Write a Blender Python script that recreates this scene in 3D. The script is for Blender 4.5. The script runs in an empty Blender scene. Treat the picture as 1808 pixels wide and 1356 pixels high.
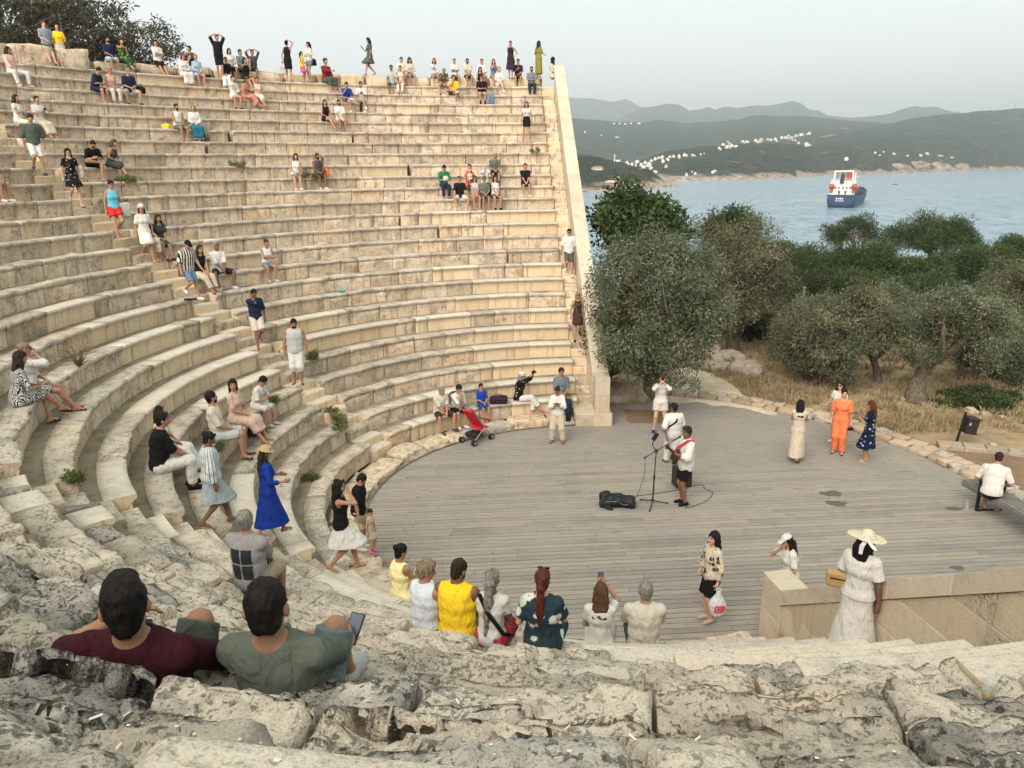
import bpy, math, random
import numpy as np
from math import sin, cos, pi, radians, atan2, hypot, sqrt
from mathutils import Vector, Matrix
random.seed(7)
RNG = np.random.default_rng(11)
SC = bpy.context.scene
COL = SC.collection
# ---------------------------------------------------------------- camera
CAM_H = 6.968
TH, ROLL, FPX = 0.2747, 0.0088, 1383.9
cam_d = bpy.data.cameras.new('camera')
cam_d.sensor_fit = 'HORIZONTAL'
cam_d.sensor_width = 36.0
cam_d.lens = 36.0 * FPX / 1808.0
cam_d.clip_start = 0.05
cam_d.clip_end = 30000
cam = bpy.data.objects.new('camera', cam_d)
COL.objects.link(cam)
_r, _u, _f = Vector((1, 0, 0)), Vector((0, sin(TH), cos(TH))), Vector((0, cos(TH), -sin(TH)))
_right = Vector((cos(ROLL), sin(ROLL) * _u.y * -1, sin(ROLL) * _u.z * -1))
_up = _right.cross(_f)
_up.normalize()
cam.matrix_world = Matrix((( _right.x, _up.x, -_f.x, 0), (_right.y, _up.y, -_f.y, 0), (_right.z, _up.z, -_f.z, CAM_H), (0, 0, 0, 1)))
SC.camera = cam
# ---------------------------------------------------------------- world, sun, exposure
SUN_EL, SUN_AZ = radians(34), radians(205)      # low in the west, behind the camera (azimuth clockwise from +Y)
world = bpy.data.worlds.new('World')
SC.world = world
world.use_nodes = True
wn, wl = world.node_tree.nodes, world.node_tree.links
wn.clear()
w_out = wn.new('ShaderNodeOutputWorld')
w_add = wn.new('ShaderNodeAddShader')
w_b1 = wn.new('ShaderNodeBackground')
w_b2 = wn.new('ShaderNodeBackground')
w_sky = wn.new('ShaderNodeTexSky')
w_sky.sky_type = 'NISHITA'
w_sky.sun_disc = False
w_sky.sun_elevation = SUN_EL
w_sky.sun_rotation = SUN_AZ
w_sky.dust_density = 2.0
w_b1.inputs['Strength'].default_value = 0.05
wl.new(w_sky.outputs[0], w_b1.inputs['Color'])
# thin high overcast veil: pale grey, a little pinker and darker towards the horizon, with faint streaks
w_tc = wn.new('ShaderNodeTexCoord')
w_sep = wn.new('ShaderNodeSeparateXYZ')
wl.new(w_tc.outputs['Generated'], w_sep.inputs[0])
w_map = wn.new('ShaderNodeMapping')
w_map.inputs['Scale'].default_value = (1.2, 1.2, 9)
wl.new(w_tc.outputs['Generated'], w_map.inputs[0])
w_nz = wn.new('ShaderNodeTexNoise')
w_nz.inputs['Scale'].default_value = 1.6
w_nz.inputs['Detail'].default_value = 5
wl.new(w_map.outputs[0], w_nz.inputs['Vector'])
w_ma = wn.new('ShaderNodeMath')
w_ma.operation = 'MULTIPLY_ADD'
w_ma.inputs[1].default_value = 0.10
wl.new(w_nz.outputs[0], w_ma.inputs[0])
wl.new(w_sep.outputs[2], w_ma.inputs[2])
w_rp = wn.new('ShaderNodeValToRGB')
w_rp.color_ramp.elements[0].position = 0.03
w_rp.color_ramp.elements[0].color = (0.585, 0.475, 0.565, 1)
w_rp.color_ramp.elements[1].position = 0.32
w_rp.color_ramp.elements[1].color = (0.55, 0.565, 0.405, 1)
e = w_rp.color_ramp.elements.new(0.14)
e.color = (0.565, 0.495, 0.465, 1)
wl.new(w_ma.outputs[0], w_rp.inputs[0])
wl.new(w_rp.outputs[0], w_b2.inputs['Color'])
w_b2.inputs['Strength'].default_value = 1.0
wl.new(w_b1.outputs[0], w_add.inputs[0])
wl.new(w_b2.outputs[0], w_add.inputs[1])
wl.new(w_add.outputs[0], w_out.inputs[0])
sun_d = bpy.data.lights.new('sun', 'SUN')
sun_d.energy = 3.4
sun_d.angle = radians(50)
sun_d.color = (1.0, 0.865, 0.74)
sun = bpy.data.objects.new('sun', sun_d)
COL.objects.link(sun)
_sd = Vector((sin(SUN_AZ) * cos(SUN_EL), cos(SUN_AZ) * cos(SUN_EL), sin(SUN_EL)))
sun.rotation_euler = _sd.to_track_quat('Z', 'Y').to_euler()
sun.location = (0, -20, 40)
SC.view_settings.view_transform = 'Standard'
SC.view_settings.look = 'None'
SC.view_settings.gamma = 1
SC.view_settings.use_curve_mapping = False
SC.view_settings.exposure = 0.72
SC.render.engine = 'CYCLES'
SC.cycles.max_bounces = 5
SC.cycles.diffuse_bounces = 3
SC.cycles.glossy_bounces = 3
SC.cycles.transmission_bounces = 4
SC.cycles.transparent_max_bounces = 6
SC.cycles.volume_bounces = 0
SC.cycles.use_denoising = True
# ---------------------------------------------------------------- picture measuring (places things where they stand)
_c, _s = cos(TH), sin(TH)
CX, CY, R1, DR, Z1, RISE = 2.019, 15.34, 5.817, 0.625, 0.55, 0.40
NROW = 25
SEA_Z = CAM_H - 24.0
def ray(x, y):
 u, v = (x - 904) / FPX, (y - 678) / FPX
 u, v = u * cos(ROLL) - v * sin(ROLL), u * sin(ROLL) + v * cos(ROLL)
 return np.array([u, _c - v * _s, -_s - v * _c])
def at_z(x, y, z):
 d = ray(x, y)
 return np.array([0, 0, CAM_H]) + d * ((z - CAM_H) / d[2])
def at_d(x, y, dist):
 d = ray(x, y)
 return np.array([0, 0, CAM_H]) + d * (dist / d[1])
def proj(p):
 x, y, z = p[0], p[1], p[2] - CAM_H
 dep = y * _c - z * _s
 u, v = x / dep, (-y * _s - z * _c) / dep
 u, v = u * cos(ROLL) + v * sin(ROLL), -u * sin(ROLL) + v * cos(ROLL)
 return 904 + u * FPX, 678 + v * FPX, dep
def zrow(k):
 return Z1 + (k - 1) * RISE
def rrow(k):
 return R1 + (k - 1) * DR
def pol(r, deg, z=0.0):
 return np.array([CX + r * cos(radians(deg)), CY + r * sin(radians(deg)), z])
def topol(p):
 a = math.degrees(atan2(p[1] - CY, p[0] - CX))
 return hypot(p[0] - CX, p[1] - CY), a % 360
STAIRS = [(157.2, -1, 0.78), (215.2, 1, 0.80)]          # angle of one edge, side it lies on, width
def stair_range(i, r):
 a, sd, w = STAIRS[i]
 d = math.degrees(w / r)
 return (a - d, a) if sd < 0 else (a, a + d)
PHI0, PHI1 = 91.7, 281.5
def tread_z(r, phi):
 if r < R1:
  return 0.0 if r < R1 - 0.68 else 0.15
 k = int((r - R1) / DR) + 1
 if k >= 26:
  return zrow(26)
 rr = r - rrow(k)
 z = zrow(k)
 on = phi < PHI0 or phi > PHI1
 for i in range(2):
  a, b = stair_range(i, r)
  on = on or a < phi < b
 if on:
  return z - 0.20 if rr < DR / 2 else z
 return z if rr < 0.40 else z - 0.03
def hit(x, y):
 d = ray(x, y)
 o = np.array([0, 0, CAM_H])
 t = 1.0
 while t < 70:
  p = o + d * t
  r, a = topol(p)
  inside = 88 < a < 284
  zz = tread_z(r, a) if inside else 0.0
  if p[2] <= zz:
   return np.array([p[0], p[1], zz])
  t += 0.008
 return o + d * 40
_SA = np.arange(90, 284, 0.08)
_ST = []
for _k in range(1, NROW + 2):
 for _a in _SA:
  _q = proj(pol(rrow(_k), _a, zrow(_k)))
  if _q[2] > 0.6:
   _ST.append((_k, _a, _q[0], _q[1]))
_ST = np.array(_ST)
def seat_at(x, y):
 e = np.abs(_ST[:, 3] - y) + 2.0 * np.abs(_ST[:, 2] - x)
 b = _ST[int(np.argmin(e))]
 return int(b[0]), float(b[1])
def angle_at(x, k):
 t = _ST[(_ST[:, 0] == k) & (_ST[:, 1] < 180)]
 e = np.abs(t[:, 2] - x)
 return float(t[int(np.argmin(e)), 1])
# ---------------------------------------------------------------- materials
MATS = {}
class NB:
 def __init__(s, name):
  s.m = bpy.data.materials.new(name)
  s.m.use_nodes = True
  s.n, s.l = s.m.node_tree.nodes, s.m.node_tree.links
  s.n.clear()
  s.out = s.n.new('ShaderNodeOutputMaterial')
  s.bsdf = s.n.new('ShaderNodeBsdfPrincipled')
  s.l.new(s.bsdf.outputs[0], s.out.inputs[0])
  s.bsdf.inputs['Specular IOR Level'].default_value = 0.25
 def set(s, name, v):
  i = s.bsdf.inputs[name]
  if hasattr(v, 'is_output'):
   s.l.new(v, i)
  else:
   i.default_value = v
 def coord(s, kind='Object', scale=(1, 1, 1), rnd=False, rot=(0, 0, 0)):
  if kind == 'Position':
   o = s.n.new('ShaderNodeNewGeometry').outputs['Position']
  else:
   o = s.n.new('ShaderNodeTexCoord').outputs[kind]
  if rnd:
   oi = s.n.new('ShaderNodeObjectInfo')
   a = s.n.new('ShaderNodeVectorMath'); a.operation = 'ADD'
   m = s.n.new('ShaderNodeMath'); m.operation = 'MULTIPLY'; m.inputs[1].default_value = 91.0
   s.l.new(oi.outputs['Random'], m.inputs[0])
   s.l.new(o, a.inputs[0]); s.l.new(m.outputs[0], a.inputs[1])
   o = a.outputs[0]
  if scale != (1, 1, 1) or rot != (0, 0, 0):
   mp = s.n.new('ShaderNodeMapping')
   mp.inputs['Scale'].default_value = scale
   mp.inputs['Rotation'].default_value = rot
   s.l.new(o, mp.inputs[0])
   o = mp.outputs[0]
  return o
 def noise(s, co, scale, detail=4, rough=0.55, dist=0.0):
  t = s.n.new('ShaderNodeTexNoise')
  t.inputs['Scale'].default_value = scale
  t.inputs['Detail'].default_value = detail
  t.inputs['Roughness'].default_value = rough
  t.inputs['Distortion'].default_value = dist
  s.l.new(co, t.inputs['Vector'])
  return t.outputs[0]
 def voro(s, co, scale, feature='F1', out='Distance', rnd=1.0):
  t = s.n.new('ShaderNodeTexVoronoi')
  t.feature = feature
  t.inputs['Scale'].default_value = scale
  t.inputs['Randomness'].default_value = rnd
  s.l.new(co, t.inputs['Vector'])
  return t.outputs[out]
 def wave(s, co, scale, dist=0, detail=2, direction='X'):
  t = s.n.new('ShaderNodeTexWave')
  t.bands_direction = direction
  t.inputs['Scale'].default_value = scale
  t.inputs['Distortion'].default_value = dist
  t.inputs['Detail'].default_value = detail
  s.l.new(co, t.inputs['Vector'])
  return t.outputs[1]
 def ramp(s, fac, stops, const=False):
  t = s.n.new('ShaderNodeValToRGB')
  if const:
   t.color_ramp.interpolation = 'CONSTANT'
  while len(t.color_ramp.elements) < len(stops):
   t.color_ramp.elements.new(0.5)
  for e_, (p, c) in zip(t.color_ramp.elements, stops):
   e_.position = p
   if not isinstance(c, (tuple, list)):
    c = (c, c, c)
   e_.color = (c[0], c[1], c[2], 1)
  s.l.new(fac, t.inputs[0])
  return t.outputs[0]
 def mix(s, fac, a, b, mode='MIX'):
  t = s.n.new('ShaderNodeMix')
  t.data_type = 'RGBA'
  t.blend_type = mode
  for sock, v in ((t.inputs[0], fac), (t.inputs[6], a), (t.inputs[7], b)):
   if hasattr(v, 'is_output'):
    s.l.new(v, sock)
   elif isinstance(v, (int, float)):
    sock.default_value = v if sock == t.inputs[0] else (v, v, v, 1)
   else:
    sock.default_value = (v[0], v[1], v[2], 1)
  return t.outputs[2]
 def math(s, op, a, b=0.0, c=None):
  t = s.n.new('ShaderNodeMath')
  t.operation = op
  for i_, v in enumerate((a, b) if c is None else (a, b, c)):
   if hasattr(v, 'is_output'):
    s.l.new(v, t.inputs[i_])
   else:
    t.inputs[i_].default_value = v
  return t.outputs[0]
 def rnd(s):
  return s.n.new('ShaderNodeObjectInfo').outputs['Random']
 def attr(s, name):
  t = s.n.new('ShaderNodeAttribute')
  t.attribute_name = name
  return t.outputs['Fac']
 def posz(s):
  g = s.n.new('ShaderNodeNewGeometry')
  x = s.n.new('ShaderNodeSeparateXYZ')
  s.l.new(g.outputs['Position'], x.inputs[0])
  return x.outputs[2]
 def bump(s, h, strength=0.4, dist=0.02):
  t = s.n.new('ShaderNodeBump')
  t.inputs['Strength'].default_value = strength
  t.inputs['Distance'].default_value = dist
  s.l.new(h, t.inputs['Height'])
  s.l.new(t.outputs[0], s.bsdf.inputs['Normal'])
 def done(s):
  MATS[s.m.name] = s.m
  return s.m
def plain(name, col, rough=0.7, metal=0.0, spec=0.25, vary=0.0, alpha=None):
 if name in MATS:
  return MATS[name]
 b = NB(name)
 b.set('Roughness', rough)
 b.set('Metallic', metal)
 b.set('Specular IOR Level', spec)
 if vary:
  n_ = b.noise(b.coord('Object', rnd=True), 9, 3)
  k = [max(0, c * (1 - vary)) for c in col]
  b.set('Base Color', b.mix(b.ramp(n_, [(0.35, 0), (0.65, 1)]), k, [min(1, c * (1 + vary * 0.6)) for c in col]))
 else:
  b.set('Base Color', (col[0], col[1], col[2], 1))
 if alpha is not None:
  b.set('Alpha', alpha)
 return b.done()
def stone(name, base, warm, stain, stain_amt, streak=0.0, speck=0.0, pits=0.0, bump_s=0.5, tint=0.16, lichen=0.0):
 b = NB(name)
 co = b.coord('Position')
 cor = b.coord('Position', rnd=True)
 n1 = b.noise(cor, 1.1, 5, 0.6)
 n2 = b.noise(co, 3.2, 7, 0.65, 0.4)
 n3 = b.noise(co, 26, 5, 0.6)
 n4 = b.noise(co, 110, 3, 0.6)
 c = b.mix(b.ramp(n1, [(0.32, 0), (0.68, 1)]), base, warm)
 r = b.rnd()
 c = b.mix(1.0, c, b.ramp(r, [(0.0, (1 - tint, 1 - tint * 1.05, 1 - tint * 1.2)), (0.45, (1, 1, 1)), (0.8, (1 + tint * .4, 1 + tint * .4, 1 + tint * .35)), (1.0, (1 + tint * .3, 1 - tint * .1, 1 - tint * .5))]), 'MULTIPLY')
 lo = 0.74 - stain_amt * 0.30
 st = b.ramp(n2, [(lo - 0.10, 0), (lo + 0.09, 1)])
 st = b.math('MULTIPLY', st, b.ramp(n3, [(0.25, 0.55), (0.6, 1)]))
 c = b.mix(b.math('MULTIPLY', st, min(1.0, 0.35 + stain_amt * 0.6)), c, stain)
 if streak:
  sk = b.noise(b.coord('Position', (9, 9, 0.7)), 1.0, 4, 0.6)
  sk = b.ramp(sk, [(0.53, 0), (0.68, 1)])
  c = b.mix(b.math('MULTIPLY', sk, streak), c, [stain[0] * .8, stain[1] * .78, stain[2] * .72])
 if lichen:
  lc = b.ramp(b.noise(co, 7.5, 8, 0.72, 0.6), [(0.56, 0), (0.62, 1)])
  c = b.mix(b.math('MULTIPLY', lc, lichen), c, (0.085, 0.083, 0.075))
 if speck:
  sp = b.ramp(n4, [(0.36, 1), (0.48, 0)])
  c = b.mix(b.math('MULTIPLY', sp, speck), c, [x * 0.42 for x in stain])
 c = b.mix(b.math('MULTIPLY', b.ramp(n3, [(0.3, 1), (0.55, 0)]), 0.32), c, [x * 0.6 for x in base])
 h = b.math('ADD', b.math('MULTIPLY', n3, 0.6), b.math('MULTIPLY', n4, 0.25))
 if pits:
  vp = b.noise(co, 34, 5, 0.65, 0.3)
  vn = b.noise(co, 5, 4, 0.6)
  pt = b.ramp(b.math('ADD', vp, b.math('MULTIPLY', vn, 0.45)), [(0.50, 0), (0.66, 1)])
  h = b.math('ADD', h, b.math('MULTIPLY', pt, pits))
  c = b.mix(b.math('MULTIPLY', b.math('SUBTRACT', 1.0, pt), 0.55 * min(1, pits)), c, (0.10, 0.095, 0.085))
 b.set('Base Color', c)
 b.set('Roughness', 0.92)
 b.set('Specular IOR Level', 0.03)
 b.bump(h, bump_s, 0.03)
 return b.done()
S_NEW_FACE = stone('restored_stone_face', (0.66, 0.565, 0.425), (0.655, 0.505, 0.325), (0.36, 0.31, 0.24), 0.34, streak=0.6, bump_s=0.35, tint=0.13)
S_NEW_TOP = stone('restored_stone_top', (0.64, 0.595, 0.53), (0.575, 0.525, 0.45), (0.30, 0.27, 0.23), 0.42, speck=0.35, pits=0.35, bump_s=0.7, tint=0.14)
S_OLD_FACE = stone('weathered_stone_face', (0.70, 0.60, 0.475), (0.70, 0.55, 0.40), (0.20, 0.18, 0.155), 0.56, streak=0.6, speck=0.22, pits=0.4, bump_s=1.0, tint=0.24, lichen=0.6)
S_OLD_TOP = stone('weathered_stone_top', (0.55, 0.50, 0.435), (0.60, 0.53, 0.45), (0.22, 0.205, 0.185), 0.56, speck=0.35, pits=0.6, bump_s=1.0, tint=0.20, lichen=0.45)
S_KARST = stone('pitted_grey_rock', (0.46, 0.44, 0.415), (0.53, 0.485, 0.43), (0.14, 0.138, 0.134), 0.74, speck=0.5, pits=1.2, bump_s=1.0, tint=0.22, lichen=0.5)
S_DIRT = stone('dusty_floor_between_seats', (0.29, 0.245, 0.19), (0.36, 0.30, 0.225), (0.13, 0.115, 0.10), 0.7, speck=0.3, bump_s=0.6, tint=0.08, lichen=0.15)
S_WALL = stone('parapet_stone', (0.58, 0.505, 0.40), (0.565, 0.465, 0.34), (0.27, 0.24, 0.195), 0.34, streak=0.3, speck=0.15, pits=.25, bump_s=0.6, tint=0.12)
S_WALLTOP = stone('parapet_coping', (0.58, 0.52, 0.43), (0.50, 0.435, 0.345), (0.25, 0.225, 0.19), 0.36, speck=0.25, bump_s=0.45, tint=0.10)
S_ROUGH = stone('rough_tooled_wall_stone', (0.55, 0.475, 0.375), (0.53, 0.43, 0.315), (0.26, 0.205, 0.155), 0.45, speck=0.3, pits=0.6, bump_s=1.0, tint=0.12)
S_ROCK = stone('grey_boulder', (0.37, 0.335, 0.29), (0.40, 0.33, 0.26), (0.17, 0.16, 0.145), 0.6, speck=0.2, pits=0.3, bump_s=0.8, tint=0.25, lichen=0.4)
S_EDGE = stone('edging_stone', (0.46, 0.38, 0.29), (0.44, 0.335, 0.245), (0.22, 0.19, 0.155), 0.45, speck=0.2, bump_s=0.6, tint=0.28)
def wood_mat():
 b = NB('weathered_grey_decking')
 co = b.coord('Object', (1.2, 22, 22), rnd=True)
 n1 = b.noise(co, 3.0, 5, 0.6)
 n2 = b.noise(b.coord('Position'), 0.55, 3)
 n3 = b.noise(b.coord('Position', (0.6, 5, 5)), 3.0, 4)
 c = b.mix(b.ramp(n1, [(0.3, 0), (0.7, 1)]), (0.195, 0.18, 0.17), (0.30, 0.281, 0.268))
 c = b.mix(1.0, c, b.ramp(b.rnd(), [(0, (0.80, 0.79, 0.77)), (0.35, (0.98, 0.97, 0.95)), (0.7, (1.08, 1.06, 1.02)), (1, (1.16, 1.08, 0.98))]), 'MULTIPLY')
 c = b.mix(b.math('MULTIPLY', b.ramp(n2, [(0.42, 0), (0.62, 1)]), 0.4), c, (0.315, 0.28, 0.24))
 c = b.mix(b.math('MULTIPLY', b.ramp(n3, [(0.56, 0), (0.72, 1)]), 0.45), c, (0.12, 0.108, 0.092))
 b.set('Base Color', c)
 b.set('Roughness', 0.8)
 b.bump(n1, 0.35, 0.006)
 return b.done()
M_DECK = wood_mat()
M_UNDER = plain('gap_shade_under_deck', (0.02, 0.018, 0.016), 1.0)  # shade between the boards put into this near-black colour
M_BLACK = plain('black_metal', (0.012, 0.012, 0.013), 0.45, spec=0.4)
M_WOODGREY = plain('grey_bench_wood', (0.16, 0.155, 0.145), 0.7, vary=0.25)
def leaf_mat(name, dark, mid, light, trans=0.25):
 b = NB(name)
 f_ = b.attr('tone')
 n_ = b.noise(b.coord('Object', rnd=True), 0.9, 3)
 ff = b.math('ADD', b.math('MULTIPLY', f_, 0.75), b.math('MULTIPLY', n_, 0.3))
 c = b.ramp(ff, [(0.12, dark), (0.5, mid), (0.9, light)])
 b.set('Base Color', c)
 b.set('Roughness', 0.6)
 b.set('Specular IOR Level', 0.2)
 tr = b.n.new('ShaderNodeBsdfTranslucent')
 b.l.new(c, tr.inputs['Color'])
 mx = b.n.new('ShaderNodeMixShader')
 mx.inputs[0].default_value = trans
 b.l.new(b.bsdf.outputs[0], mx.inputs[1])
 b.l.new(tr.outputs[0], mx.inputs[2])
 b.l.new(mx.outputs[0], b.out.inputs[0])
 return b.done()
L_OLIVE = leaf_mat('olive_leaves', (0.032, 0.038, 0.025), (0.108, 0.130, 0.075), (0.27, 0.295, 0.195))
L_OLIVE2 = leaf_mat('brownish_olive_leaves', (0.038, 0.038, 0.023), (0.11, 0.118, 0.068), (0.26, 0.262, 0.17))
L_CAROB = leaf_mat('dark_glossy_leaves', (0.016, 0.032, 0.012), (0.045, 0.075, 0.026), (0.095, 0.135, 0.05))
L_PINE = leaf_mat('pine_needles', (0.012, 0.026, 0.010), (0.036, 0.060, 0.022), (0.078, 0.11, 0.04), 0.15)
L_DARK = leaf_mat('dark_shrub_leaves', (0.012, 0.02, 0.009), (0.035, 0.048, 0.022), (0.075, 0.09, 0.04), 0.15)
L_RIM = leaf_mat('grey_green_rim_leaves', (0.03, 0.032, 0.022), (0.075, 0.078, 0.055), (0.15, 0.15, 0.11))
L_WEED = leaf_mat('weed_leaves', (0.06, 0.07, 0.025), (0.14, 0.155, 0.06), (0.26, 0.26, 0.12))
L_DRY = leaf_mat('dry_grass_blades', (0.19, 0.14, 0.08), (0.34, 0.265, 0.16), (0.49, 0.40, 0.26), 0.3)
def bark_mat():
 b = NB('olive_bark')
 n1 = b.noise(b.coord('Object', (14, 14, 2.2), rnd=True), 1.2, 6, 0.65, 0.6)
 c = b.ramp(n1, [(0.3, (0.045, 0.037, 0.03)), (0.55, (0.145, 0.118, 0.092)), (0.75, (0.24, 0.20, 0.16))])
 b.set('Base Color', c)
 b.set('Roughness', 0.95)
 b.bump(n1, 0.9, 0.05)
 return b.done()
M_BARK = bark_mat()
def ground_mat():
 b = NB('dry_ground')
 co = b.coord('Position')
 n1 = b.noise(co, 0.28, 6, 0.6)
 n2 = b.noise(co, 2.4, 6, 0.65)
 n3 = b.noise(co, 30, 3)
 c = b.mix(b.ramp(n1, [(0.38, 0), (0.62, 1)]), (0.31, 0.235, 0.15), (0.40, 0.31, 0.185))
 c = b.mix(b.ramp(n2, [(0.45, 0), (0.7, 0.7)]), c, (0.17, 0.12, 0.075))
 c = b.mix(b.math('MULTIPLY', b.ramp(n3, [(0.4, 1), (0.55, 0)]), 0.4), c, (0.12, 0.09, 0.06))
 b.set('Base Color', c)
 b.set('Roughness', 1.0)
 b.bump(b.math('ADD', n2, b.math('MULTIPLY', n3, 0.4)), 0.6, 0.05)
 return b.done()
M_GROUND = ground_mat()
def path_mat(name, c0, c1, peb):
 b = NB(name)
 co = b.coord('Position')
 n2 = b.noise(co, 1.1, 6, 0.6)
 n3 = b.noise(co, 34, 4, 0.6)
 c = b.mix(b.ramp(n2, [(0.4, 0), (0.62, 1)]), c0, c1)
 c = b.mix(b.math('MULTIPLY', b.ramp(n3, [(0.42, 1), (0.52, 0)]), peb), c, (0.11, 0.085, 0.065))
 b.set('Base Color', c)
 b.set('Roughness', 1.0)
 b.bump(n3, 0.6, 0.02)
 return b.done()
M_PATH = path_mat('pale_gravel_path', (0.64, 0.56, 0.455), (0.46, 0.38, 0.29), 0.3)
M_EARTH = path_mat('brown_earth', (0.245, 0.165, 0.105), (0.185, 0.125, 0.082), 0.55)
def hill_mat(name, dark, mid, rockc, rock_amt):
 b = NB(name)
 co = b.coord('Position')
 n1 = b.noise(co, 0.0035, 6, 0.6)
 n2 = b.noise(co, 0.03, 7, 0.7)
 n3 = b.noise(co, 0.12, 4, 0.6)
 c = b.mix(b.ramp(n2, [(0.40, 0), (0.62, 1)]), dark, mid)
 c = b.mix(b.math('MULTIPLY', b.ramp(n3, [(0.38, 1), (0.52, 0)]), 0.6), c, [x * 0.45 for x in dark])
 rk = b.ramp(b.noise(b.coord('Position', (1, 1, 2.2)), 0.018, 9, 0.75, 0.5), [(0.66 - rock_amt * 0.12, 0), (0.70 - rock_amt * 0.10, 1)])
 rk = b.math('MULTIPLY', rk, b.ramp(n1, [(0.40, 0), (0.58, 1)]))
 c = b.mix(b.math('MULTIPLY', rk, 0.85), c, rockc)
 # bare wave-washed rock just above the water
 hz = b.math('SUBTRACT', b.posz(), SEA_Z)
 hz = b.math('ADD', hz, b.math('MULTIPLY', b.math('SUBTRACT', n2, 0.5), 30))
 sh = b.ramp(b.math('MULTIPLY', hz, 0.07), [(0.30, 1), (0.50, 0)])
 shc = b.mix(b.ramp(n3, [(.35, 0), (.65, 1)]), (0.22, 0.165, 0.13), (0.58, 0.48, 0.40))
 c = b.mix(sh, c, shc)
 b.set('Base Color', c)
 b.set('Roughness', 1.0)
 b.set('Specular IOR Level', 0.0)
 b.bump(b.math('ADD', n2, n3), 1.0, 9.0)
 return b.done()
M_HILL = hill_mat('scrub_covered_hill', (0.022, 0.029, 0.019), (0.065, 0.073, 0.047), (0.36, 0.30, 0.25), 0.6)
M_HILLFAR = hill_mat('far_hill', (0.035, 0.042, 0.034), (0.08, 0.082, 0.064), (0.34, 0.29, 0.25), 0.7)
def cliff_mat():
 b = NB('red_cliff')
 n = b.noise(b.coord('Position', (1, 1, 2)), 0.06, 7, 0.7)
 b.set('Base Color', b.ramp(n, [(0.36, (0.08, 0.075, 0.055)), (0.48, (0.33, 0.22, 0.16)), (0.62, (0.44, 0.36, 0.29))]))
 b.set('Roughness', 1)
 b.bump(n, 1.0, 4)
 return b.done()
M_CLIFF = cliff_mat()
def sea_mat():
 b = NB('sea_water')
 co = b.coord('Position')
 n1 = b.noise(b.coord('Position', (1, 0.42, 1), rot=(0, 0, radians(25))), 0.30, 6, 0.65, 0.3)
 n2 = b.noise(co, 0.016, 5, 0.6, 1.2)
 n3 = b.noise(b.coord('Position', (0.5, 1.6, 1), rot=(0, 0, radians(-20))), 0.010, 4, 0.55, 0.8)
 c = b.mix(b.ramp(n2, [(0.38, 0), (0.64, 1)]), (0.22, 0.34, 0.46), (0.28, 0.40, 0.52))
 c = b.mix(b.ramp(n3, [(0.55, 0), (0.66, 0.6)]), c, (0.34, 0.46, 0.56))
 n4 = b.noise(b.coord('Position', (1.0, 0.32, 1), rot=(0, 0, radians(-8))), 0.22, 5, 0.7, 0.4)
 c = b.mix(b.math('MULTIPLY', b.ramp(n4, [(0.45, 0), (0.62, 1)]), 0.8), c, (0.09, 0.165, 0.25))  # dark ripples: wave shading put into the colour, following the bump
 b.set('Base Color', c)
 b.set('Roughness', 0.16)
 b.set('Specular IOR Level', 0.5)
 b.set('IOR', 1.33)
 b.bump(b.math('ADD', n1, n4), 1.0, 1.2)
 return b.done()
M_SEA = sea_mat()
# ---------------------------------------------------------------- geometry helpers
def _hash(ix, iy, iz, seed):
 h = (ix.astype(np.int64) * 374761393 + iy.astype(np.int64) * 668265263 + iz.astype(np.int64) * 2147483647 + seed * 1274126177) & 0xFFFFFFFF
 h = ((h ^ (h >> 13)) * 1274126177) & 0xFFFFFFFF
 h = h ^ (h >> 16)
 return (h & 0xFFFF) / 65535.0 * 2 - 1
def vnoise(P, scale, seed=0, octs=1, gain=0.5):
 P = np.asarray(P, float) * scale
 out = np.zeros(len(P)); amp = 1.0
 for o in range(octs):
  i = np.floor(P).astype(np.int64); f = P - i
  f = f * f * (3 - 2 * f)
  v = 0
  for dx in (0, 1):
   wx = f[:, 0] if dx else 1 - f[:, 0]
   for dy in (0, 1):
    wy = f[:, 1] if dy else 1 - f[:, 1]
    for dz in (0, 1):
     wz = f[:, 2] if dz else 1 - f[:, 2]
     v = v + wx * wy * wz * _hash(i[:, 0] + dx, i[:, 1] + dy, i[:, 2] + dz, seed + o)
  out += amp * v
  amp *= gain
  P = P * 2.03
 return out
def ridged(P, scale, seed, octs):
 out = 0; amp = 1.0
 for o in range(octs):
  out = out + amp * (1 - 2 * np.abs(vnoise(P, scale * 2 ** o, seed + o)))
  amp *= 0.5
 return out
def cells(P, scale, seed):
 Q = np.asarray(P, float) * scale
 i = np.floor(Q).astype(np.int64)
 best = np.full(len(Q), 1e9); rid = np.zeros(len(Q)); off = np.zeros((len(Q), 3)); tl = np.zeros((len(Q), 2))
 for dx in (-1, 0, 1):
  for dy in (-1, 0, 1):
   for dz in (-1, 0, 1):
    a, b, c = i[:, 0] + dx, i[:, 1] + dy, i[:, 2] + dz
    f = np.stack([a + .5 + .42 * _hash(a, b, c, seed), b + .5 + .42 * _hash(a, b, c, seed + 1), c + .5 + .42 * _hash(a, b, c, seed + 2)], 1)
    v = Q - f
    d = np.einsum('ij,ij->i', v, v)
    m = d < best
    best[m] = d[m]; off[m] = v[m]; rid[m] = _hash(a, b, c, seed + 3)[m]
    tl[m, 0] = _hash(a, b, c, seed + 4)[m]; tl[m, 1] = _hash(a, b, c, seed + 5)[m]
 return rid, off / scale, tl
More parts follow.
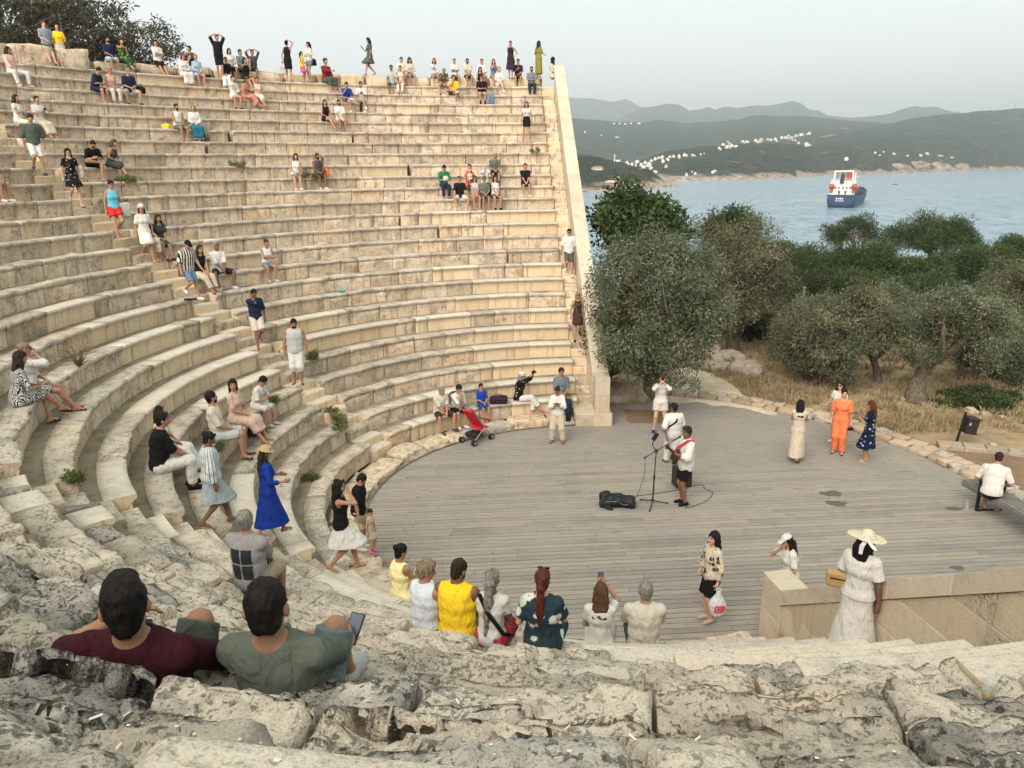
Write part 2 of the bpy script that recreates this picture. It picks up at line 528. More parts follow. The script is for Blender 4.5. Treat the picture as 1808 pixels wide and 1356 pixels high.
def mesh_np(name, V, F, mats=(), mi=None, smooth=True, attrs=None):
 V = np.ascontiguousarray(V, dtype=np.float32); F = np.ascontiguousarray(F, dtype=np.int32)
 me = bpy.data.meshes.new(name)
 me.vertices.add(len(V)); me.vertices.foreach_set('co', V.ravel())
 n, w = F.shape
 me.loops.add(n * w); me.loops.foreach_set('vertex_index', F.ravel())
 me.polygons.add(n)
 me.polygons.foreach_set('loop_start', np.arange(n, dtype=np.int32) * w)
 me.polygons.foreach_set('loop_total', np.full(n, w, dtype=np.int32))
 for m in mats:
  me.materials.append(m)
 if mi is not None:
  me.polygons.foreach_set('material_index', np.ascontiguousarray(mi, dtype=np.int32))
 me.polygons.foreach_set('use_smooth', np.full(n, smooth, dtype=bool))
 if attrs:
  for k, a in attrs.items():
   at = me.attributes.new(k, 'FLOAT', 'FACE')
   at.data.foreach_set('value', np.ascontiguousarray(a, dtype=np.float32))
 me.update(calc_edges=True)
 return me
def link(name, me, parent=None, loc=None):
 o = bpy.data.objects.new(name, me)
 COL.objects.link(o)
 if parent is not None:
  o.parent = parent
 if loc is not None:
  o.location = loc
 return o
def tag(o, label=None, cat=None, group=None, kind=None):
 if label: o['label'] = label
 if cat: o['category'] = cat
 if group: o['group'] = group
 if kind: o['kind'] = kind
 return o
def empty(name, loc=(0, 0, 0), rotz=0.0):
 o = bpy.data.objects.new(name, None)
 o.empty_display_size = 0.2
 COL.objects.link(o)
 o.location = loc
 o.rotation_euler = (0, 0, rotz)
 return o
class MB:
 def __init__(s):
  s.v, s.f, s.m = [], [], []
 def add(s, V, F, m=0):
  b = len(s.v)
  s.v += [tuple(map(float, p)) for p in V]
  for f in F:
   s.f.append(tuple(i + b for i in f)); s.m.append(m)
 def box(s, c, size, rotz=0.0, m=0, rot=None, taper=1.0, bevel=0.0):
  hx, hy, hz = size[0] / 2, size[1] / 2, size[2] / 2
  R = rot if rot is not None else Matrix.Rotation(rotz, 3, 'Z')
  if bevel:
   bv = min(bevel, hx * .45, hy * .45, hz * .45)
   prof = [(hz - 0, bv), (hz - bv, 0), (-hz + bv, 0), (-hz, bv)]
   V = []
   for z, ins in prof:
    t = taper if z > 0 else 1
    for sx, sy in ((-1, -1), (1, -1), (1, 1), (-1, 1)):
     V.append(Vector(c) + R @ Vector((sx * (hx - ins) * t, sy * (hy - ins) * t, z)))
   F = [(3, 2, 1, 0)[::-1], (12, 13, 14, 15)[::-1]]
   for i in range(3):
    for j in range(4):
     F.append((i * 4 + j, i * 4 + (j + 1) % 4, i * 4 + 4 + (j + 1) % 4, i * 4 + 4 + j)[::-1])
   s.add(V, F, m)
   return
  V = []
  for z in (-hz, hz):
   t = taper if z > 0 else 1
   for sx, sy in ((-1, -1), (1, -1), (1, 1), (-1, 1)):
    V.append(Vector(c) + R @ Vector((sx * hx * t, sy * hy * t, z)))
  s.add(V, [(0, 3, 2, 1), (4, 5, 6, 7), (0, 1, 5, 4), (1, 2, 6, 5), (2, 3, 7, 6), (3, 0, 4, 7)], m)
 def tube(s, pts, rad, n=8, m=0, cap=True, flat=1.0):
  pts = [Vector(p) for p in pts]
  if not isinstance(rad, (list, tuple)):
   rad = [rad] * len(pts)
  V = []; up = Vector((0.0137, 0.0219, 1))
  px = None
  for i, p in enumerate(pts):
   t = (pts[min(i + 1, len(pts) - 1)] - pts[max(i - 1, 0)])
   if t.length < 1e-9: t = Vector((0, 0, 1))
   t.normalize()
   x = t.cross(up) if px is None else px - t * px.dot(t)
   if x.length < 1e-3: x = t.cross(Vector((1, 0, 0)))
   x.normalize(); px = x
   y = t.cross(x)
   for j in range(n):
    a = 2 * pi * j / n
    V.append(p + rad[i] * (cos(a) * x + flat * sin(a) * y))
  F = []
  for i in range(len(pts) - 1):
   for j in range(n):
    F.append((i * n + j, i * n + (j + 1) % n, (i + 1) * n + (j + 1) % n, (i + 1) * n + j))
  if cap:
   F.append(tuple(range(n))[::-1])
   F.append(tuple((len(pts) - 1) * n + j for j in range(n)))
  s.add(V, F, m)
 def lathe(s, prof, c=(0, 0, 0), n=16, m=0):
  V, F = [], []
  for r, z in prof:
   for j in range(n):
    a = 2 * pi * j / n
    V.append((c[0] + r * cos(a), c[1] + r * sin(a), c[2] + z))
  for i in range(len(prof) - 1):
   for j in range(n):
    F.append((i * n + j, i * n + (j + 1) % n, (i + 1) * n + (j + 1) % n, (i + 1) * n + j))
  s.add(V, F, m)
 def ball(s, c, r, n=8, m=0, sc=(1, 1, 1)):
  V, F = [], []
  for i in range(n // 2 + 1):
   t = pi * i / (n // 2)
   for j in range(n):
    a = 2 * pi * j / n
    V.append((c[0] + r * sc[0] * sin(t) * cos(a), c[1] + r * sc[1] * sin(t) * sin(a), c[2] + r * sc[2] * cos(t)))
  for i in range(n // 2):
   for j in range(n):
    F.append((i * n + j, (i + 1) * n + j, (i + 1) * n + (j + 1) % n, i * n + (j + 1) % n))
  s.add(V, F, m)
 def build(s, name, mats, parent=None, loc=None, smooth=False):
  me = bpy.data.meshes.new(name)
  me.from_pydata(s.v, [], s.f)
  for mt in (mats if isinstance(mats, (list, tuple)) else [mats]):
   me.materials.append(mt)
  me.polygons.foreach_set('material_index', s.m)
  me.polygons.foreach_set('use_smooth', [smooth] * len(s.f))
  me.update()
  return link(name, me, parent, loc)
def grid_faces(nu, nv):
 i = np.arange(nu - 1)[:, None] * nv + np.arange(nv - 1)[None, :]
 i = i.ravel()
 return np.stack([i, i + nv, i + nv + 1, i + 1], 1)
# rough boulder: cube-sphere displaced by noise, unit radius
def rock_mesh(name, seed, mat, n=9, amp=0.22, flat=0.75, square=0.55, sc=(1, 1, 1)):
 V, F, base = [], [], 0
 lin = np.linspace(-1, 1, n)
 for ax in range(3):
  for sg in (-1, 1):
   a, b = np.meshgrid(lin, lin, indexing='ij')
   p = np.zeros((n * n, 3))
   p[:, ax] = sg
   p[:, (ax + 1) % 3] = a.ravel()
   p[:, (ax + 2) % 3] = b.ravel()
   q = p / np.linalg.norm(p, axis=1)[:, None]
   p = p * square * 0.8 + q * (1 - square)
   V.append(p)
   f = grid_faces(n, n) + base
   F.append(f if sg > 0 else f[:, ::-1])
   base += n * n
 V = np.concatenate(V); F = np.concatenate(F)
 nn = V / np.linalg.norm(V, axis=1)[:, None]
 d = amp * vnoise(V + seed * 7.3, 1.3, seed, 4, 0.55)
 V = V + nn * d[:, None]
 V *= np.array(sc) * np.array([1, 1, flat])
 # weld
 key = np.round(V, 4)
 u, inv = np.unique(key, axis=0, return_inverse=True)
 return mesh_np(name, u, inv.ravel()[F], [mat])
# ---------------------------------------------------------------- the theatre: every seat row is a thing, its blocks are parts
ORD = ['first', 'second', 'third', 'fourth', 'fifth', 'sixth', 'seventh', 'eighth', 'ninth', 'tenth', 'eleventh', 'twelfth', 'thirteenth',
       'fourteenth', 'fifteenth', 'sixteenth', 'seventeenth', 'eighteenth', 'nineteenth', 'twentieth', 'twenty-first', 'twenty-second',
       'twenty-third', 'twenty-fourth', 'twenty-fifth', 'twenty-sixth']
# stretches of restored, smooth blocks (row, from angle, to angle)
NEW = []
def new_px(k, xa, xb):
 a, b = sorted((angle_at(xa, k), angle_at(xb, k)))
 NEW.append((k, a, b))
for k_, xa_, xb_ in [(1, 905, 1020), (1, 729, 830), (2, 880, 1016), (2, 733, 820), (3, 850, 1012), (4, 838, 1008), (5, 840, 1004), (6, 934, 1000),
                     (6, 735, 832), (6, 528, 700), (7, 805, 930), (7, 490, 598), (8, 836, 996), (9, 925, 995), (9, 765, 845), (12, 890, 985),
                     (12, 360, 395), (13, 860, 984), (13, 740, 830), (15, 925, 980), (19, 940, 972), (25, 905, 958), (25, 505, 585), (25, 240, 335),
                     (16, 780, 880), (21, 870, 930), (17, 640, 720), (23, 700, 760), (11, 430, 470)]:
 new_px(k_, xa_, xb_)
NEW += [(1, 93, 98), (5, 157.3, 178), (6, 157.3, 189), (6, 205, 215), (7, 157.3, 176), (8, 157.3, 160), (8, 163.5, 176), (9, 163, 176), (10, 170, 178), (12, 158, 161.5),
  (13, 162, 165), (4, 180, 186), (3, 192, 214.5), (2, 196, 214), (4, 196, 203), (1, 223, 229), (2, 222, 236), (3, 228, 246), (2, 244, 252), (4, 222, 225), (7, 222, 225),
  (1, 256, 282), (2, 262, 282), (3, 258, 282), (4, 261, 282), (5, 261, 282), (6, 263, 282), (7, 266, 282), (8, 270.5, 282), (9, 275, 282),
  (15, 259.9, 262.8), (8, 222, 225), (9, 221, 224), (3, 150, 155.5), (1, 150.5, 154)]
def is_new(k, a):
 return any(k == kk and a0 <= a <= a1 for kk, a0, a1 in NEW)
# cross-section: (outward from the row's front line, height below the seat, zone 0 face 1 top)
PROF_FAR = [(.07, -.46, 0), (.072, -.25, 0), (.065, -.135, 0), (.040, -.092, 0), (-.004, -.072, 0), (-.010, -.02, 0), (.008, 0, 1), (.12, .002, 1), (.26, 0, 1), (.41, -.002, 1), (.415, -.05, 1)]
PROF_FINE = []
for (a_, b_) in zip(PROF_FAR[:-1], PROF_FAR[1:]):
 n_ = max(1, int(hypot(b_[0] - a_[0], b_[1] - a_[1]) / 0.021))
 for i_ in range(n_):
  t_ = i_ / n_
  PROF_FINE.append((a_[0] + (b_[0] - a_[0]) * t_, a_[1] + (b_[1] - a_[1]) * t_, b_[2]))
PROF_FINE.append(PROF_FAR[-1])
def block(row, k, a0, a1, seed):
 r0, z0 = rrow(k), zrow(k)
 mid = (a0 + a1) / 2
 p = pol(r0, mid, z0)
 dist = hypot(hypot(p[0], p[1]), p[2] - CAM_H)
 new = is_new(k, mid)
 behind = p[1] < 0.2
 L = radians(a1 - a0) * r0
 fine = dist < 9.5 and not behind
 prof = np.array(PROF_FINE if fine else PROF_FAR)
 if dist < 3.6 and not behind:
  step = 0.019
 elif fine:
  step = 0.04
 elif dist < 16:
  step = 0.09
 else:
  step = 0.17
 if behind:
  step = 0.5
 ns = max(4, int(L / step) + 1)
 gap = 0.003 if new else (random.uniform(0.003, 0.012) if not (k >= 6 and mid > 217) else random.uniform(.008, .02))
 s = np.linspace(gap / L, 1 - gap / L, ns)
 s = np.concatenate([[s[0]], s[:1] + 0.018 / L, s[1:-1], s[-1:] - 0.018 / L, [s[-1]]]) if ns > 4 else s
 s = np.sort(s)
 ns = len(s)
 endf = np.minimum(np.minimum(s - s[0], s[-1] - s) * L, 0.03) / 0.03      # 0 at the ends
 endf = np.sqrt(np.clip(endf, 0, 1))
 A = np.radians(a0 + (a1 - a0) * s)
 rad = r0 + prof[:, 0][None, :] + (1 - endf)[:, None] * 0.007
 zz = z0 + prof[:, 1][None, :] - (1 - endf)[:, None] * 0.007 * prof[:, 2][None, :]
 rad = np.repeat(rad, 1, 0) * np.ones((ns, 1))
 zz = zz * np.ones((ns, 1))
 rs = random.Random(seed)
 fore = k >= 6 and mid > 217
 W = np.stack([rad * np.cos(A)[:, None] + CX, rad * np.sin(A)[:, None] + CY, zz], 2).reshape(-1, 3)
 zone = np.tile(prof[:, 2], ns)
 und = np.tile((prof[:, 1] > -.11) & (prof[:, 0] < 0.2), ns)
 fixed = np.tile(np.arange(len(prof)) == len(prof) - 1, ns) | np.tile(np.arange(len(prof)) == 0, ns)
 n1 = vnoise(W, 2.1, 3, 3)
 n2 = vnoise(W, 7.0, 9, 3)
 dr = np.zeros(len(W)); dz = np.zeros(len(W))
 if new:
  dr += 0.006 * n1
  dz += 0.005 * n1 * zone
 else:
  wear = rs.choice([0.2, 0.4, 0.7, 1.0, 1.3])
  if fore:
   wear = rs.uniform(0.5, 1.2)
  elif k >= 14:
   wear = rs.choice([0.1, 0.15, 0.25, 0.4, 0.7, 1.1])
  S1 = W.copy(); S1[:, 2] *= 0.3
  brk = vnoise(S1, 2.6, 21, 3)
  # lips broken away in places
  dr += und * np.clip(0.035 * wear + 0.06 * wear * brk, 0.0, 0.11)
  dr += (zone < .5) * (0.022 * n1 + 0.012 * n2) * (0.4 + wear)
  dz += (zone > .5) * (0.018 * n1 + 0.010 * n2) * (0.4 + wear) * (.45 if fore else 1)
  dz += und * (-0.03 * wear * np.clip(brk + 0.2, 0, 1))
  if fore:
   rg = vnoise(W, 3.2, 31, 4, .6)
   m1 = vnoise(W, 11, 41, 4, .6)
   cr = -np.clip(0.10 - np.abs(vnoise(W + seed, 1.7, 47, 3)), 0, 1) * 10       # cracks
   pit = -np.clip(vnoise(W, 30, 53, 2) - .25, 0, 1)
   hf_ = vnoise(W, 42, 61, 2)
   bl = rs.uniform(-0.05, 0.03)
   tilt = rs.uniform(-.07, .07)
   c1, o1, t1 = cells(W + .08 * np.stack([n1, n2, n1], 1), 3.3, 71)
   chip = .020 * c1 + .16 * (o1[:, 0] * t1[:, 0] + o1[:, 1] * t1[:, 1])
   up_ = (zone > .5) | und
   if 253.5 < mid < 261 and k in (13, 14):
    bl = (-.13 if mid < 257.6 else -.11) if k == 13 else -.05; tilt *= .3
   dz += up_ * (chip * (1 if k > 7 else .6) + bl + tilt * (np.repeat(s, len(prof)) - .5)) + (zone > .5) * (0.006 * rg + 0.008 * m1 + 0.004 * hf_ + 0.011 * cr + 0.020 * pit) - 0.03 * und * np.clip(brk + .1, 0, 1)
   dr += (zone < .5) * (.3 * chip + 0.012 * rg + 0.010 * m1 + .005 * hf_ + .008 * cr) + und * rs.uniform(0, 0.06)
   # worn-down front corners and ends
   fr = np.tile(np.clip(1 - prof[:, 0] / 0.10, 0, 1), ns)
   dz -= (zone > .5) * fr ** 2 * (0.015 + 0.06 * np.clip(brk, -.2, 1))
   ee = np.repeat(1 - np.clip(np.minimum(s - s[0], s[-1] - s) * L / 0.06, 0, 1), len(prof))
   dz -= ee ** 2 * 0.03 * (1 + brk)
 dr[fixed] *= 0.2
 dr = np.clip(dr, -.06, .14)
 if fore and not new:
  dr = np.where((zone < .5) & ~und, np.clip(dr, -.05, .012), dr)
  dr = np.where(und & (np.tile(prof[:, 1], ns) < -.05), np.clip(dr, -.03, .06), dr)
 ang = np.arctan2(W[:, 1] - CY, W[:, 0] - CX)
 W[:, 0] += dr * np.cos(ang) - CX
 W[:, 1] += dr * np.sin(ang) - CY
 W[:, 2] += dz
 npf = len(prof)
 F = grid_faces(ns, npf)[:, ::-1]
 lipz = ((prof[:, 2] > .5) | ((prof[:, 1] > -.075) & (prof[:, 1] < .01))).astype(int)
 zf = np.tile(np.minimum(lipz[1:], lipz[:-1]), ns - 1)
 if new:
  mats = [S_NEW_FACE, S_NEW_TOP]
 elif fore and rs.random() < (0.25 if k < 10 else .5 if k < 12 else .62):
  mats = [S_KARST, S_KARST]
 elif fore:
  mats = [S_OLD_FACE if k < 11 else S_OLD_TOP, S_OLD_TOP]
 else:
  mats = [S_OLD_FACE, S_OLD_TOP]
 # end faces
 c0 = len(W)
 ends = []
 for e_ in (0, ns - 1):
  ring = np.arange(npf) + e_ * npf
  ends.append(ring)
 V = np.concatenate([W, W[[0, (ns - 1) * npf]] * 1.0])
 Vb = V[-2:]
 for q, e_ in ((0, 0), (1, ns - 1)):
  aa = A[e_]
  V[c0 + q] = [(r0 + .415) * cos(aa), (r0 + .415) * sin(aa), z0 - .46]
 EF = []
 for q, ring in enumerate(ends):
  for i in range(npf - 1):
   f = (c0 + q, ring[i], ring[i + 1], ring[i + 1])
   EF.append(f if q else (c0 + q, ring[i + 1], ring[i], ring[i]))
 me = bpy.data.meshes.new('seat_block')
 fl = [tuple(map(int, f)) for f in F] + [tuple(map(int, f[:3])) for f in EF]
 me.from_pydata([tuple(p) for p in V.tolist()], [], fl)
 for m in mats:
  me.materials.append(m)
 me.polygons.foreach_set('material_index', np.concatenate([zf.astype(np.int32), np.zeros(len(EF), np.int32)]))
 me.polygons.foreach_set('use_smooth', np.concatenate([np.ones(len(F), bool), np.zeros(len(EF), bool)]))
 me.update()
 return link('seat_block', me, row)
def arc_sheet(name, r_in, r_out, a0, a1, z, mats, parent, step=0.25, drop=0.0, nr=3, amp=0.012):
 n = max(3, int(radians(a1 - a0) * r_out / step))
 A = np.radians(np.linspace(a0, a1, n)); R = np.linspace(r_in, r_out, nr)
 rr, aa = np.meshgrid(R, A)
 W = np.stack([rr.ravel() * np.cos(aa.ravel()), rr.ravel() * np.sin(aa.ravel()), np.full(rr.size, z)], 1)
 W[:, 2] += amp * vnoise(W, 2.5, 5, 3)
 F = grid_faces(n, nr)[:, ::-1]
 return link(name, mesh_np(name, W, F, mats), parent)
def spans(k):
 r = rrow(k) + 0.1
 s1, s2 = stair_range(0, r), stair_range(1, r)
 return [(PHI0, s1[0]), (s1[1], s2[0]), (s2[1], PHI1)]
for k in range(1, NROW + 1):
 row = empty('seat_row', (CX, CY, 0))
 nm = ORD[k - 1]
 tag(row, f'curved row of limestone seats, {nm} up from the wooden stage' if k < 25 else 'topmost curved row of limestone seats, below the rim stones', 'seat row', 'curved stone seat rows of the theatre')
 r = rrow(k)
 for (a, b) in spans(k):
  t = a
  while t < b - 0.01:
   near = t > 217 and k >= 6
   L = random.uniform(0.62, 1.35) if not near else random.uniform(0.55, 1.05)
   if is_new(k, t + 0.3):
    L = random.uniform(1.1, 1.9)
   d = math.degrees(L / r)
   e_ = min(b, t + d)
   for kk, a0, a1 in NEW:
    if kk == k:
     for edge in (a0, a1):
      if t + 0.3 < edge < e_ - 0.1:
       e_ = edge
   if b - e_ < math.degrees(0.3 / r):
    e_ = b
   hole = math.degrees(random.uniform(.06, .20) / r) if random.random() < .05 and not is_new(k, (t + e_) / 2) and e_ - t > math.degrees(.6 / r) else 0
   block(row, k, t, e_ - hole, int(k * 1000 + t * 10))
   t = e_
 # foot channel behind the seats, full circle under the stairs too
 arc_sheet('foot_channel', r + 0.40, r + DR + 0.09, PHI0, PHI1, zrow(k) - 0.032, [S_DIRT], row, 0.22, nr=4, amp=0.014)
# rim of big rough stones behind the top row, with the level ground behind it
rim = empty('rim_wall', (CX, CY, 0))
tag(rim, 'line of big cream rim stones along the top of the theatre', 'wall')
r = rrow(26) + 0.02
t = PHI0
i = 0
while t < 213:
 L = random.uniform(0.9, 1.7)
 d = math.degrees(L / r)
 h = 0.44 + random.uniform(-.05, .07)
 if 137 < t < 150:
  h = random.uniform(0.50, 0.78)
 aa = radians(t + d / 2)
 me = rock_mesh('rim_stone', 300 + i, S_NEW_FACE if t < 118 else S_OLD_FACE, 7, 0.10 if t < 130 else 0.17, 1.0, 0.82)
 o = link('rim_stone', me, rim, ((r + .34) * cos(aa), (r + .34) * sin(aa), zrow(25) + h / 2 - .04))
 o.rotation_euler = (0, 0, aa)
 o.scale = (0.40, L / 2 * 1.12, h / 2 * 1.18)
 t += d
 i += 1
top = bpy.data.meshes.new('x'); bpy.data.meshes.remove(top)
n_a, n_r = 60, 11
A = np.radians(np.linspace(91.5, 284, n_a)); R = np.array([r + .16, r + .2, r + .6, r + 1.2, r + 2, r + 4, r + 8, r + 14, r + 24, r + 40, r + 60])
Zr = np.array([-.4, .36, .4, .38, .36, .25, .0, -.8, -2.5, -6, -12])
rr, aa = np.meshgrid(R, A); zz = np.tile(Zr, n_a) + zrow(25)
W = np.stack([CX + rr.ravel() * np.cos(aa.ravel()), CY + rr.ravel() * np.sin(aa.ravel()), zz], 1)
W[:, 2] += 0.12 * vnoise(W, 0.5, 8, 3)
tag(link('hilltop_ground', mesh_np('hilltop_ground', W, grid_faces(n_a, n_r)[:, ::-1], [M_GROUND])), kind='structure')
# stairways: two treads to a row
def stair_block(parent, r0, r1, a0, a1, ztop, h, new):
 n = 4
 A = np.radians(np.linspace(a0, a1, n))
 V, F = [], []
 prof = [(r0, ztop - h), (r0 - .006, ztop - .03), (r0 + .012, ztop), (r1, ztop - 0.004), (r1, ztop - h)]
 for a in A:
  for (rad, z) in prof:
   V.append((rad * cos(a), rad * sin(a), z))
 V = np.array(V)
 ang = np.arctan2(V[:, 1], V[:, 0])
 nz = vnoise(V, 6, 77, 2)
 V[:, 2] += 0.012 * nz * (V[:, 2] > ztop - .02)
 m = len(prof)
 F = [tuple(f[::-1]) for f in grid_faces(n, m).tolist()] + [tuple(range(m))[::-1], tuple((n - 1) * m + j for j in range(m))]
 me = bpy.data.meshes.new('step')
 me.from_pydata(V.tolist(), [], F)
 for mt in ((S_NEW_FACE, S_NEW_TOP) if new else (S_OLD_FACE, S_OLD_TOP)):
  me.materials.append(mt)
 mi = [(1 if (j % (m - 1)) == 2 else 0) for j in range((n - 1) * (m - 1))] + [0, 0]
 me.polygons.foreach_set('material_index', mi)
 me.update()
 return link('step', me, parent)
def stairway(label, rng, kmax):
 st = empty('stairway', (CX, CY, 0))
 tag(st, label, 'stairs', 'stone stairways between the seat wedges')
 for k in range(1, kmax + 1):
  r = rrow(k)
  a, b = rng(r)
  stair_block(st, r + 0.0, r + DR / 2 + .02, a + .05, b - .05, zrow(k) - 0.20, 0.40, random.random() < 0.45)
  stair_block(st, r + DR / 2, r + DR + .03, a + .05, b - .05, zrow(k) + 0.0, 0.42, random.random() < 0.45)
 return st
stairway('stone stairway crossing the seats left of centre, people walking down it', lambda r: stair_range(0, r), 25)
stairway('stone stairway down the near left of the seats, between worn grey rocks', lambda r: stair_range(1, r), 15)
FW_IN, NW_IN = [], []
# far parapet wall and its stair, near parapet wall and its stair
FAR_P = np.array([2.27, 20.45]); FAR_D = np.array([cos(radians(91.25)), sin(radians(91.25))])
NEAR_P = np.array([3.70, 10.42]); NEAR_D = np.array([cos(radians(-80.3)), sin(radians(-80.3))])
SLOPE = RISE / DR
def wall_angle(P, D, side, r, off):
 nrm = np.array([-D[1], D[0]]) * side
 p0 = P + nrm * off - np.array([CX, CY])
 b = p0 @ D
 c = p0 @ p0 - r * r
 t = -b + sqrt(max(0, b * b - c))
 q = p0 + D * t
 return math.degrees(atan2(q[1], q[0])) % 360
def far_rng(r):
 return wall_angle(FAR_P, FAR_D, 1, r, -0.005), PHI0
def near_rng(r):
 return PHI1, wall_angle(NEAR_P, NEAR_D, 1, r, -0.005)
st_far = stairway('narrow stone stairway climbing beside the far sloping parapet wall', far_rng, 25)
st_near = stairway('stone stairway beside the near parapet wall at lower right', near_rng, 14)
def parapet(label, P, D, side, z_pier, length, thick, h_over, base_h, seed):
 w = empty('parapet_wall', (P[0], P[1], 0), atan2(D[1], D[0]))
 tag(w, label, 'wall', 'parapet walls at the ends of the seating')
 rs = random.Random(seed)
 y0 = 0.0
 sgn = -side
 def stone_(nm, poly, ya, yb, mat, ch=0.014):
  poly = [np.array(p, float) for p in poly]
  c = sum(poly) / len(poly)
  n = len(poly)
  sg_ = 1 if yb > ya else -1
  g = 0.004
  ring = lambda d: [c + (p - c) * max(.5, 1 - d / max(.05, np.linalg.norm(p - c))) for p in poly]
  V = [(p[0], ya, p[1]) for p in ring(g + ch)] + [(p[0], ya + sg_ * ch, p[1]) for p in ring(g)] + [(p[0], yb - sg_ * ch, p[1]) for p in ring(g)] + [(p[0], yb, p[1]) for p in ring(g + ch)]
  F = [tuple(range(n)), tuple(3 * n + j for j in range(n))[::-1]]
  for q in range(3):
   for j in range(n):
    F.append((q * n + j, (q + 1) * n + j, (q + 1) * n + (j + 1) % n, q * n + (j + 1) % n))
  me = bpy.data.meshes.new(nm)
  me.from_pydata([tuple(map(float, v)) for v in V], [], F)
  me.materials.append(mat)
  me.update()
  return link(nm, me, w)
 def quad_(x0, x1, zb0, zb1, zt0, zt1):
  return [(x0, zb0), (x1, zb1), (x1, zt1), (x0, zt0)]
 def clip_(poly, f):
  out = []
  for q in range(len(poly)):
   a, b = np.array(poly[q - 1], float), np.array(poly[q], float)
   fa, fb = f(a), f(b)
   if fa <= 0:
    if fb <= 0: out.append(b)
    else: out.append(a + (b - a) * (fa / (fa - fb)))
   elif fb <= 0:
    out.append(a + (b - a) * (fa / (fa - fb))); out.append(b)
  return out
 ya, yb = 0.0, sgn * thick
 cop = 0.24
 # pier at the low end
 pl = 0.55
 if base_h:
  stone_('base_stone', quad_(-0.10, pl + .2, 0, 0, base_h, base_h), ya - sgn * .06, yb + sgn * .07, S_WALL, .03)
 zz = base_h; hs = (z_pier - base_h) / 2
 for c in range(2):
  stone_('pier_stone', quad_(0, pl, zz, zz, zz + hs, zz + hs), ya, yb, S_WALL if c == 0 else S_WALLTOP)
  zz += hs
 topz = lambda x: z_pier + max(0.0, (x - pl)) * SLOPE
 x = pl
 while x < length:
  L = min(rs.uniform(0.8, 1.5), length - x)
  if length - x - L < 0.3:
   L = length - x
  stone_('coping_stone', quad_(x, x + L, topz(x) - cop, topz(x + L) - cop, topz(x), topz(x + L)), ya - sgn * .025, yb + sgn * .02, S_WALLTOP, .02)
  x += L
 ch = 0.47; z = base_h; c = 0
 zmax = topz(length)
 while z < zmax:
  x = max(pl, pl + (z + cop - z_pier) / SLOPE) - rs.uniform(0, .5)
  while x < length:
   xe = min(length, x + rs.uniform(0.65, 1.35))
   zs = (hypot(P[0] + D[0] * x - CX, P[1] + D[1] * x - CY) - R1) * SLOPE + Z1
   if z + ch > zs - 0.75 and z < topz(xe) - cop:
    pg = clip_(quad_(max(x, pl), xe, z, z, z + ch, z + ch), lambda p: p[1] - (topz(p[0]) - cop))
    if len(pg) >= 3 and max(p[1] for p in pg) - z > .05 and xe - pl > .05:
     stone_('wall_stone', pg, ya + sgn * rs.uniform(0, .012), yb - sgn * .02, S_ROUGH if rs.random() < (.3 if side < 0 else .15) else S_WALL)
   x = xe
  z += ch; c += 1
 # core behind the hidden lower courses, outer face
 mb = MB()
 n = 12
 V = []
 for i in range(n + 1):
  x = pl + (length - pl) * i / n
  for (y, z) in ((yb + sgn * .0 - sgn * .03, -1.5), (yb - sgn * .03, topz(x) - cop - .01), (ya + sgn * .03, topz(x) - cop - .01), (ya + sgn * .03, -1.5)):
   V.append((x, y, z))
 F = []
 for i in range(n):
  for j in range(4):
   F.append((i * 4 + j, i * 4 + (j + 1) % 4, i * 4 + 4 + (j + 1) % 4, i * 4 + 4 + j))
 F += [(0, 1, 2, 3), tuple(n * 4 + j for j in (3, 2, 1, 0))]
 mb.add(V, F)
 mb.build('wall_core', S_ROUGH, w)
 return w
parapet('long sloping cream stone parapet at the far right end of the seats', FAR_P, FAR_D, 1, 1.36, 15.6, 0.40, 0.6, 0.36, 5)
parapet('low cream ashlar parapet at the lower right, a woman in white leaning on it', NEAR_P, NEAR_D, -1, 1.11, 14.5, 0.42, 0.6, 0.0, 9)
# rough plinth stones between the first row and the deck
# stone platform under the foot of the far stairway
mb = MB()
n_ = 5
aa_ = np.radians(np.linspace(86.5, 93.2, n_))
V_ = []
for a in aa_:
 for rad, z in ((5.06, -.02), (5.05, .33), (5.08, .35), (5.86, .35), (5.86, -.02)):
  V_.append((rad * cos(a), rad * sin(a), z))
mb.add(V_, [tuple(f[::-1]) for f in grid_faces(n_, 5).tolist()] + [(4, 3, 2, 1, 0), tuple((n_ - 1) * 5 + j for j in range(5))])
mb.build('bottom_step', S_WALL, st_far)
plinth = empty('plinth_row', (CX, CY, 0))
tag(plinth, 'lowest ring of rough footing stones round the edge of the wooden stage', 'stone plinth')
arc_sheet('plinth_bed', 5.08, R1 + .1, 92, 284, 0.03, [S_DIRT], plinth, 0.2)
t = 93.5; i = 0
while t < 279:
 L = random.uniform(0.45, 1.15)
 d = math.degrees(L / 5.45)
 aa = radians(t + d / 2)
 big = random.random() < 0.30 and t < 150
 me = rock_mesh('plinth_stone', 500 + i, random.choice([S_OLD_FACE, S_OLD_FACE, S_EDGE, S_OLD_TOP]), 8, 0.16, 1.0, 0.80)
 o = link('plinth_stone', me, plinth, (5.47 * cos(aa), 5.47 * sin(aa), 0.02))
 o.rotation_euler = (0, 0, aa)
 o.scale = (0.40, L / 2 * 1.16, 0.24 if big else random.uniform(0.13, 0.19))
 t += d
 i += 1
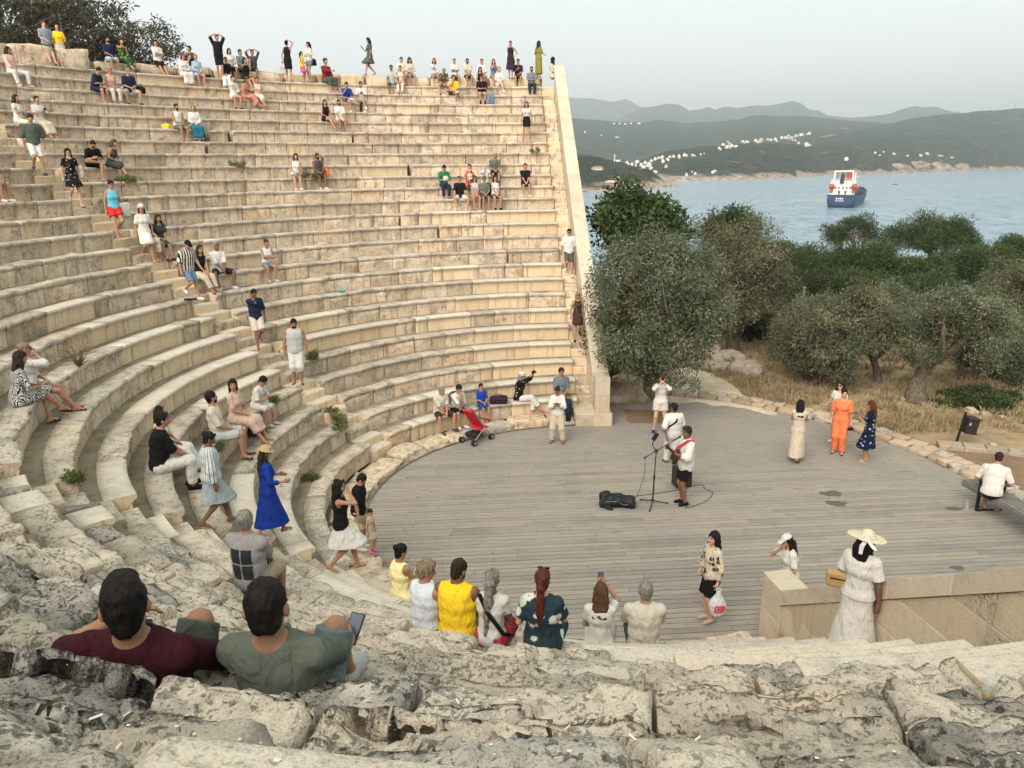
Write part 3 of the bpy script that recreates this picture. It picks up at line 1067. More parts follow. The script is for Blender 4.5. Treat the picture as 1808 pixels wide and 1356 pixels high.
# ---------------------------------------------------------------- ground, deck, edging
def ground_z(x, y):
 d = np.hypot(x, y)
 t = np.clip((d - 31) / 120, 0, 1)
 z = -0.02 - 20.5 * t ** 1.15
 w = np.clip((x - 6 - (y - 24) * 0.25) / 6, 0, 1)
 return z
ng = 130
gx = np.concatenate([np.linspace(-60, 0, 12)[:-1], np.linspace(0, 30, 90), np.linspace(30, 240, 40)[1:]])
gy = np.concatenate([np.linspace(-60, 0, 8)[:-1], np.linspace(0, 40, 100), np.linspace(40, 260, 40)[1:]])
XX, YY = np.meshgrid(gx, gy)
ZZ = ground_z(XX, YY)
W = np.stack([XX.ravel(), YY.ravel(), ZZ.ravel()], 1)
rr_ = np.hypot(W[:, 0] - CX, W[:, 1] - CY)
bmp = np.clip((rr_ - 9.5) / 3, 0, 1) * np.clip((W[:, 1] - 5) / 5, 0, 1)
W[:, 2] += bmp * (0.10 * vnoise(W, 0.45, 4, 3) + 0.10)
W[:, 2] -= np.clip((8.7 - rr_) / .3, 0, 1) * 0.06          # sunk under the deck
ground = link('ground', mesh_np('ground', W, grid_faces(len(gy), len(gx))[:, ::-1], [M_GROUND]))
tag(ground, kind='structure')
def gz(x, y):
 p = np.array([[x, y, float(ground_z(np.array(x), np.array(y)))]])
 r = hypot(x - CX, y - CY)
 b = min(max((r - 9.5) / 3, 0), 1) * min(max((y - 5) / 5, 0), 1)
 return float(p[0, 2] + b * (0.10 * vnoise(p, 0.45, 4, 3)[0] + 0.10))
def patch(name, pts, mat, z=0.012, n=26, kind='structure', amp=0.0):
 pts = np.array(pts, float)
 c = pts.mean(0)
 m = len(pts)
 V = [];
 rings = np.linspace(0, 1, 9)
 # resample the outline smoothly
 dense = []
 for i in range(m):
  p0, p1, p2, p3 = pts[i - 1], pts[i], pts[(i + 1) % m], pts[(i + 2) % m]
  for t in np.linspace(0, 1, 7)[:-1]:
   dense.append(0.5 * ((2 * p1) + (-p0 + p2) * t + (2 * p0 - 5 * p1 + 4 * p2 - p3) * t * t + (-p0 + 3 * p1 - 3 * p2 + p3) * t ** 3))
 dense = np.array(dense)
 nd = len(dense)
 ns_ = vnoise(np.c_[dense, np.zeros(nd)], 2.2, 6, 3)
 dense = dense + (dense - c) / np.linalg.norm(dense - c, axis=1)[:, None] * (0.16 * ns_)[:, None]
 V = []
 for r_ in rings:
  for p in dense:
   q = c + (p - c) * r_
   V.append((q[0], q[1], gz(q[0], q[1]) + z - 0.02 * (r_ > .99)))
 F = []
 for i in range(len(rings) - 1):
  for j in range(nd):
   F.append((i * nd + j, i * nd + (j + 1) % nd, (i + 1) * nd + (j + 1) % nd, (i + 1) * nd + j))
 o = link(name, mesh_np(name, np.array(V), np.array(F)[:, ::-1], [mat]))
 return tag(o, kind=kind)
P_ = lambda x, y: at_z(x, y, 0.0)[:2]
patch('gravel_path', [P_(1140, 706), P_(1210, 712), P_(1310, 722), P_(1385, 738), P_(1335, 706), P_(1300, 682), P_(1255, 660), P_(1205, 650), P_(1160, 660)], M_PATH, 0.03)
patch('earth_patch', [P_(1620, 795), P_(1700, 845), P_(1830, 912), P_(1990, 930), P_(1960, 830), P_(1800, 800), P_(1700, 788)], M_EARTH, 0.03)
# deck: planks run almost straight across, each plank a part
deck = empty('wooden_stage', (CX, CY, 0))
tag(deck, 'round stage floor of weathered grey wooden planks', 'wooden stage')
deck['kind'] = 'structure'
del deck['category'], deck['label']
ang = radians(4.3)
ux, uy = np.array([cos(ang), sin(ang)]), np.array([-sin(ang), cos(ang)])
C2 = np.array([CX, CY])
def in_deck(p):
 dx, dy = p[..., 0] - CX, p[..., 1] - CY
 r = np.hypot(dx, dy)
 inner = r < 5.25
 right = (r < 8.36) & (dx > 0.45) & (p[..., 1] > 6.0)
 # tree pit
 pit = (np.abs(p[..., 0] - 4.02) < 0.62) & (np.abs(p[..., 1] - 21.25) < 0.5)
 nw = (p[..., 0] > NEAR_P[0] + (NEAR_P[1] - p[..., 1]) * 0.17 + .1) | (p[..., 1] > 10.3)
 return (inner | (right & nw)) & ~pit
PW = 0.140
planks = []
ss = np.arange(-9.5, 9.5, 0.03)
for j in range(-70, 62):
 o_ = C2 + uy * (j * PW)
 pts = o_[None, :] + ss[:, None] * ux[None, :]
 ins = in_deck(pts)
 i = 0
 while i < len(ss):
  if not ins[i]:
   i += 1; continue
  k = i
  while k + 1 < len(ss) and ins[k + 1]:
   k += 1
  a, b = ss[i], ss[k]
  t = a
  first = True
  while t < b - 0.05:
   L = random.choice([2.0, 2.4, 3.0, 3.6]) * (random.uniform(0.25, 1) if first else 1)
   first = False
   e_ = min(b, t + L)
   if b - e_ < 0.35: e_ = b
   mid = o_ + ux * (t + e_) / 2
   planks.append((hypot(*mid), t, e_, j))
   t = e_
  i = k + 1
planks.sort()
def plank_mesh(mb, t, e_, j, rel):
 c = uy * (j * PW) + ux * (t + e_) / 2
 w, h = PW - 0.021 + random.uniform(-.004, .003), 0.03
 z = random.uniform(-.003, .003)
 tilt = random.uniform(-.012, .012)
 hw = w / 2; hl = (e_ - t) / 2 - 0.003
 V = []
 for sx in (-1, 1):
  for (y, zz) in ((-hw, -h), (-hw, -.004), (-hw + .006, 0), (hw - .006, 0), (hw, -.004), (hw, -h)):
   V.append((sx * hl, y, zz + z + tilt * y))
 F = [(0, 6, 7, 1), (1, 7, 8, 2), (2, 8, 9, 3), (3, 9, 10, 4), (4, 10, 11, 5), (0, 1, 2, 3, 4, 5), (11, 10, 9, 8, 7, 6)]
 if rel:
  V = [Vector((c[0], c[1], 0)) + Matrix.Rotation(ang, 3, 'Z') @ Vector(v) for v in V]
 mb.add(V, F)
 return c
rest = MB()
for q, (d_, t, e_, j) in enumerate(planks):
 if q < 296:
  mb = MB()
  c = plank_mesh(mb, t, e_, j, False)
  o = mb.build('plank', M_DECK, deck, (c[0], c[1], 0))
  o.rotation_euler = (0, 0, ang)
 else:
  plank_mesh(rest, t, e_, j, True)
o = rest.build('far_planks', M_DECK, deck)
o['kind'] = 'stuff'
# near-black sheet under the planks; shade of the gaps put into its colour
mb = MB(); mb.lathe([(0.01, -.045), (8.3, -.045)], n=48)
mb.build('gap_shade_sheet', M_UNDER, deck)
# damp patches on the boards
pd = NB('damp_wood'); pd.set('Base Color', (0.10, 0.09, 0.08, 1)); pd.set('Roughness', 0.5); M_DAMP = pd.done()
for i, (px, py, s_) in enumerate([(1468, 872, .17), (1476, 889, .16), (1684, 898, .10), (1690, 1003, .09)]):
 p = at_z(px, py, 0)
 n = 18
 V = [(0, 0, 0.006)]
 for j in range(n):
  a = 2 * pi * j / n
  rr2 = s_ * (0.7 + 0.45 * random.random())
  V.append((rr2 * cos(a) * 1.5, rr2 * sin(a), 0.006))
 me = bpy.data.meshes.new('damp_patch'); me.from_pydata(V, [], [(0, j + 1, (j + 1) % n + 1) for j in range(n)]); me.materials.append(M_DAMP)
 tag(link('damp_patch', me, None, tuple(p)), ['upper of two dark damp patches in the middle of the deck', 'lower of two dark damp patches in the middle of the deck', 'small dark damp patch left of the bench', 'small dark patch on the deck left of the parapet coping'][i], 'stain')
# stone edging round the outer edge of the deck
edging = empty('stone_edging', (CX, CY, 0))
tag(edging, 'curved border of flat pale stones round the outer edge of the deck', 'stone edging')
i = 0
for ring, (ra, rb) in enumerate([(8.34, 8.66), (8.64, 9.0)]):
 t = -16.0
 while t < 70:
  L = random.uniform(0.30, 0.62)
  d = math.degrees(L / ra)
  aa = radians(t + d / 2)
  me = rock_mesh('edging_stone', 900 + i, random.choice([S_EDGE, S_EDGE, S_OLD_TOP]), 6, 0.15, 1.0, 0.80)
  o = link('edging_stone', me, edging, ((ra + rb) / 2 * cos(aa), (ra + rb) / 2 * sin(aa), 0.03))
  o.rotation_euler = (random.uniform(-.05, .05), random.uniform(-.05, .05), aa + random.uniform(-.15, .15))
  o.scale = ((rb - ra) / 2 * random.uniform(1.05, 1.25), L / 2 * 1.10, random.uniform(0.07, 0.13))
  t += d; i += 1
tag(patch('tree_pit', [(3.35, 20.7), (4.0, 20.68), (4.7, 20.7), (4.72, 21.25), (4.7, 21.8), (4.0, 21.82), (3.35, 21.8), (3.33, 21.25)], M_EARTH, 0.05), kind='structure')
# grey paving strip beyond the bare earth at right
kb = empty('kerb_strip', tuple(at_z(1750, 800, 0.02)))
tag(kb, 'low grey stone kerb behind the bin, along the dry grass', 'kerb')
prev = None
for i, (px, py) in enumerate([(1655, 786), (1700, 790), (1740, 794), (1780, 799), (1825, 806), (1880, 815)]):
 p = at_z(px, py, 0.05)
 if prev is not None:
  mid = (p + prev) / 2
  dv = p - prev
  mb = MB(); mb.box((0, 0, 0), (hypot(dv[0], dv[1]) - .02, 0.42, 0.16), bevel=0.02)
  o = mb.build('kerb_stone', S_ROCK, kb, tuple(mid - np.array(kb.location)))
  o.rotation_euler = (0, 0, atan2(dv[1], dv[0]))
 prev = p
# boulders
def boulder(px, py, size, seed, label, group, mat=S_ROCK, dist=None, sink=0.25):
 p = at_z(px, py, 0.05) if dist is None else at_d(px, py, dist)
 me = rock_mesh('boulder', seed, mat, 10, 0.24, 0.72, 0.6)
 o = link('boulder', me, None, (p[0], p[1], gz(p[0], p[1]) + size * 0.72 * (1 - 2 * sink) * .75))
 o.scale = (size * random.uniform(.85, 1.25), size * random.uniform(.8, 1.1), size * random.uniform(.8, 1.1))
 o.rotation_euler = (random.uniform(-.2, .2), random.uniform(-.2, .2), random.uniform(0, 6))
 return tag(o, label, 'rock', group)
for i, (px, py, s_) in enumerate([(1318, 662, .55), (1296, 658, .42), (1272, 655, .36), (1250, 652, .34), (1232, 646, .33), (1214, 640, .38), (1206, 628, .30), (1224, 628, .36),
                                  (1246, 634, .48), (1262, 640, .36), (1284, 640, .46), (1304, 646, .42), (1326, 650, .30), (1240, 620, .34), (1212, 612, .30), (1340, 660, .22), (1262, 622, .30), (1290, 630, .26)]):
 boulder(px, py, s_, 40 + i, 'grey limestone boulder heaped beside the gravel path under the olive trees', 'boulders heaped beside the path')
for i, (px, py, s_) in enumerate([(1098, 700, .55), (1120, 698, .62), (1142, 694, .45), (1085, 685, .6), (1110, 676, .75), (1136, 672, .6), (1092, 662, .7), (1122, 652, .65), (1150, 662, .4), (1080, 705, .3)]):
 boulder(px, py, s_, 80 + i, 'brownish rock in the bank between the far parapet and the big olive trunk', 'rocks in the bank by the far parapet', S_OLD_FACE)
for i, (px, py, s_) in enumerate([(1716, 727, .16), (1742, 738, .14), (1770, 744, .10), (1712, 724, .10), (1595, 710, .10), (1752, 786, .08)]):
 boulder(px, py, s_, 120 + i, 'small pale stone lying in the dry grass near the litter bin', 'small stones in the dry grass', S_EDGE)
# dry grass: blades in tufts, one mass
def grass(name, npts, region, hmin, hmax, mat, wmul=1.0):
 pts = []
 rng = np.random.default_rng(5)
 while len(pts) < npts:
  p = region(rng)
  if p is not None: pts.append(p)
 nb = 16
 P = np.repeat(np.array(pts), nb, 0)
 n = len(P)
 P[:, 0] += rng.normal(0, .10, n); P[:, 1] += rng.normal(0, .10, n)
 H = rng.uniform(hmin, hmax, n) * np.repeat(rng.uniform(.5, 1.2, len(pts)), nb)
 a = rng.uniform(0, 2 * pi, n); lean = rng.normal(0, .38, (n, 2)) + np.array([.12, 0])
 w = rng.uniform(.008, .018, n) * wmul
 dx, dy = np.cos(a) * w, np.sin(a) * w
 V = np.zeros((n, 5, 3))
 V[:, 0] = P + np.c_[-dx, -dy, np.full(n, -.02)]
 V[:, 1] = P + np.c_[dx, dy, np.full(n, -.02)]
 M_ = P + np.c_[lean * (H * .4)[:, None], H * .6]
 V[:, 2] = M_ + np.c_[dx * .8, dy * .8, 0 * dx]
 V[:, 3] = M_ + np.c_[-dx * .8, -dy * .8, 0 * dx]
 V[:, 4] = P + np.c_[lean * H[:, None], H]
 b = np.arange(n)[:, None] * 5
 F = np.concatenate([b + np.array([[0, 1, 2, 3]]), b + np.array([[3, 2, 4, 4]])])
 tone = np.tile(np.repeat(rng.uniform(0, 1, len(pts)), nb) * .6 + rng.uniform(0, .4, n), 2)
 me = bpy.data.meshes.new(name)
 F4 = F[:n]; F3 = F[n:, :3]
 me.vertices.add(n * 5); me.vertices.foreach_set('co', V.astype(np.float32).ravel())
 me.loops.add(n * 7); me.loops.foreach_set('vertex_index', np.concatenate([F4.ravel(), F3.ravel()]).astype(np.int32))
 me.polygons.add(n * 2)
 me.polygons.foreach_set('loop_start', np.concatenate([np.arange(n) * 4, n * 4 + np.arange(n) * 3]).astype(np.int32))
 me.polygons.foreach_set('loop_total', np.concatenate([np.full(n, 4), np.full(n, 3)]).astype(np.int32))
 at = me.attributes.new('tone', 'FLOAT', 'FACE'); at.data.foreach_set('value', tone.astype(np.float32))
 me.materials.append(mat)
 me.update(calc_edges=True)
 o = link(name, me)
 return tag(o, kind='stuff')
path_poly = [P_(1140, 706), P_(1210, 712), P_(1310, 722), P_(1385, 738), P_(1335, 706), P_(1300, 682), P_(1255, 660), P_(1205, 650), P_(1160, 660)]
earth_poly = [P_(1620, 795), P_(1700, 845), P_(1830, 912), P_(1990, 930), P_(1960, 830), P_(1800, 806), P_(1700, 796)]
def inpoly(x, y, poly):
 c = False
 for i in range(len(poly)):
  (x1, y1), (x2, y2) = poly[i - 1], poly[i]
  if (y1 > y) != (y2 > y) and x < (x2 - x1) * (y - y1) / (y2 - y1) + x1:
   c = not c
 return c
def reg(rng):
 px = rng.uniform(1180, 1860)
 d = rng.uniform(17, 44) if rng.random() < .75 else rng.uniform(17, 60)
 x = (px - 904) / FPX * d * 1.0; y = d
 r = hypot(x - CX, y - CY)
 if r < 9.15 or x < 5.0 or (abs(x - 11.5) < 1.6 and 15 < y < 19.6) or inpoly(x, y, path_poly) or inpoly(x, y, earth_poly):
  return None
 cl = vnoise(np.array([[x, y, 0]]), 0.55, 15, 3)[0]
 if cl < -0.12 and rng.random() < .75:
  return None
 return (x, y, gz(x, y))
grass('dry_grass', 9000, reg, 0.06, 0.24, L_DRY, 1.1)
# ---------------------------------------------------------------- sea and hills
n = 60
dd = np.geomspace(120, 9000, n)
aa = np.linspace(-0.5, 1.2, 40)
D_, A_ = np.meshgrid(dd, aa)
W = np.stack([(D_ * np.sin(A_)).ravel(), (D_ * np.cos(A_)).ravel(), np.full(D_.size, SEA_Z)], 1)
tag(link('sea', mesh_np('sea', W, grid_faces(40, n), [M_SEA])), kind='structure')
def interp(pts, x):
 pts = sorted(pts)
 xs = [p[0] for p in pts]; ys = [p[1] for p in pts]
 return np.interp(x, xs, ys)
HILLS = {}
def hill(name, ridge, base, x0, x1, d_ridge, mat, nx=220, nt=26, power=0.75, rough=0.10, seed=1, d_base=None, bz=None):
 xs = np.linspace(x0, x1, nx)
 V = []
 for x in xs:
  yr = float(interp(ridge, x))
  if base is not None:
   q = at_z(x, float(interp(base, x)), SEA_Z - 0.5); zb = SEA_Z - 0.5
   db = q[1]
  else:
   db = d_base; zb = bz
  dr = d_ridge(x, db) if callable(d_ridge) else d_ridge
  pr = at_d(x, yr, dr)
  ux_ = ray(x, 285); ux_ = ux_ / ux_[1]
  for t in np.concatenate([np.linspace(0, 1, nt), [1.15, 1.4]]):
   d = db + (dr - db) * t
   if t <= 1:
    h = zb + (pr[2] - zb) * (t ** power)
   else:
    h = pr[2] - (pr[2] - zb) * (t - 1) * 1.2
   V.append((ux_[0] * d, d, h))
 V = np.array(V)
 m = nt + 2
 t_ = np.tile(np.concatenate([np.linspace(0, 1, nt), [1.15, 1.4]]), nx)
 span = (V[:, 2] - V[:, 2].min()).max()
 w = np.clip(t_ * 5, 0, 1) * np.clip((1.0 - t_) * 6 + .12, 0.1, 1)
 sc = 1.0 / max(60, span * 1.6)
 V[:, 2] += w * span * rough * (vnoise(V, sc, seed, 5, 0.6))
 V[:, 2] += 2.2 * rough * 10 * np.clip(t_ * 8, 0, 1) * np.abs(vnoise(V, 0.06, seed + 3, 2))
 o = link(name, mesh_np(name, V, grid_faces(nx, m), [mat]))
 HILLS[name] = HILLS.get(name, []) + [(V, grid_faces(nx, m))]
 return tag(o, kind='structure')
hill('mountain', [(900, 176), (1000, 172), (1050, 174), (1080, 180), (1102, 174), (1125, 187), (1160, 203), (1260, 230)], None, 860, 1270, 7600, M_HILLFAR, 120, 14, 0.9, 0.05, 3, 5200, -10)
hill('mountain', [(1040, 228), (1088, 211), (1130, 190), (1153, 188), (1172, 183), (1193, 184), (1212, 195), (1230, 193), (1246, 188.5), (1257, 194), (1274, 188), (1295, 191), (1330, 186), (1348, 187), (1381, 181), (1390, 178), (1407, 183), (1422, 194), (1436, 194), (1452, 203), (1486, 207), (1520, 211), (1600, 230)], None, 1035, 1620, 5800, M_HILLFAR, 200, 14, 0.9, 0.05, 7, 3600, -10)
hill('mountain', [(1440, 222), (1486, 208.5), (1531, 205), (1562, 201), (1578, 194), (1603, 187), (1617, 189.5), (1639, 188), (1660, 195), (1689, 200), (1760, 215)], None, 1440, 1770, 5300, M_HILLFAR, 120, 14, 0.9, 0.06, 12, 3600, -10)
hill('far_hill', [(840, 215), (1009, 209), (1046, 212), (1086, 215), (1139, 216), (1158, 212), (1209, 218), (1267, 214.6), (1302, 210), (1325, 202), (1372, 205), (1418, 205), (1445, 208.5), (1490, 213), (1558, 219), (1640, 235)], None, 850, 1650, 3300, M_HILL, 240, 22, 0.85, 0.07, 21, 1800, -22)
hill('far_hill', [(1360, 262), (1405, 250), (1438, 237), (1479, 232), (1526, 225.5), (1571, 216.5), (1594, 211), (1639, 204), (1666, 202), (1693, 200.5), (1716, 196), (1750, 195), (1781, 191.6), (1804, 192.7), (1900, 190), (2050, 200)],
     [(1360, 313), (1468, 310), (1522, 308), (1590, 305.6), (1626, 304), (1693, 302), (1808, 299), (2060, 296)], 1365, 2060, 2700, M_HILL, 260, 26, 0.62, 0.06, 33)
hill('headland', [(1080, 300), (1120, 290), (1174, 268), (1232, 260), (1300, 254.5), (1325, 253), (1395, 253), (1412, 258), (1432, 268), (1463, 284), (1490, 295), (1513, 304), (1525, 307.4)],
     [(1080, 322), (1179, 320), (1255, 319), (1348, 317), (1420, 313), (1468, 310.5), (1528, 308)], 1085, 1527, lambda x, db: db + 420 * min(1, max(0.05, (1530 - x) / 120)), M_HILL, 220, 24, 0.7, 0.06, 45)
hill('near_headland', [(820, 268), (1018, 274), (1058, 278.5), (1100, 288), (1139, 297), (1163, 311), (1176, 320), (1186, 325), (1196, 328.5)],
     [(820, 345), (1028, 341), (1093, 340.5), (1130, 337), (1167, 332.5), (1197, 329.3)], 830, 1196, lambda x, db: db + 230 * min(1, max(0.05, (1200 - x) / 90)), M_HILL, 160, 22, 0.7, 0.06, 57)
from mathutils.bvhtree import BVHTree
def _bvh(names):
 V, F, b = [], [], 0
 for n_ in names:
  for (v, f) in HILLS[n_]:
   V += v.tolist(); F += (f + b).tolist(); b += len(v)
 return BVHTree.FromPolygons(V, F)
BV = _bvh(['far_hill', 'headland', 'near_headland'])
def on_hill(px, py):
 d = Vector(ray(px, py)).normalized()
 h = BV.ray_cast(Vector((0, 0, CAM_H)), d, 9000)
 return h[0]
# houses: white villas on the slopes, each a thing with body, roof terrace block and windows
M_WHITE = plain('white_render', (0.72, 0.70, 0.66), 0.9)
M_CREAM = plain('cream_render', (0.62, 0.55, 0.46), 0.9)
M_ROOF = plain('terracotta_roof', (0.36, 0.15, 0.10), 0.9)
M_WIN = plain('dark_window', (0.05, 0.055, 0.06), 0.3)
def house(px, py, w_px, h_px, label, group, mat=M_WHITE, roof=None):
 h = on_hill(px, py)
 if h is None: return
 d = h.y
 w = w_px * d / FPX * .56; ht = h_px * d / FPX * .62
 e_ = empty('house', tuple(h), random.uniform(-.4, .4))
 tag(e_, label, 'house', group)
 mb = MB(); mb.box((0, 0, ht * .36), (w, w * .7, ht * .9))
 mb.box((w * random.uniform(-.18, .18), w * .1, ht * .36 + ht * .45 + ht * .2), (w * .55, w * .45, ht * .4))
 mb.build('body', mat, e_)
 if roof:
  mb = MB(); mb.box((0, 0, ht * 1.05), (w * 1.08, w * .8, ht * .42), taper=.4)
  mb.build('roof', roof, e_)
 if w_px > 9:
  n_ = int(w_px / 4)
  for i in range(n_):
   mb = MB(); mb.box((-w / 2 + w * (i + .5) / n_, -w * .352, ht * .42), (w / n_ * .42, w * .02, ht * .32))
   mb.build('window', M_WIN, e_)
 return e_
vg = 'white villas on the headland across the bay'
vl = 'small white villa among the houses on the headland across the bay'
for px, py, w, h in [(1107, 289, 9, 6), (1116, 292, 8, 6), (1124, 288, 10, 7), (1132, 293, 9, 7), (1139, 289, 9, 6), (1147, 294, 10, 8), (1150, 286, 8, 6), (1157, 283, 9, 7), (1136, 297, 12, 6), (1149, 298, 12, 5),
                     (1169, 280, 10, 7), (1171, 287, 9, 5), (1180, 284, 7, 6), (1189, 278, 9, 6), (1199, 278, 8, 7), (1208, 276, 8, 7), (1225, 276, 9, 4), (1237, 274, 5, 5),
                     (1277, 257, 9, 5), (1270, 263, 8, 5), (1283, 262, 9, 7), (1292, 259, 8, 6), (1299, 260, 10, 5), (1288, 254, 7, 4), (1311, 251, 10, 4), (1320, 252, 8, 4),
                     (1334, 250, 9, 6), (1344, 249, 12, 6), (1357, 248, 10, 5), (1369, 247, 9, 5), (1380, 245, 8, 6), (1388, 244, 9, 4), (1395, 246, 10, 6), (1405, 242, 10, 6), (1413, 240, 8, 6),
                     (1429, 237.5, 8, 6), (1410, 254, 7, 5), (1423, 256, 9, 6), (1428, 258, 14, 4), (1404, 249, 6, 4), (1212, 311, 10, 4), (1227, 308, 7, 5), (1258, 306, 8, 6), (1158, 305, 9, 4), (1176, 296, 10, 4), (1091, 314, 8, 3)]:
 house(px, py, w, h, vl, vg, random.choice([M_WHITE, M_WHITE, M_CREAM]))
 house(px + random.uniform(-7, 7), py + random.uniform(-3.5, 3.5), w * random.uniform(.5, .8), h * .8, vl, vg, random.choice([M_WHITE, M_CREAM]))
vg2, vl2 = 'pale buildings low on the right hand slope', 'small pale building low on the wooded slope behind the ship'
for px, py, w, h in [(1545, 271, 6, 4), (1560, 269, 5, 3), (1553, 275, 6, 3), (1578, 273, 8, 4), (1602, 276, 6, 3), (1625, 276, 9, 5), (1637, 273, 10, 5), (1660, 276, 14, 3), (1680, 279, 10, 3)]:
 house(px, py, w, h, vl2, vg2, random.choice([M_WHITE, M_CREAM]))
vg3, vl3 = 'white buildings on the ridge below the mountains', 'tiny white building on the ridge below the far mountains'
for px, py, w, h in [(1084, 219, 6, 3), (1094, 219, 6, 3), (1104, 220, 7, 3), (1114, 219, 6, 3), (1128, 219, 9, 3), (1033, 234, 5, 3), (1062, 239, 6, 2), (1090, 243, 14, 2), (1215, 216, 9, 3)]:
 house(px, py, w, h, vl3, vg3)
house(1055, 300, 32, 8, 'long house with a red tiled roof on the near wooded headland', None, M_CREAM, M_ROOF)
house(1080, 322, 36, 4, 'long low pale wall like building above the near shore', None, M_CREAM)
# minaret
h = on_hill(1085, 285)
mt_ = empty('minaret', tuple(h))
tag(mt_, 'slim white minaret standing left of the villas on the headland', 'minaret')
k_ = h.y / FPX
mb = MB(); mb.lathe([(1.3 * k_, 0), (1.1 * k_, 8 * k_), (1.5 * k_, 8.2 * k_), (1.5 * k_, 8.8 * k_), (.8 * k_, 8.9 * k_)], n=10); mb.build('shaft', M_WHITE, mt_, smooth=True)
mb = MB(); mb.lathe([(.8 * k_, 8.9 * k_), (.7 * k_, 10.5 * k_), (0.01, 13 * k_)], n=10); mb.build('spire', M_WHITE, mt_, smooth=True)
mb = MB(); mb.box((6 * k_, 0, 1 * k_), (7 * k_, 6 * k_, 3 * k_)); mb.build('prayer_hall', M_WHITE, mt_)
# radio masts on the right hand summit
for i, px in enumerate((1792, 1804)):
 q = at_d(px, 193, 2700)
 m_ = empty('radio_mast', tuple(q))
 tag(m_, ['left radio mast on the summit of the right hand hill', 'right radio mast on the summit at the edge of the frame'][i], 'mast')
 mb = MB()
 mb.tube([(0, 0, -6), (0, 0, 25)], [1.1, .5], 5)
 mb.build('pole', plain('mast_grey', (.35, .33, .33), .7), m_)
 mb = MB(); mb.box((0, 0, 12), (4, 4, 1.2)); mb.build('platform', MATS['mast_grey'], m_)
# red cliff on the far shore
q0 = [on_hill(px, py) for px, py in ((1585, 298), (1620, 299), (1655, 298), (1690, 297))]
for i, q in enumerate(q0):
 me = rock_mesh('cliff', 700 + i, M_CLIFF, 14, 0.3, 1.0, 0.7)
 o = link('cliff', me, None, (q[0], q[1] + 6, SEA_Z + 2))
 o.scale = (30, 9, 14 if i != 1 else 20)
 tag(o, ['grey and ochre cliff on the far shore, leftmost of four', 'tallest reddish cliff face on the far shore', 'ochre cliff just right of the tallest on the far shore', 'rightmost low cliff on the far shore'][i], 'cliff', 'cliffs on the far shore')
# ---------------------------------------------------------------- trees and plants
def leaf_cloud(name, clumps, per, size, mat, rng, droop=0.0, aspect=0.3, flat=1.0, up=0.0):
 clumps = np.asarray(clumps, float)
 n = len(clumps) * per
 C = np.repeat(clumps[:, :3], per, 0); R = np.repeat(clumps[:, 3], per)
 d = rng.normal(size=(n, 3)); d /= np.linalg.norm(d, axis=1)[:, None]
 rad = rng.random(n) ** 0.45
 P = C + d * (R * rad)[:, None] * np.array([1, 1, flat])
 dirn = d * 0.6 + rng.normal(size=(n, 3)) * 0.7
 dirn[:, 2] += up - droop
 dirn /= np.linalg.norm(dirn, axis=1)[:, None]
 side = np.cross(dirn, rng.normal(size=(n, 3)))
 side /= np.linalg.norm(side, axis=1)[:, None] + 1e-9
 L = size * rng.uniform(.6, 1.35, n); w = L * aspect * rng.uniform(.7, 1.2, n)
 V = np.zeros((n, 4, 3))
 V[:, 0] = P
 V[:, 1] = P + dirn * (L * .5)[:, None] + side * (w * .5)[:, None]
 V[:, 2] = P + dirn * L[:, None]
 V[:, 3] = P + dirn * (L * .5)[:, None] - side * (w * .5)[:, None]
 F = np.arange(n * 4).reshape(n, 4)
 tone = np.clip(np.repeat(rng.uniform(0, .55, len(clumps)), per) + rng.uniform(0, .45, n), 0, 1)
 return mesh_np(name, V.reshape(-1, 3), F, [mat], smooth=False, attrs={'tone': tone})
def crown_clumps(c, rx, ry, rz, n, rmin, rmax, rng, seed, hollow=0.35, lump=0.35, bottom=-0.75):
 out = []
 while len(out) < n:
  d = rng.normal(size=3); d /= np.linalg.norm(d)
  if d[2] < bottom: continue
  lob = 1 + lump * vnoise(d[None, :] * 1.0 + seed * 3.7, 1.5, seed, 2)[0]
  gap = vnoise(d[None, :] + seed * 1.3, 3.1, seed + 9, 2)[0]
  if gap < -0.15 and rng.random() < .88: continue
  rr = hollow + (1 - hollow) * rng.random() ** .55
  p = np.array(c) + d * rr * lob * np.array([rx, ry, rz])
  out.append((*p, rng.uniform(rmin, rmax)))
 return out
def limb(mb, p0, p1, r0, r1, rng, wob=0.12, n=7, seg=7):
 p0, p1 = np.array(p0, float), np.array(p1, float)
 L = np.linalg.norm(p1 - p0)
 pts, rad = [], []
 o1, o2 = rng.normal(size=3) * wob * L, rng.normal(size=3) * wob * L * .6
 for i in range(seg + 1):
  t = i / seg
  pts.append(tuple(p0 + (p1 - p0) * t + o1 * sin(pi * t) + o2 * sin(2 * pi * t)))
  rad.append((r0 + (r1 - r0) * t) * (1 + .10 * rng.normal()))
 mb.tube(pts, rad, n)
 return pts
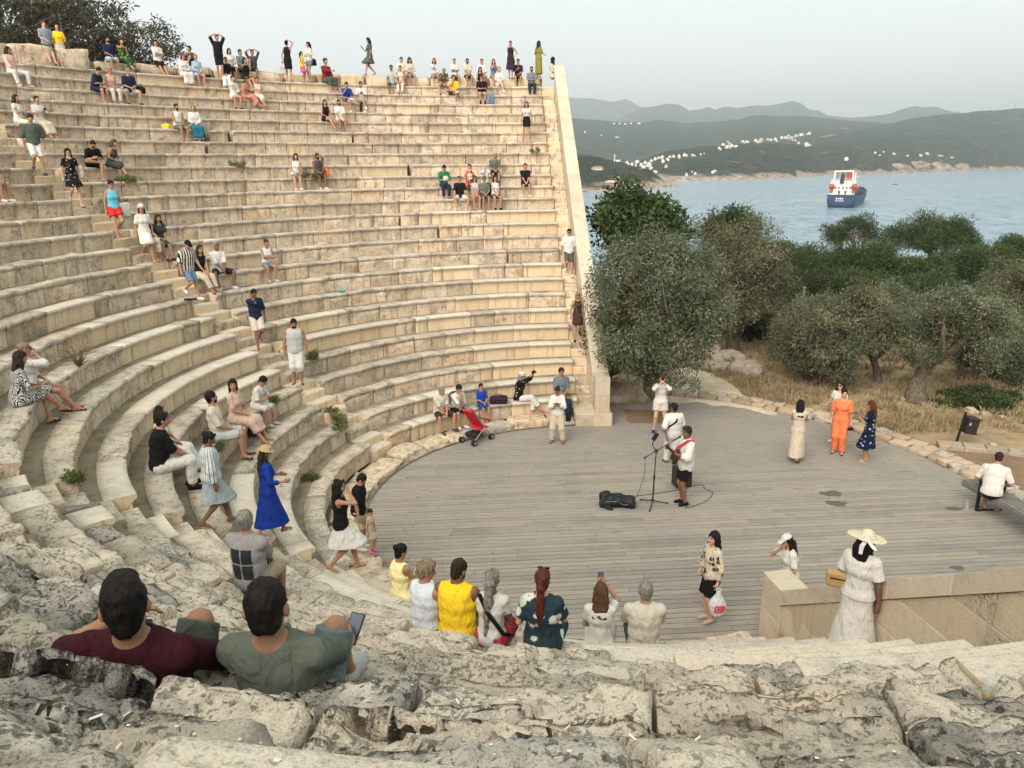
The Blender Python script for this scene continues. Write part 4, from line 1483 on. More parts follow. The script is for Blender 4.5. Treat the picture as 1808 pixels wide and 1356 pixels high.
def tree(name, label, base, crown_c, rx, ry, rz, leaf, rng_seed, n_clumps=300, per=110, size=0.10, rmin=.25, rmax=.5, trunk_r=0.2, fork=0.45, limbs=6, group=None,
         droop=.2, aspect=.3, up=0.0, flat=1.0, hollow=.4, lump=.6, twist=.18, stems=1, cat='tree', bottom=-.75, flare=1.5):
 rng = np.random.default_rng(rng_seed)
 e_ = empty(name, tuple(base))
 tag(e_, label, cat, group)
 base = np.array(base, float); cc = np.array(crown_c, float) - base
 mb = MB()
 for st in range(stems):
  off = np.array([0.0, 0, 0]) if stems == 1 else np.array([rng.uniform(-.25, .25), rng.uniform(-.25, .25), 0])
  f_ = cc * fork * np.array([.8, .8, 1]) + off * 2
  pts, rad = [], []
  o1 = rng.normal(size=3) * twist; o1[2] = 0
  o2 = rng.normal(size=3) * twist * .6; o2[2] = 0
  for i in range(10):
   t = i / 9
   pts.append(tuple(off + (f_ - off) * t + o1 * sin(pi * t) + o2 * sin(2 * pi * t) + np.array([0, 0, -.15 * (1 - t)])))
   rad.append(trunk_r * (1 + (flare - 1) * (1 - t) ** 4) * (1 - .35 * t) * (1 + .10 * rng.normal()) / (1 if stems == 1 else 1.35))
  mb.tube(pts, rad, 10, flat=.82)
  for l in range(limbs):
   d = rng.normal(size=3); d[2] = abs(d[2]) * .7 + .3
   d /= np.linalg.norm(d)
   tip = cc + d * np.array([rx, ry, rz]) * .78
   q = limb(mb, np.array(pts[-1 - (l % 2)]), tip, trunk_r * .5, trunk_r * .10, rng)
   for b in range(2):
    d2 = d + rng.normal(size=3) * .6
    d2[2] = max(d2[2], .2); d2 /= np.linalg.norm(d2)
    limb(mb, np.array(q[3 + b * 2]), cc + d2 * np.array([rx, ry, rz]) * .85, trunk_r * .22, trunk_r * .05, rng, seg=5, n=5)
 mb.build('trunk', M_BARK, e_, smooth=True)
 cl = crown_clumps(cc, rx, ry, rz, n_clumps, rmin, rmax, rng, rng_seed, hollow, lump, bottom)
 link('crown', leaf_cloud('crown', cl, per, size, leaf, rng, droop, aspect, flat, up), e_)
 return e_
def tree_px(name, label, trunk_px, dist, crown_px, half_w, half_h, leaf, seed, depth=1.0, base_z=None, **kw):
 c = at_d(crown_px[0], crown_px[1], dist)
 k = (dist * _c - (c[2] - CAM_H) * _s) / FPX
 bx = at_d(trunk_px, 678, dist)[0]
 bz = gz(bx, dist) if base_z is None else base_z
 return tree(name, label, (bx, dist, bz), c, half_w * k, half_w * k * depth, half_h * k, leaf, seed, **kw)
OL = 'olive trees beside the stage'
tree_px('olive_tree', 'big dense grey green olive tree growing through the deck beside the far parapet', 1160, 21.3, (1158, 533), 128, 132, L_OLIVE, 163, n_clumps=560, per=120, size=.105, rmin=.22, rmax=.42, trunk_r=.21, fork=.38, limbs=9, group=OL, base_z=-.05, droop=.45, hollow=.35, depth=.9, bottom=-1, lump=.35)
tree_px('olive_tree', 'brownish green olive tree behind the heap of grey boulders', 1293, 28.5, (1305, 500), 88, 108, L_OLIVE2, 102, n_clumps=420, per=110, size=.115, rmin=.25, rmax=.45, trunk_r=.24, fork=.42, limbs=8, group=OL, hollow=.3)
tree_px('olive_tree', 'bushy low olive tree right of the boulders, foliage hanging to the grass', 1430, 24.5, (1440, 612), 84, 68, L_OLIVE, 103, n_clumps=300, per=120, size=.10, rmin=.2, rmax=.38, trunk_r=.16, fork=.3, limbs=7, group=OL, droop=.35, hollow=.3, stems=2)
tree_px('olive_tree', 'slender straight olive tree left of the leaning trunk', 1551, 24.3, (1515, 575), 88, 64, L_OLIVE2, 104, n_clumps=300, per=120, size=.10, rmin=.2, rmax=.38, trunk_r=.15, fork=.45, limbs=7, group=OL, hollow=.35, flare=1.2)
tree_px('olive_tree', 'silvery olive tree with a thick leaning gnarled trunk', 1622, 22.0, (1690, 572), 90, 78, L_OLIVE, 105, n_clumps=380, per=120, size=.095, rmin=.2, rmax=.38, trunk_r=.24, fork=.55, limbs=9, group=OL, hollow=.35, twist=.3)
tree_px('olive_tree', 'olive tree behind the leaning gnarled trunk', 1672, 24.5, (1738, 615), 58, 52, L_OLIVE, 106, n_clumps=200, per=110, size=.10, rmin=.2, rmax=.38, trunk_r=.17, fork=.5, limbs=6, group=OL, hollow=.4)
tree_px('olive_tree', 'grey olive tree at the right edge of the frame', 1800, 29, (1800, 545), 76, 92, L_OLIVE2, 107, n_clumps=260, per=110, size=.11, rmin=.25, rmax=.45, trunk_r=.2, limbs=6, group=OL)
tree_px('olive_tree', 'small olive tree between the low shrub and the right edge', 1790, 24, (1800, 650), 40, 42, L_OLIVE, 108, n_clumps=120, per=100, size=.10, rmin=.2, rmax=.36, trunk_r=.12, limbs=5, group=OL, hollow=.4)
tree_px('olive_tree', 'olive tree in the second row behind the bushy low one', 1470, 31, (1430, 575), 74, 52, L_OLIVE, 109, n_clumps=220, per=100, size=.12, rmin=.25, rmax=.45, trunk_r=.16, limbs=5, group=OL)
tree_px('olive_tree', 'pale olive tree in the second row below the pines', 1560, 33, (1580, 545), 60, 44, L_OLIVE, 118, n_clumps=180, per=100, size=.12, rmin=.25, rmax=.45, trunk_r=.16, limbs=5, group=OL)
tree_px('carob_tree', 'dark green leafy tree rising above the big olive tree', 1120, 27.5, (1130, 398), 76, 54, L_CAROB, 110, n_clumps=120, per=110, size=.20, rmin=.35, rmax=.6, trunk_r=.2, limbs=9, droop=-.1, aspect=.5, hollow=.25, lump=.4, bottom=-.9)
tree_px('shrub', 'dark green shrub between the parapet and the big olive', 1075, 22.8, (1078, 612), 36, 46, L_CAROB, 111, n_clumps=90, per=110, size=.12, rmin=.2, rmax=.36, trunk_r=.06, limbs=5, aspect=.5, cat='shrub')
tree_px('dark_shrub', 'dark shrub behind the olives right of the boulders', 1355, 31, (1358, 598), 62, 46, L_DARK, 112, n_clumps=170, per=110, size=.15, rmin=.3, rmax=.5, trunk_r=.08, limbs=6, aspect=.45, cat='shrub')
tree_px('dark_shrub', 'dark shrub deep under the olives at right', 1600, 36, (1590, 610), 110, 30, L_DARK, 119, n_clumps=200, per=100, size=.17, rmin=.3, rmax=.55, trunk_r=.08, limbs=6, aspect=.45, cat='shrub')
tree_px('ground_shrub', 'low spreading dark green shrub in the dry grass below the olives', 1730, 21.8, (1738, 722), 92, 24, L_CAROB, 113, n_clumps=260, per=100, size=.075, rmin=.12, rmax=.22, trunk_r=.03, limbs=6, aspect=.5, hollow=.5, cat='shrub', bottom=-.2)
tree_px('shrub', 'tall dark shrub behind the right hand olives', 1290, 40, (1290, 402), 48, 24, L_PINE, 114, n_clumps=110, per=110, size=.20, rmin=.4, rmax=.7, trunk_r=.15, limbs=5, aspect=.35, base_z=-3.0)
PG = 'pines between the olive grove and the sea'
def pine(label, trunk_px, dist, crown_px, hw, hh, seed, leaf=L_PINE, n=170, name='pine_tree', **kw):
 a = dict(n_clumps=n, per=130, size=.30, rmin=.5, rmax=.95, trunk_r=.25, fork=.75, limbs=9, group=PG, aspect=.16, droop=-.35, flat=.6, hollow=.3, lump=.45, bottom=-.45, flare=1.1)
 a.update(kw)
 return tree_px(name, label, trunk_px, dist, crown_px, hw, hh, leaf, seed, **a)
pine('small round pine standing against the water right of the middle', 1500, 68, (1502, 417), 46, 26, 121, n=70)
pine('largest broad pine rising against the water at right', 1650, 62, (1648, 425), 86, 44, 122, n=190)
pine('umbrella pine at the left end of the dark pine canopy', 1425, 56, (1425, 478), 48, 36, 123)
pine('umbrella pine second from the left in the dark canopy', 1480, 54, (1482, 480), 52, 36, 124)
pine('umbrella pine in the middle of the dark canopy', 1550, 53, (1545, 484), 56, 38, 125)
pine('umbrella pine behind the street lamp, right part of the canopy', 1615, 54, (1615, 490), 52, 36, 126)
pine('umbrella pine in the front of the dark canopy below the small round pine', 1505, 48, (1510, 512), 62, 30, 127)
pine('umbrella pine at the front left of the canopy, above the dark shrub', 1400, 50, (1400, 515), 50, 34, 128)
pine('broad dark pine right of the street lamp', 1712, 56, (1712, 480), 56, 40, 129)
pine('dark pine at the right edge against the water', 1800, 60, (1796, 462), 50, 38, 130)
pine('dark pine filling the gap left of the pine canopy', 1370, 58, (1365, 462), 40, 28, 131)
pine('low pine behind the right hand olive crowns', 1650, 46, (1640, 520), 60, 26, 132)
tree_px('cypress_tree', 'narrow dark cypress in front of the pine canopy', 1441, 44, (1441, 515), 14, 42, L_DARK, 133, n_clumps=60, per=120, size=.16, rmin=.25, rmax=.4, trunk_r=.1, limbs=3, up=.8, aspect=.3, bottom=-1, hollow=.1)
# pair of trees behind the upper left rim
tb = zrow(25) - .2
tree_px('rim_tree', 'large dark spreading tree behind the rim at upper left', 45, 37, (40, 25), 150, 82, L_RIM, 141, base_z=tb, n_clumps=210, per=70, size=.19, rmin=.35, rmax=.62, trunk_r=.24, fork=.5, limbs=14, aspect=.45, hollow=.45, lump=.6, bottom=-.95)
tree_px('rim_tree', 'part of the upper left tree group nearest the couple on the boulders', 150, 36, (150, 62), 62, 58, L_RIM, 142, base_z=tb, n_clumps=70, per=70, size=.19, rmin=.32, rmax=.55, trunk_r=.16, fork=.4, limbs=9, aspect=.45, hollow=.3, lump=.5, bottom=-.95)
tree_px('rim_tree', 'smaller sparse tree against the sky right of the large dark tree', 255, 37, (258, 84), 62, 56, L_RIM, 143, base_z=tb, n_clumps=50, per=50, size=.16, rmin=.28, rmax=.5, trunk_r=.10, fork=.3, limbs=12, aspect=.45, hollow=.45, lump=.6, bottom=-.9, stems=2)
# weeds on the seats
def weed(label, px, py, w, h, seed, n=26, leaf=L_WEED):
 p = hit(px, py)
 rng = np.random.default_rng(seed)
 k = (p[1] * _c - (p[2] - CAM_H) * _s) / FPX
 cl = [(rng.uniform(-w, w) * k * .8, rng.uniform(-.08, .08), rng.uniform(0.02, h) * k, rng.uniform(.04, .09)) for _ in range(n)]
 e_ = empty('weed', tuple(p))
 tag(e_, label, 'weed')
 link('leaves', leaf_cloud('leaves', cl, 40, .05, leaf, rng, 0, .4, 1, .3), e_)
 mb = MB()
 for i in range(10):
  q = cl[i]
  mb.tube([(q[0] * .4, q[1] * .4, -.02), (q[0] * .8, q[1], q[2] * .6), (q[0], q[1], q[2])], [.006, .005, .003], 4)
 mb.build('stems', plain('weed_stem', (.12, .12, .06), .9), e_)
weed('green weed tuft on the seats beside the man in the grey vest', 553, 656, 12, 14, 1)
weed('tall weed growing by the lone block left of the stage', 602, 790, 14, 28, 2, 34)
weed('low green weeds along a seat below the tall weed', 550, 848, 14, 10, 3)
weed('green weeds under the couple seated in the middle rows', 545, 332, 26, 7, 4, 40)
weed('green weeds behind the woman in red shorts', 225, 338, 22, 7, 5, 36)
weed('dark green weeds on a high seat right of the blonde in a white blouse', 420, 308, 16, 6, 6, 30)
weed('small weed on the seat edge right of the boy in white', 488, 735, 8, 8, 7, 16)
weed('small weeds between the striped shirt walker and the seated family', 390, 800, 7, 12, 8, 18)
weed('patch of dark weeds in the corner of the left stairway', 132, 866, 16, 3, 9, 36, L_WEED)
weed('green weeds low on the stage side seats near the middle stairway', 585, 735, 14, 5, 10, 20)
weed('tiny weeds high on the seats near the far parapet', 945, 277, 9, 8, 11, 18)
# dry tufted grass plant on a seat
p = hit(146, 684); e_ = empty('dry_plant', tuple(p)); tag(e_, 'dry wispy grass tuft growing from a restored seat at left', 'weed')
mb = MB()
rr = random.Random(4)
for i in range(60):
 a = rr.uniform(0, 6.28); l = rr.uniform(.15, .5); h_ = rr.uniform(.15, .5)
 mb.tube([(0, 0, 0), (l * .35 * cos(a), l * .35 * sin(a), h_ * .7), (l * cos(a), l * sin(a), h_ * .9)], [.006, .004, .002], 3, cap=False)
mb.build('blades', L_DRY, e_)
# ---------------------------------------------------------------- air: one closed box of thin even haze round everything
mb = MB()
mb.box((1500, 3600, 250), (11000, 9000, 590))
hz = mb.build('haze', plain('unused_haze_base', (.5, .5, .5)))
hm = bpy.data.materials.new('thin_air')
hm.use_nodes = True
hm.node_tree.nodes.clear()
_o = hm.node_tree.nodes.new('ShaderNodeOutputMaterial')
_v = hm.node_tree.nodes.new('ShaderNodeVolumePrincipled')
_v.inputs['Color'].default_value = (0.76, 0.88, 1.0, 1)
_v.inputs['Density'].default_value = 0.00023
_v.inputs['Anisotropy'].default_value = 0.2
hm.node_tree.links.new(_v.outputs[0], _o.inputs['Volume'])
hz.data.materials.clear()
hz.data.materials.append(hm)
tag(hz, kind='stuff')
# ---------------------------------------------------------------- figures: bodies and clothes grown as smooth distance fields
_OFF = np.array([[0, 0, 0], [1, 0, 0], [0, 1, 0], [1, 1, 0], [0, 0, 1], [1, 0, 1], [0, 1, 1], [1, 1, 1]])
_EDG = [(0, 1), (2, 3), (4, 5), (6, 7), (0, 2), (1, 3), (4, 6), (5, 7), (0, 4), (1, 5), (2, 6), (3, 7)]
def nets(F, org, h):
 S = F < 0
 nx, ny, nz = F.shape
 cnt = np.zeros((nx - 1, ny - 1, nz - 1), np.int8)
 for o in _OFF:
  cnt += S[o[0]:nx - 1 + o[0], o[1]:ny - 1 + o[1], o[2]:nz - 1 + o[2]]
 mixed = (cnt > 0) & (cnt < 8)
 C = np.argwhere(mixed)
 if len(C) == 0:
  return np.zeros((0, 3)), np.zeros((0, 4), int)
 ids = np.full(mixed.shape, -1, np.int64)
 ids[mixed] = np.arange(len(C))
 val = np.stack([F[C[:, 0] + o[0], C[:, 1] + o[1], C[:, 2] + o[2]] for o in _OFF], 1)
 acc = np.zeros((len(C), 3)); num = np.zeros(len(C))
 for a, b in _EDG:
  va, vb = val[:, a], val[:, b]
  m = (va < 0) != (vb < 0)
  t = va[m] / (va[m] - vb[m])
  acc[m] += _OFF[a] + (_OFF[b] - _OFF[a]) * t[:, None]
  num[m] += 1
 V = org + (C + acc / num[:, None]) * h
 Q = []
 for ax in range(3):
  u, w = (ax + 1) % 3, (ax + 2) % 3
  sl = [slice(None)] * 3; sl2 = [slice(None)] * 3
  sl[ax] = slice(0, -1); sl2[ax] = slice(1, None)
  A_, B_ = S[tuple(sl)], S[tuple(sl2)]
  E_ = np.argwhere(A_ != B_)
  if len(E_) == 0: continue
  ok = (E_[:, u] > 0) & (E_[:, w] > 0) & (E_[:, u] < F.shape[u] - 1) & (E_[:, w] < F.shape[w] - 1)
  E_ = E_[ok]
  if len(E_) == 0: continue
  inside = A_[E_[:, 0], E_[:, 1], E_[:, 2]]
  q = []
  for du, dw in ((-1, -1), (0, -1), (0, 0), (-1, 0)):
   c = E_.copy(); c[:, u] += du; c[:, w] += dw
   q.append(ids[c[:, 0], c[:, 1], c[:, 2]])
  q = np.stack(q, 1)
  q[~inside] = q[~inside][:, ::-1]
  Q.append(q)
 return V, np.concatenate(Q)
class SDF:
 def __init__(s):
  s.ops = []
 def cap(s, p, q, r1, r2, k=.02, flat=False):
  p, q = np.array(p, float), np.array(q, float)
  R = max(r1, r2)
  s.ops.append(('c', np.minimum(p, q) - R, np.maximum(p, q) + R, k, (p, q, r1, r2, flat)))
  return s
 def ell(s, c, ax, R=None, k=.02):
  c = np.array(c, float); ax = np.array(ax, float)
  R = np.eye(3) if R is None else np.asarray(R, float)      # columns: local axes
  ext = np.abs(R) @ ax
  s.ops.append(('e', c - ext, c + ext, k, (c, ax, R)))
  return s
 def box(s, c, half, R=None, r=.01, k=.0):
  c = np.array(c, float); half = np.array(half, float)
  R = np.eye(3) if R is None else np.asarray(R, float)
  ext = np.abs(R) @ half
  s.ops.append(('b', c - ext, c + ext, k, (c, half, R, r)))
  return s
 def tube(s, P, ab, X, Y, k=.03):
  P = [np.array(p, float) for p in P]
  for i in range(len(P) - 1):
   m = max(max(ab[i]), max(ab[i + 1]))
   s.ops.append(('t', np.minimum(P[i], P[i + 1]) - m, np.maximum(P[i], P[i + 1]) + m, k if i else k, (P[i], P[i + 1], ab[i], ab[i + 1], np.array(X[i], float), np.array(X[i + 1], float))))
  return s
 def cut(s, fn):
  s.ops.append(('x', None, None, 0, fn))
  return s
 def sub(s, c, ax, R=None, k=.01):
  c = np.array(c, float); ax = np.array(ax, float)
  R = np.eye(3) if R is None else np.asarray(R, float)
  s.ops.append(('s', None, None, k, (c, ax, R)))
  return s
 def warp(s, amp, freq, seed=0):
  s.ops.append(('w', None, None, 0, (amp, freq, seed)))
  return s
 @staticmethod
 def _d(kind, a, P):
  if kind == 'c':
   p, q, r1, r2, flat = a
   ab = q - p; L = ab @ ab + 1e-12
   tt = ((P - p) @ ab) / L
   t = np.clip(tt, 0, 1)
   e = P - p - t[..., None] * ab
   d = np.sqrt(np.einsum('...i,...i', e, e)) - (r1 + (r2 - r1) * t)
   return np.maximum(d, (tt - 1) * sqrt(L)) if flat else d
  if kind in 'es':
   c, ax, R = a
   l = ((P - c) @ R) / ax
   n = np.sqrt(np.einsum('...i,...i', l, l))
   g = l / ax
   gn = np.sqrt(np.einsum('...i,...i', g, g)) + 1e-9
   return n * (n - 1) / gn
  if kind == 'b':
   c, h, R, r = a
   l = np.abs((P - c) @ R) - h + r
   return np.sqrt((np.maximum(l, 0) ** 2).sum(-1)) + np.minimum(l.max(-1), 0) - r
  if kind == 't':
   p, q, a0, a1, X0, X1 = a
   ab = q - p; L = sqrt(ab @ ab) + 1e-9; dn = ab / L
   tt = ((P - p) @ dn) / L
   t = np.clip(tt, 0, 1)
   X = X0 + X1; X = X - dn * (X @ dn); X = X / np.linalg.norm(X)
   Y = np.cross(dn, X)
   rel = P - p - t[..., None] * ab
   x, y, z = rel @ X, rel @ Y, rel @ dn
   A = a0[0] + (a1[0] - a0[0]) * t; B = a0[1] + (a1[1] - a0[1]) * t
   m = np.minimum(A, B)
   zc = m * .8
   n = np.sqrt((x / A) ** 2 + (y / B) ** 2 + (z / zc) ** 2)
   gn = np.sqrt((x / A / A) ** 2 + (y / B / B) ** 2 + (z / zc / zc) ** 2) + 1e-9
   return np.where(n < 1e-6, -m, n * (n - 1) / gn)
 def geo(s, h, pad=0.0):
  lo = np.min([o[1] for o in s.ops if o[1] is not None], 0) - 2.6 * h
  hi = np.max([o[2] for o in s.ops if o[2] is not None], 0) + 2.6 * h
  n = np.maximum(np.ceil((hi - lo) / h).astype(int) + 1, 4)
  F = np.full(n, 0.12)
  ax = [lo[i] + np.arange(n[i]) * h for i in range(3)]
  full = None
  for kind, a, b, k, arg in s.ops:
   if kind in 'ceb' or kind == 't':
    m = k + 1.5 * h
    i0 = np.clip(np.floor((a - m - lo) / h).astype(int), 0, n - 1)
    i1 = np.clip(np.ceil((b + m - lo) / h).astype(int) + 1, 1, n)
    g = np.stack(np.meshgrid(ax[0][i0[0]:i1[0]], ax[1][i0[1]:i1[1]], ax[2][i0[2]:i1[2]], indexing='ij'), -1)
    d = s._d(kind, arg, g)
    sl = (slice(i0[0], i1[0]), slice(i0[1], i1[1]), slice(i0[2], i1[2]))
    f = F[sl]
    if k > 0:
     hh = np.maximum(k - np.abs(f - d), 0) / k
     F[sl] = np.minimum(f, d) - hh * hh * k * .25
    else:
     F[sl] = np.minimum(f, d)
   else:
    if full is None:
     full = np.stack(np.meshgrid(*ax, indexing='ij'), -1)
    if kind == 'x':
     F = np.maximum(F, arg(full))
    elif kind == 's':
     F = np.maximum(F, -s._d('s', arg, full))
    elif kind == 'w':
     amp, fr, sd = arg
     near = np.abs(F) < amp * 2 + 2 * h
     F[near] += amp * vnoise(full[near], fr, sd, 2)
  F = np.clip(F, -.2, .2)
  F[0] = F[-1] = .1; F[:, 0] = F[:, -1] = .1; F[:, :, 0] = F[:, :, -1] = .1
  return nets(F, lo, h)
 def mesh(s, name, h, mat, parent=None, extra=None):
  V, Q = s.geo(h)
  if extra:
   for (v2, q2) in extra:
    Q = np.concatenate([Q, q2 + len(V)]); V = np.concatenate([V, v2])
  if len(V) == 0:
   return None
  return link(name, mesh_np(name, V, Q, [mat]), parent)
def nrm(v):
 v = np.array(v, float)
 return v / (np.linalg.norm(v) + 1e-12)
def rotz(v, a):
 c, s_ = cos(a), sin(a)
 return np.array([v[0] * c - v[1] * s_, v[0] * s_ + v[1] * c, v[2]])
def ik(a, b, l1, l2, hint):
 a, b = np.array(a, float), np.array(b, float)
 d = b - a; L = np.linalg.norm(d)
 mx = (l1 + l2) * .995
 if L > mx:
  b = a + d / L * mx; d = b - a; L = mx
 L = max(L, abs(l1 - l2) + .01)
 u = nrm(d)
 x = (l1 * l1 - l2 * l2 + L * L) / (2 * L)
 y = sqrt(max(0, l1 * l1 - x * x))
 h_ = np.array(hint, float); h_ = h_ - u * (h_ @ u)
 if np.linalg.norm(h_) < 1e-4: h_ = np.array([0, 0, -1.0])
 return a + u * x + nrm(h_) * y, b
def skinmat(name, c):
 b = NB(name)
 n_ = b.noise(b.coord('Object', rnd=True), 16, 4, .6)
 n2 = b.noise(b.coord('Object'), 220, 2)
 b.set('Base Color', b.mix(b.ramp(n_, [(.3, 0), (.7, 1)]), [c[0] * .86, c[1] * .80, c[2] * .78], [c[0] * 1.08, c[1] * 1.05, c[2] * 1.02]))
 b.set('Roughness', .6); b.set('Specular IOR Level', .22)
 b.bump(n2, .25, .004)
 return b.done()
SKIN = {k_: skinmat(n_, c_) for k_, n_, c_ in (('fair', 'fair_skin', (.50, .32, .235)), ('tan', 'tanned_skin', (.375, .215, .145)), ('olive', 'olive_skin', (.31, .18, .12)), ('brown', 'brown_skin', (.185, .10, .066)), ('red', 'sunburnt_skin', (.42, .22, .16)))}
def hairmat(name, c):
 b = NB(name)
 n_ = b.noise(b.coord('Object', (60, 60, 9), rnd=True), 1.0, 3)
 b.set('Base Color', b.mix(b.ramp(n_, [(.35, 0), (.7, 1)]), [x * .55 for x in c], [x * 1.5 for x in c]))
 b.set('Roughness', .62); b.set('Specular IOR Level', .14)
 b.bump(n_, .9, .012)
 return b.done()
HAIR = {'black': hairmat('black_hair', (.010, .009, .009)), 'dark': hairmat('dark_brown_hair', (.026, .017, .012)), 'brown': hairmat('brown_hair', (.075, .042, .023)),
  'blonde': hairmat('blonde_hair', (.27, .18, .09)), 'grey': hairmat('grey_hair', (.20, .19, .175)), 'red': hairmat('dark_red_hair', (.085, .022, .014)), 'ash': hairmat('ash_blond_hair', (.20, .155, .10)),
  'auburn': hairmat('reddish_brown_hair', (.17, .055, .03))}
def cloth(name, c, rough=.85):
 if name in MATS: return MATS[name]
 b = NB(name)
 n_ = b.noise(b.coord('Object', (1, 1, .45), rnd=True), 13, 3, .5, .6)
 n2 = b.noise(b.coord('Object'), 260, 2)
 b.set('Base Color', b.mix(b.math('MULTIPLY', b.ramp(n2, [(.3, 1), (.6, 0)]), .18), c, [x * .7 for x in c]))
 b.set('Roughness', rough); b.set('Specular IOR Level', .1)
 b.bump(n_, .9, .045)
 return b.done()
CL = {}
for nm_, c_ in dict(white=(.57, .565, .55), offwhite=(.52, .485, .43), cream=(.50, .435, .35), beige=(.46, .38, .29), khaki=(.34, .29, .20), sand=(.40, .33, .255), grey=(.26, .26, .265), lightgrey=(.40, .41, .42),
     darkgrey=(.055, .058, .062), black=(.010, .010, .012), navy=(.014, .022, .050), blue=(.018, .055, .33), royal=(.012, .038, .27), lightblue=(.30, .40, .52), paleblue=(.60, .66, .76), denim=(.13, .20, .30), jeans=(.02, .03, .055),
     bluegreen=(.04, .34, .42), skyblue=(.12, .47, .62), red=(.62, .035, .028), darkred=(.20, .02, .025), maroon=(.040, .009, .015), pink=(.62, .40, .36), blush=(.62, .46, .40), hotpink=(.72, .10, .24), salmon=(.46, .20, .145),
     orange=(.74, .205, .085), yellow=(.84, .58, .03), paleyellow=(.86, .77, .40), mustard=(.74, .40, .05), green=(.02, .16, .065), sage=(.105, .125, .105), olive=(.20, .19, .035), greengrey=(.075, .09, .075), teal=(.02, .14, .22), brown=(.055, .030, .024), plum=(.035, .018, .032),
     slate=(.13, .17, .19), greyblue=(.20, .245, .29), stripegrey=(.36, .40, .40), slateblue=(.30, .38, .41), rust=(.20, .065, .045), straw=(.42, .31, .17), palestraw=(.60, .55, .38), rose=(.45, .09, .12)).items():
 CL[nm_] = cloth(nm_ + '_cloth', c_)
def pattern(name, fn):
 b = NB(name)
 c = fn(b)
 b.set('Base Color', c)
 b.set('Roughness', .85); b.set('Specular IOR Level', .1)
 n_ = b.noise(b.coord('Object', (1, 1, .45), rnd=True), 13, 3, .5, .6)
 b.bump(n_, .9, .045)
 CL[name.replace('_cloth', '')] = b.done()
pattern('zebra_cloth', lambda b: b.ramp(b.wave(b.coord('Object'), 16, 11, 2), [(.5, (.012, .012, .018)), (.53, (.58, .58, .58))], True))
pattern('bwstripe_cloth', lambda b: b.ramp(b.wave(b.coord('Object'), 5.2, 0, 0), [(.45, (.012, .012, .012)), (.5, (.56, .55, .52))], True))
def _radial(b):
 g = b.n.new('ShaderNodeTexGradient'); g.gradient_type = 'RADIAL'
 b.l.new(b.coord('Object'), g.inputs[0])
 w = b.math('SINE', b.math('MULTIPLY', g.outputs['Fac'], 2 * pi * 30))
 return b.ramp(w, [(.30, (.54, .57, .58)), (.55, (.16, .215, .29))], True)
pattern('finestripe_cloth', _radial)
pattern('pinkstripe_cloth', lambda b: b.ramp(b.wave(b.coord('Object', rot=(.3, .5, 0)), 13, .3, 0, 'Z'), [(.3, (.60, .47, .41)), (.6, (.42, .27, .23))]))
def _floral(bg, cols, sc, th):
 def f(b):
  co = b.coord('Object')
  v = b.voro(co, sc)
  vc = b.voro(co, sc, out='Color')
  sx = b.n.new('ShaderNodeSeparateXYZ'); b.l.new(vc, sx.inputs[0])
  wob = b.math('MULTIPLY', b.math('SUBTRACT', b.noise(co, sc * 3, 2), .5), .35)
  pet = b.ramp(b.math('ADD', v, wob), [(th - .04, 1), (th + .02, 0)])
  cor = b.ramp(v, [(.08, 1), (.12, 0)])
  keep = b.ramp(sx.outputs[1], [(.28, 0), (.3, 1)])
  n_ = len(cols)
  pc = b.ramp(sx.outputs[0], [(i / n_, c) for i, c in enumerate(cols)], True)
  c = b.mix(b.math('MULTIPLY', pet, keep), bg, pc)
  return b.mix(b.math('MULTIPLY', cor, keep), c, (.06, .05, .04))
 return f
pattern('bigfloral_cloth', _floral((.022, .042, .060), [(.62, .60, .58), (.62, .40, .46), (.50, .60, .50), (.66, .64, .60)], 7.5, .46))
pattern('navyfloral_cloth', _floral((.008, .012, .032), [(.25, .28, .36), (.12, .16, .28), (.35, .36, .40)], 13, .36))
pattern('blackfloral_cloth', _floral((.009, .009, .011), [(.60, .50, .36), (.5, .3, .3)], 15, .26))
pattern('whitefloral_cloth', _floral((.70, .68, .63), [(.5, .42, .3), (.45, .46, .33)], 16, .28))
pattern('greenleaf_cloth', _floral((.02, .055, .02), [(.22, .34, .05), (.09, .20, .04)], 13, .42))
pattern('camo_cloth', _floral((.10, .085, .05), [(.35, .30, .2), (.05, .05, .035)], 15, .40))
pattern('reddot_cloth', _floral((.34, .03, .045), [(.6, .5, .5)], 42, .22))
def _patch(b):
 co = b.coord('Object')
 t = b.n.new('ShaderNodeTexVoronoi'); t.distance = 'CHEBYCHEV'; t.inputs['Scale'].default_value = 11; t.inputs['Randomness'].default_value = .75
 b.l.new(co, t.inputs['Vector'])
 sx = b.n.new('ShaderNodeSeparateXYZ'); b.l.new(t.outputs['Color'], sx.inputs[0])
 sq = b.ramp(t.outputs['Distance'], [(.30, 1), (.31, 0)], True)
 keep = b.ramp(sx.outputs[1], [(.45, 0), (.46, 1)], True)
 pc = b.ramp(sx.outputs[0], [(0, (.03, .025, .025)), (.4, (.16, .025, .025)), (.6, (.10, .07, .045)), (.8, (.02, .02, .02))], True)
 return b.mix(b.math('MULTIPLY', sq, keep), (.50, .44, .345), pc)
pattern('patchwork_cloth', _patch)
M_GLASSES = plain('black_plastic', (.008, .008, .009), .25, spec=.5)
M_PHONE = plain('dark_phone', (.012, .012, .014), .2, spec=.5)
M_LIP = plain('lips', (.34, .11, .09), .5)
M_EYE = plain('dark_eyes', (.02, .014, .012), .4)
M_BROW = plain('dark_brows', (.03, .02, .015), .8)
PCOUNT = [0]
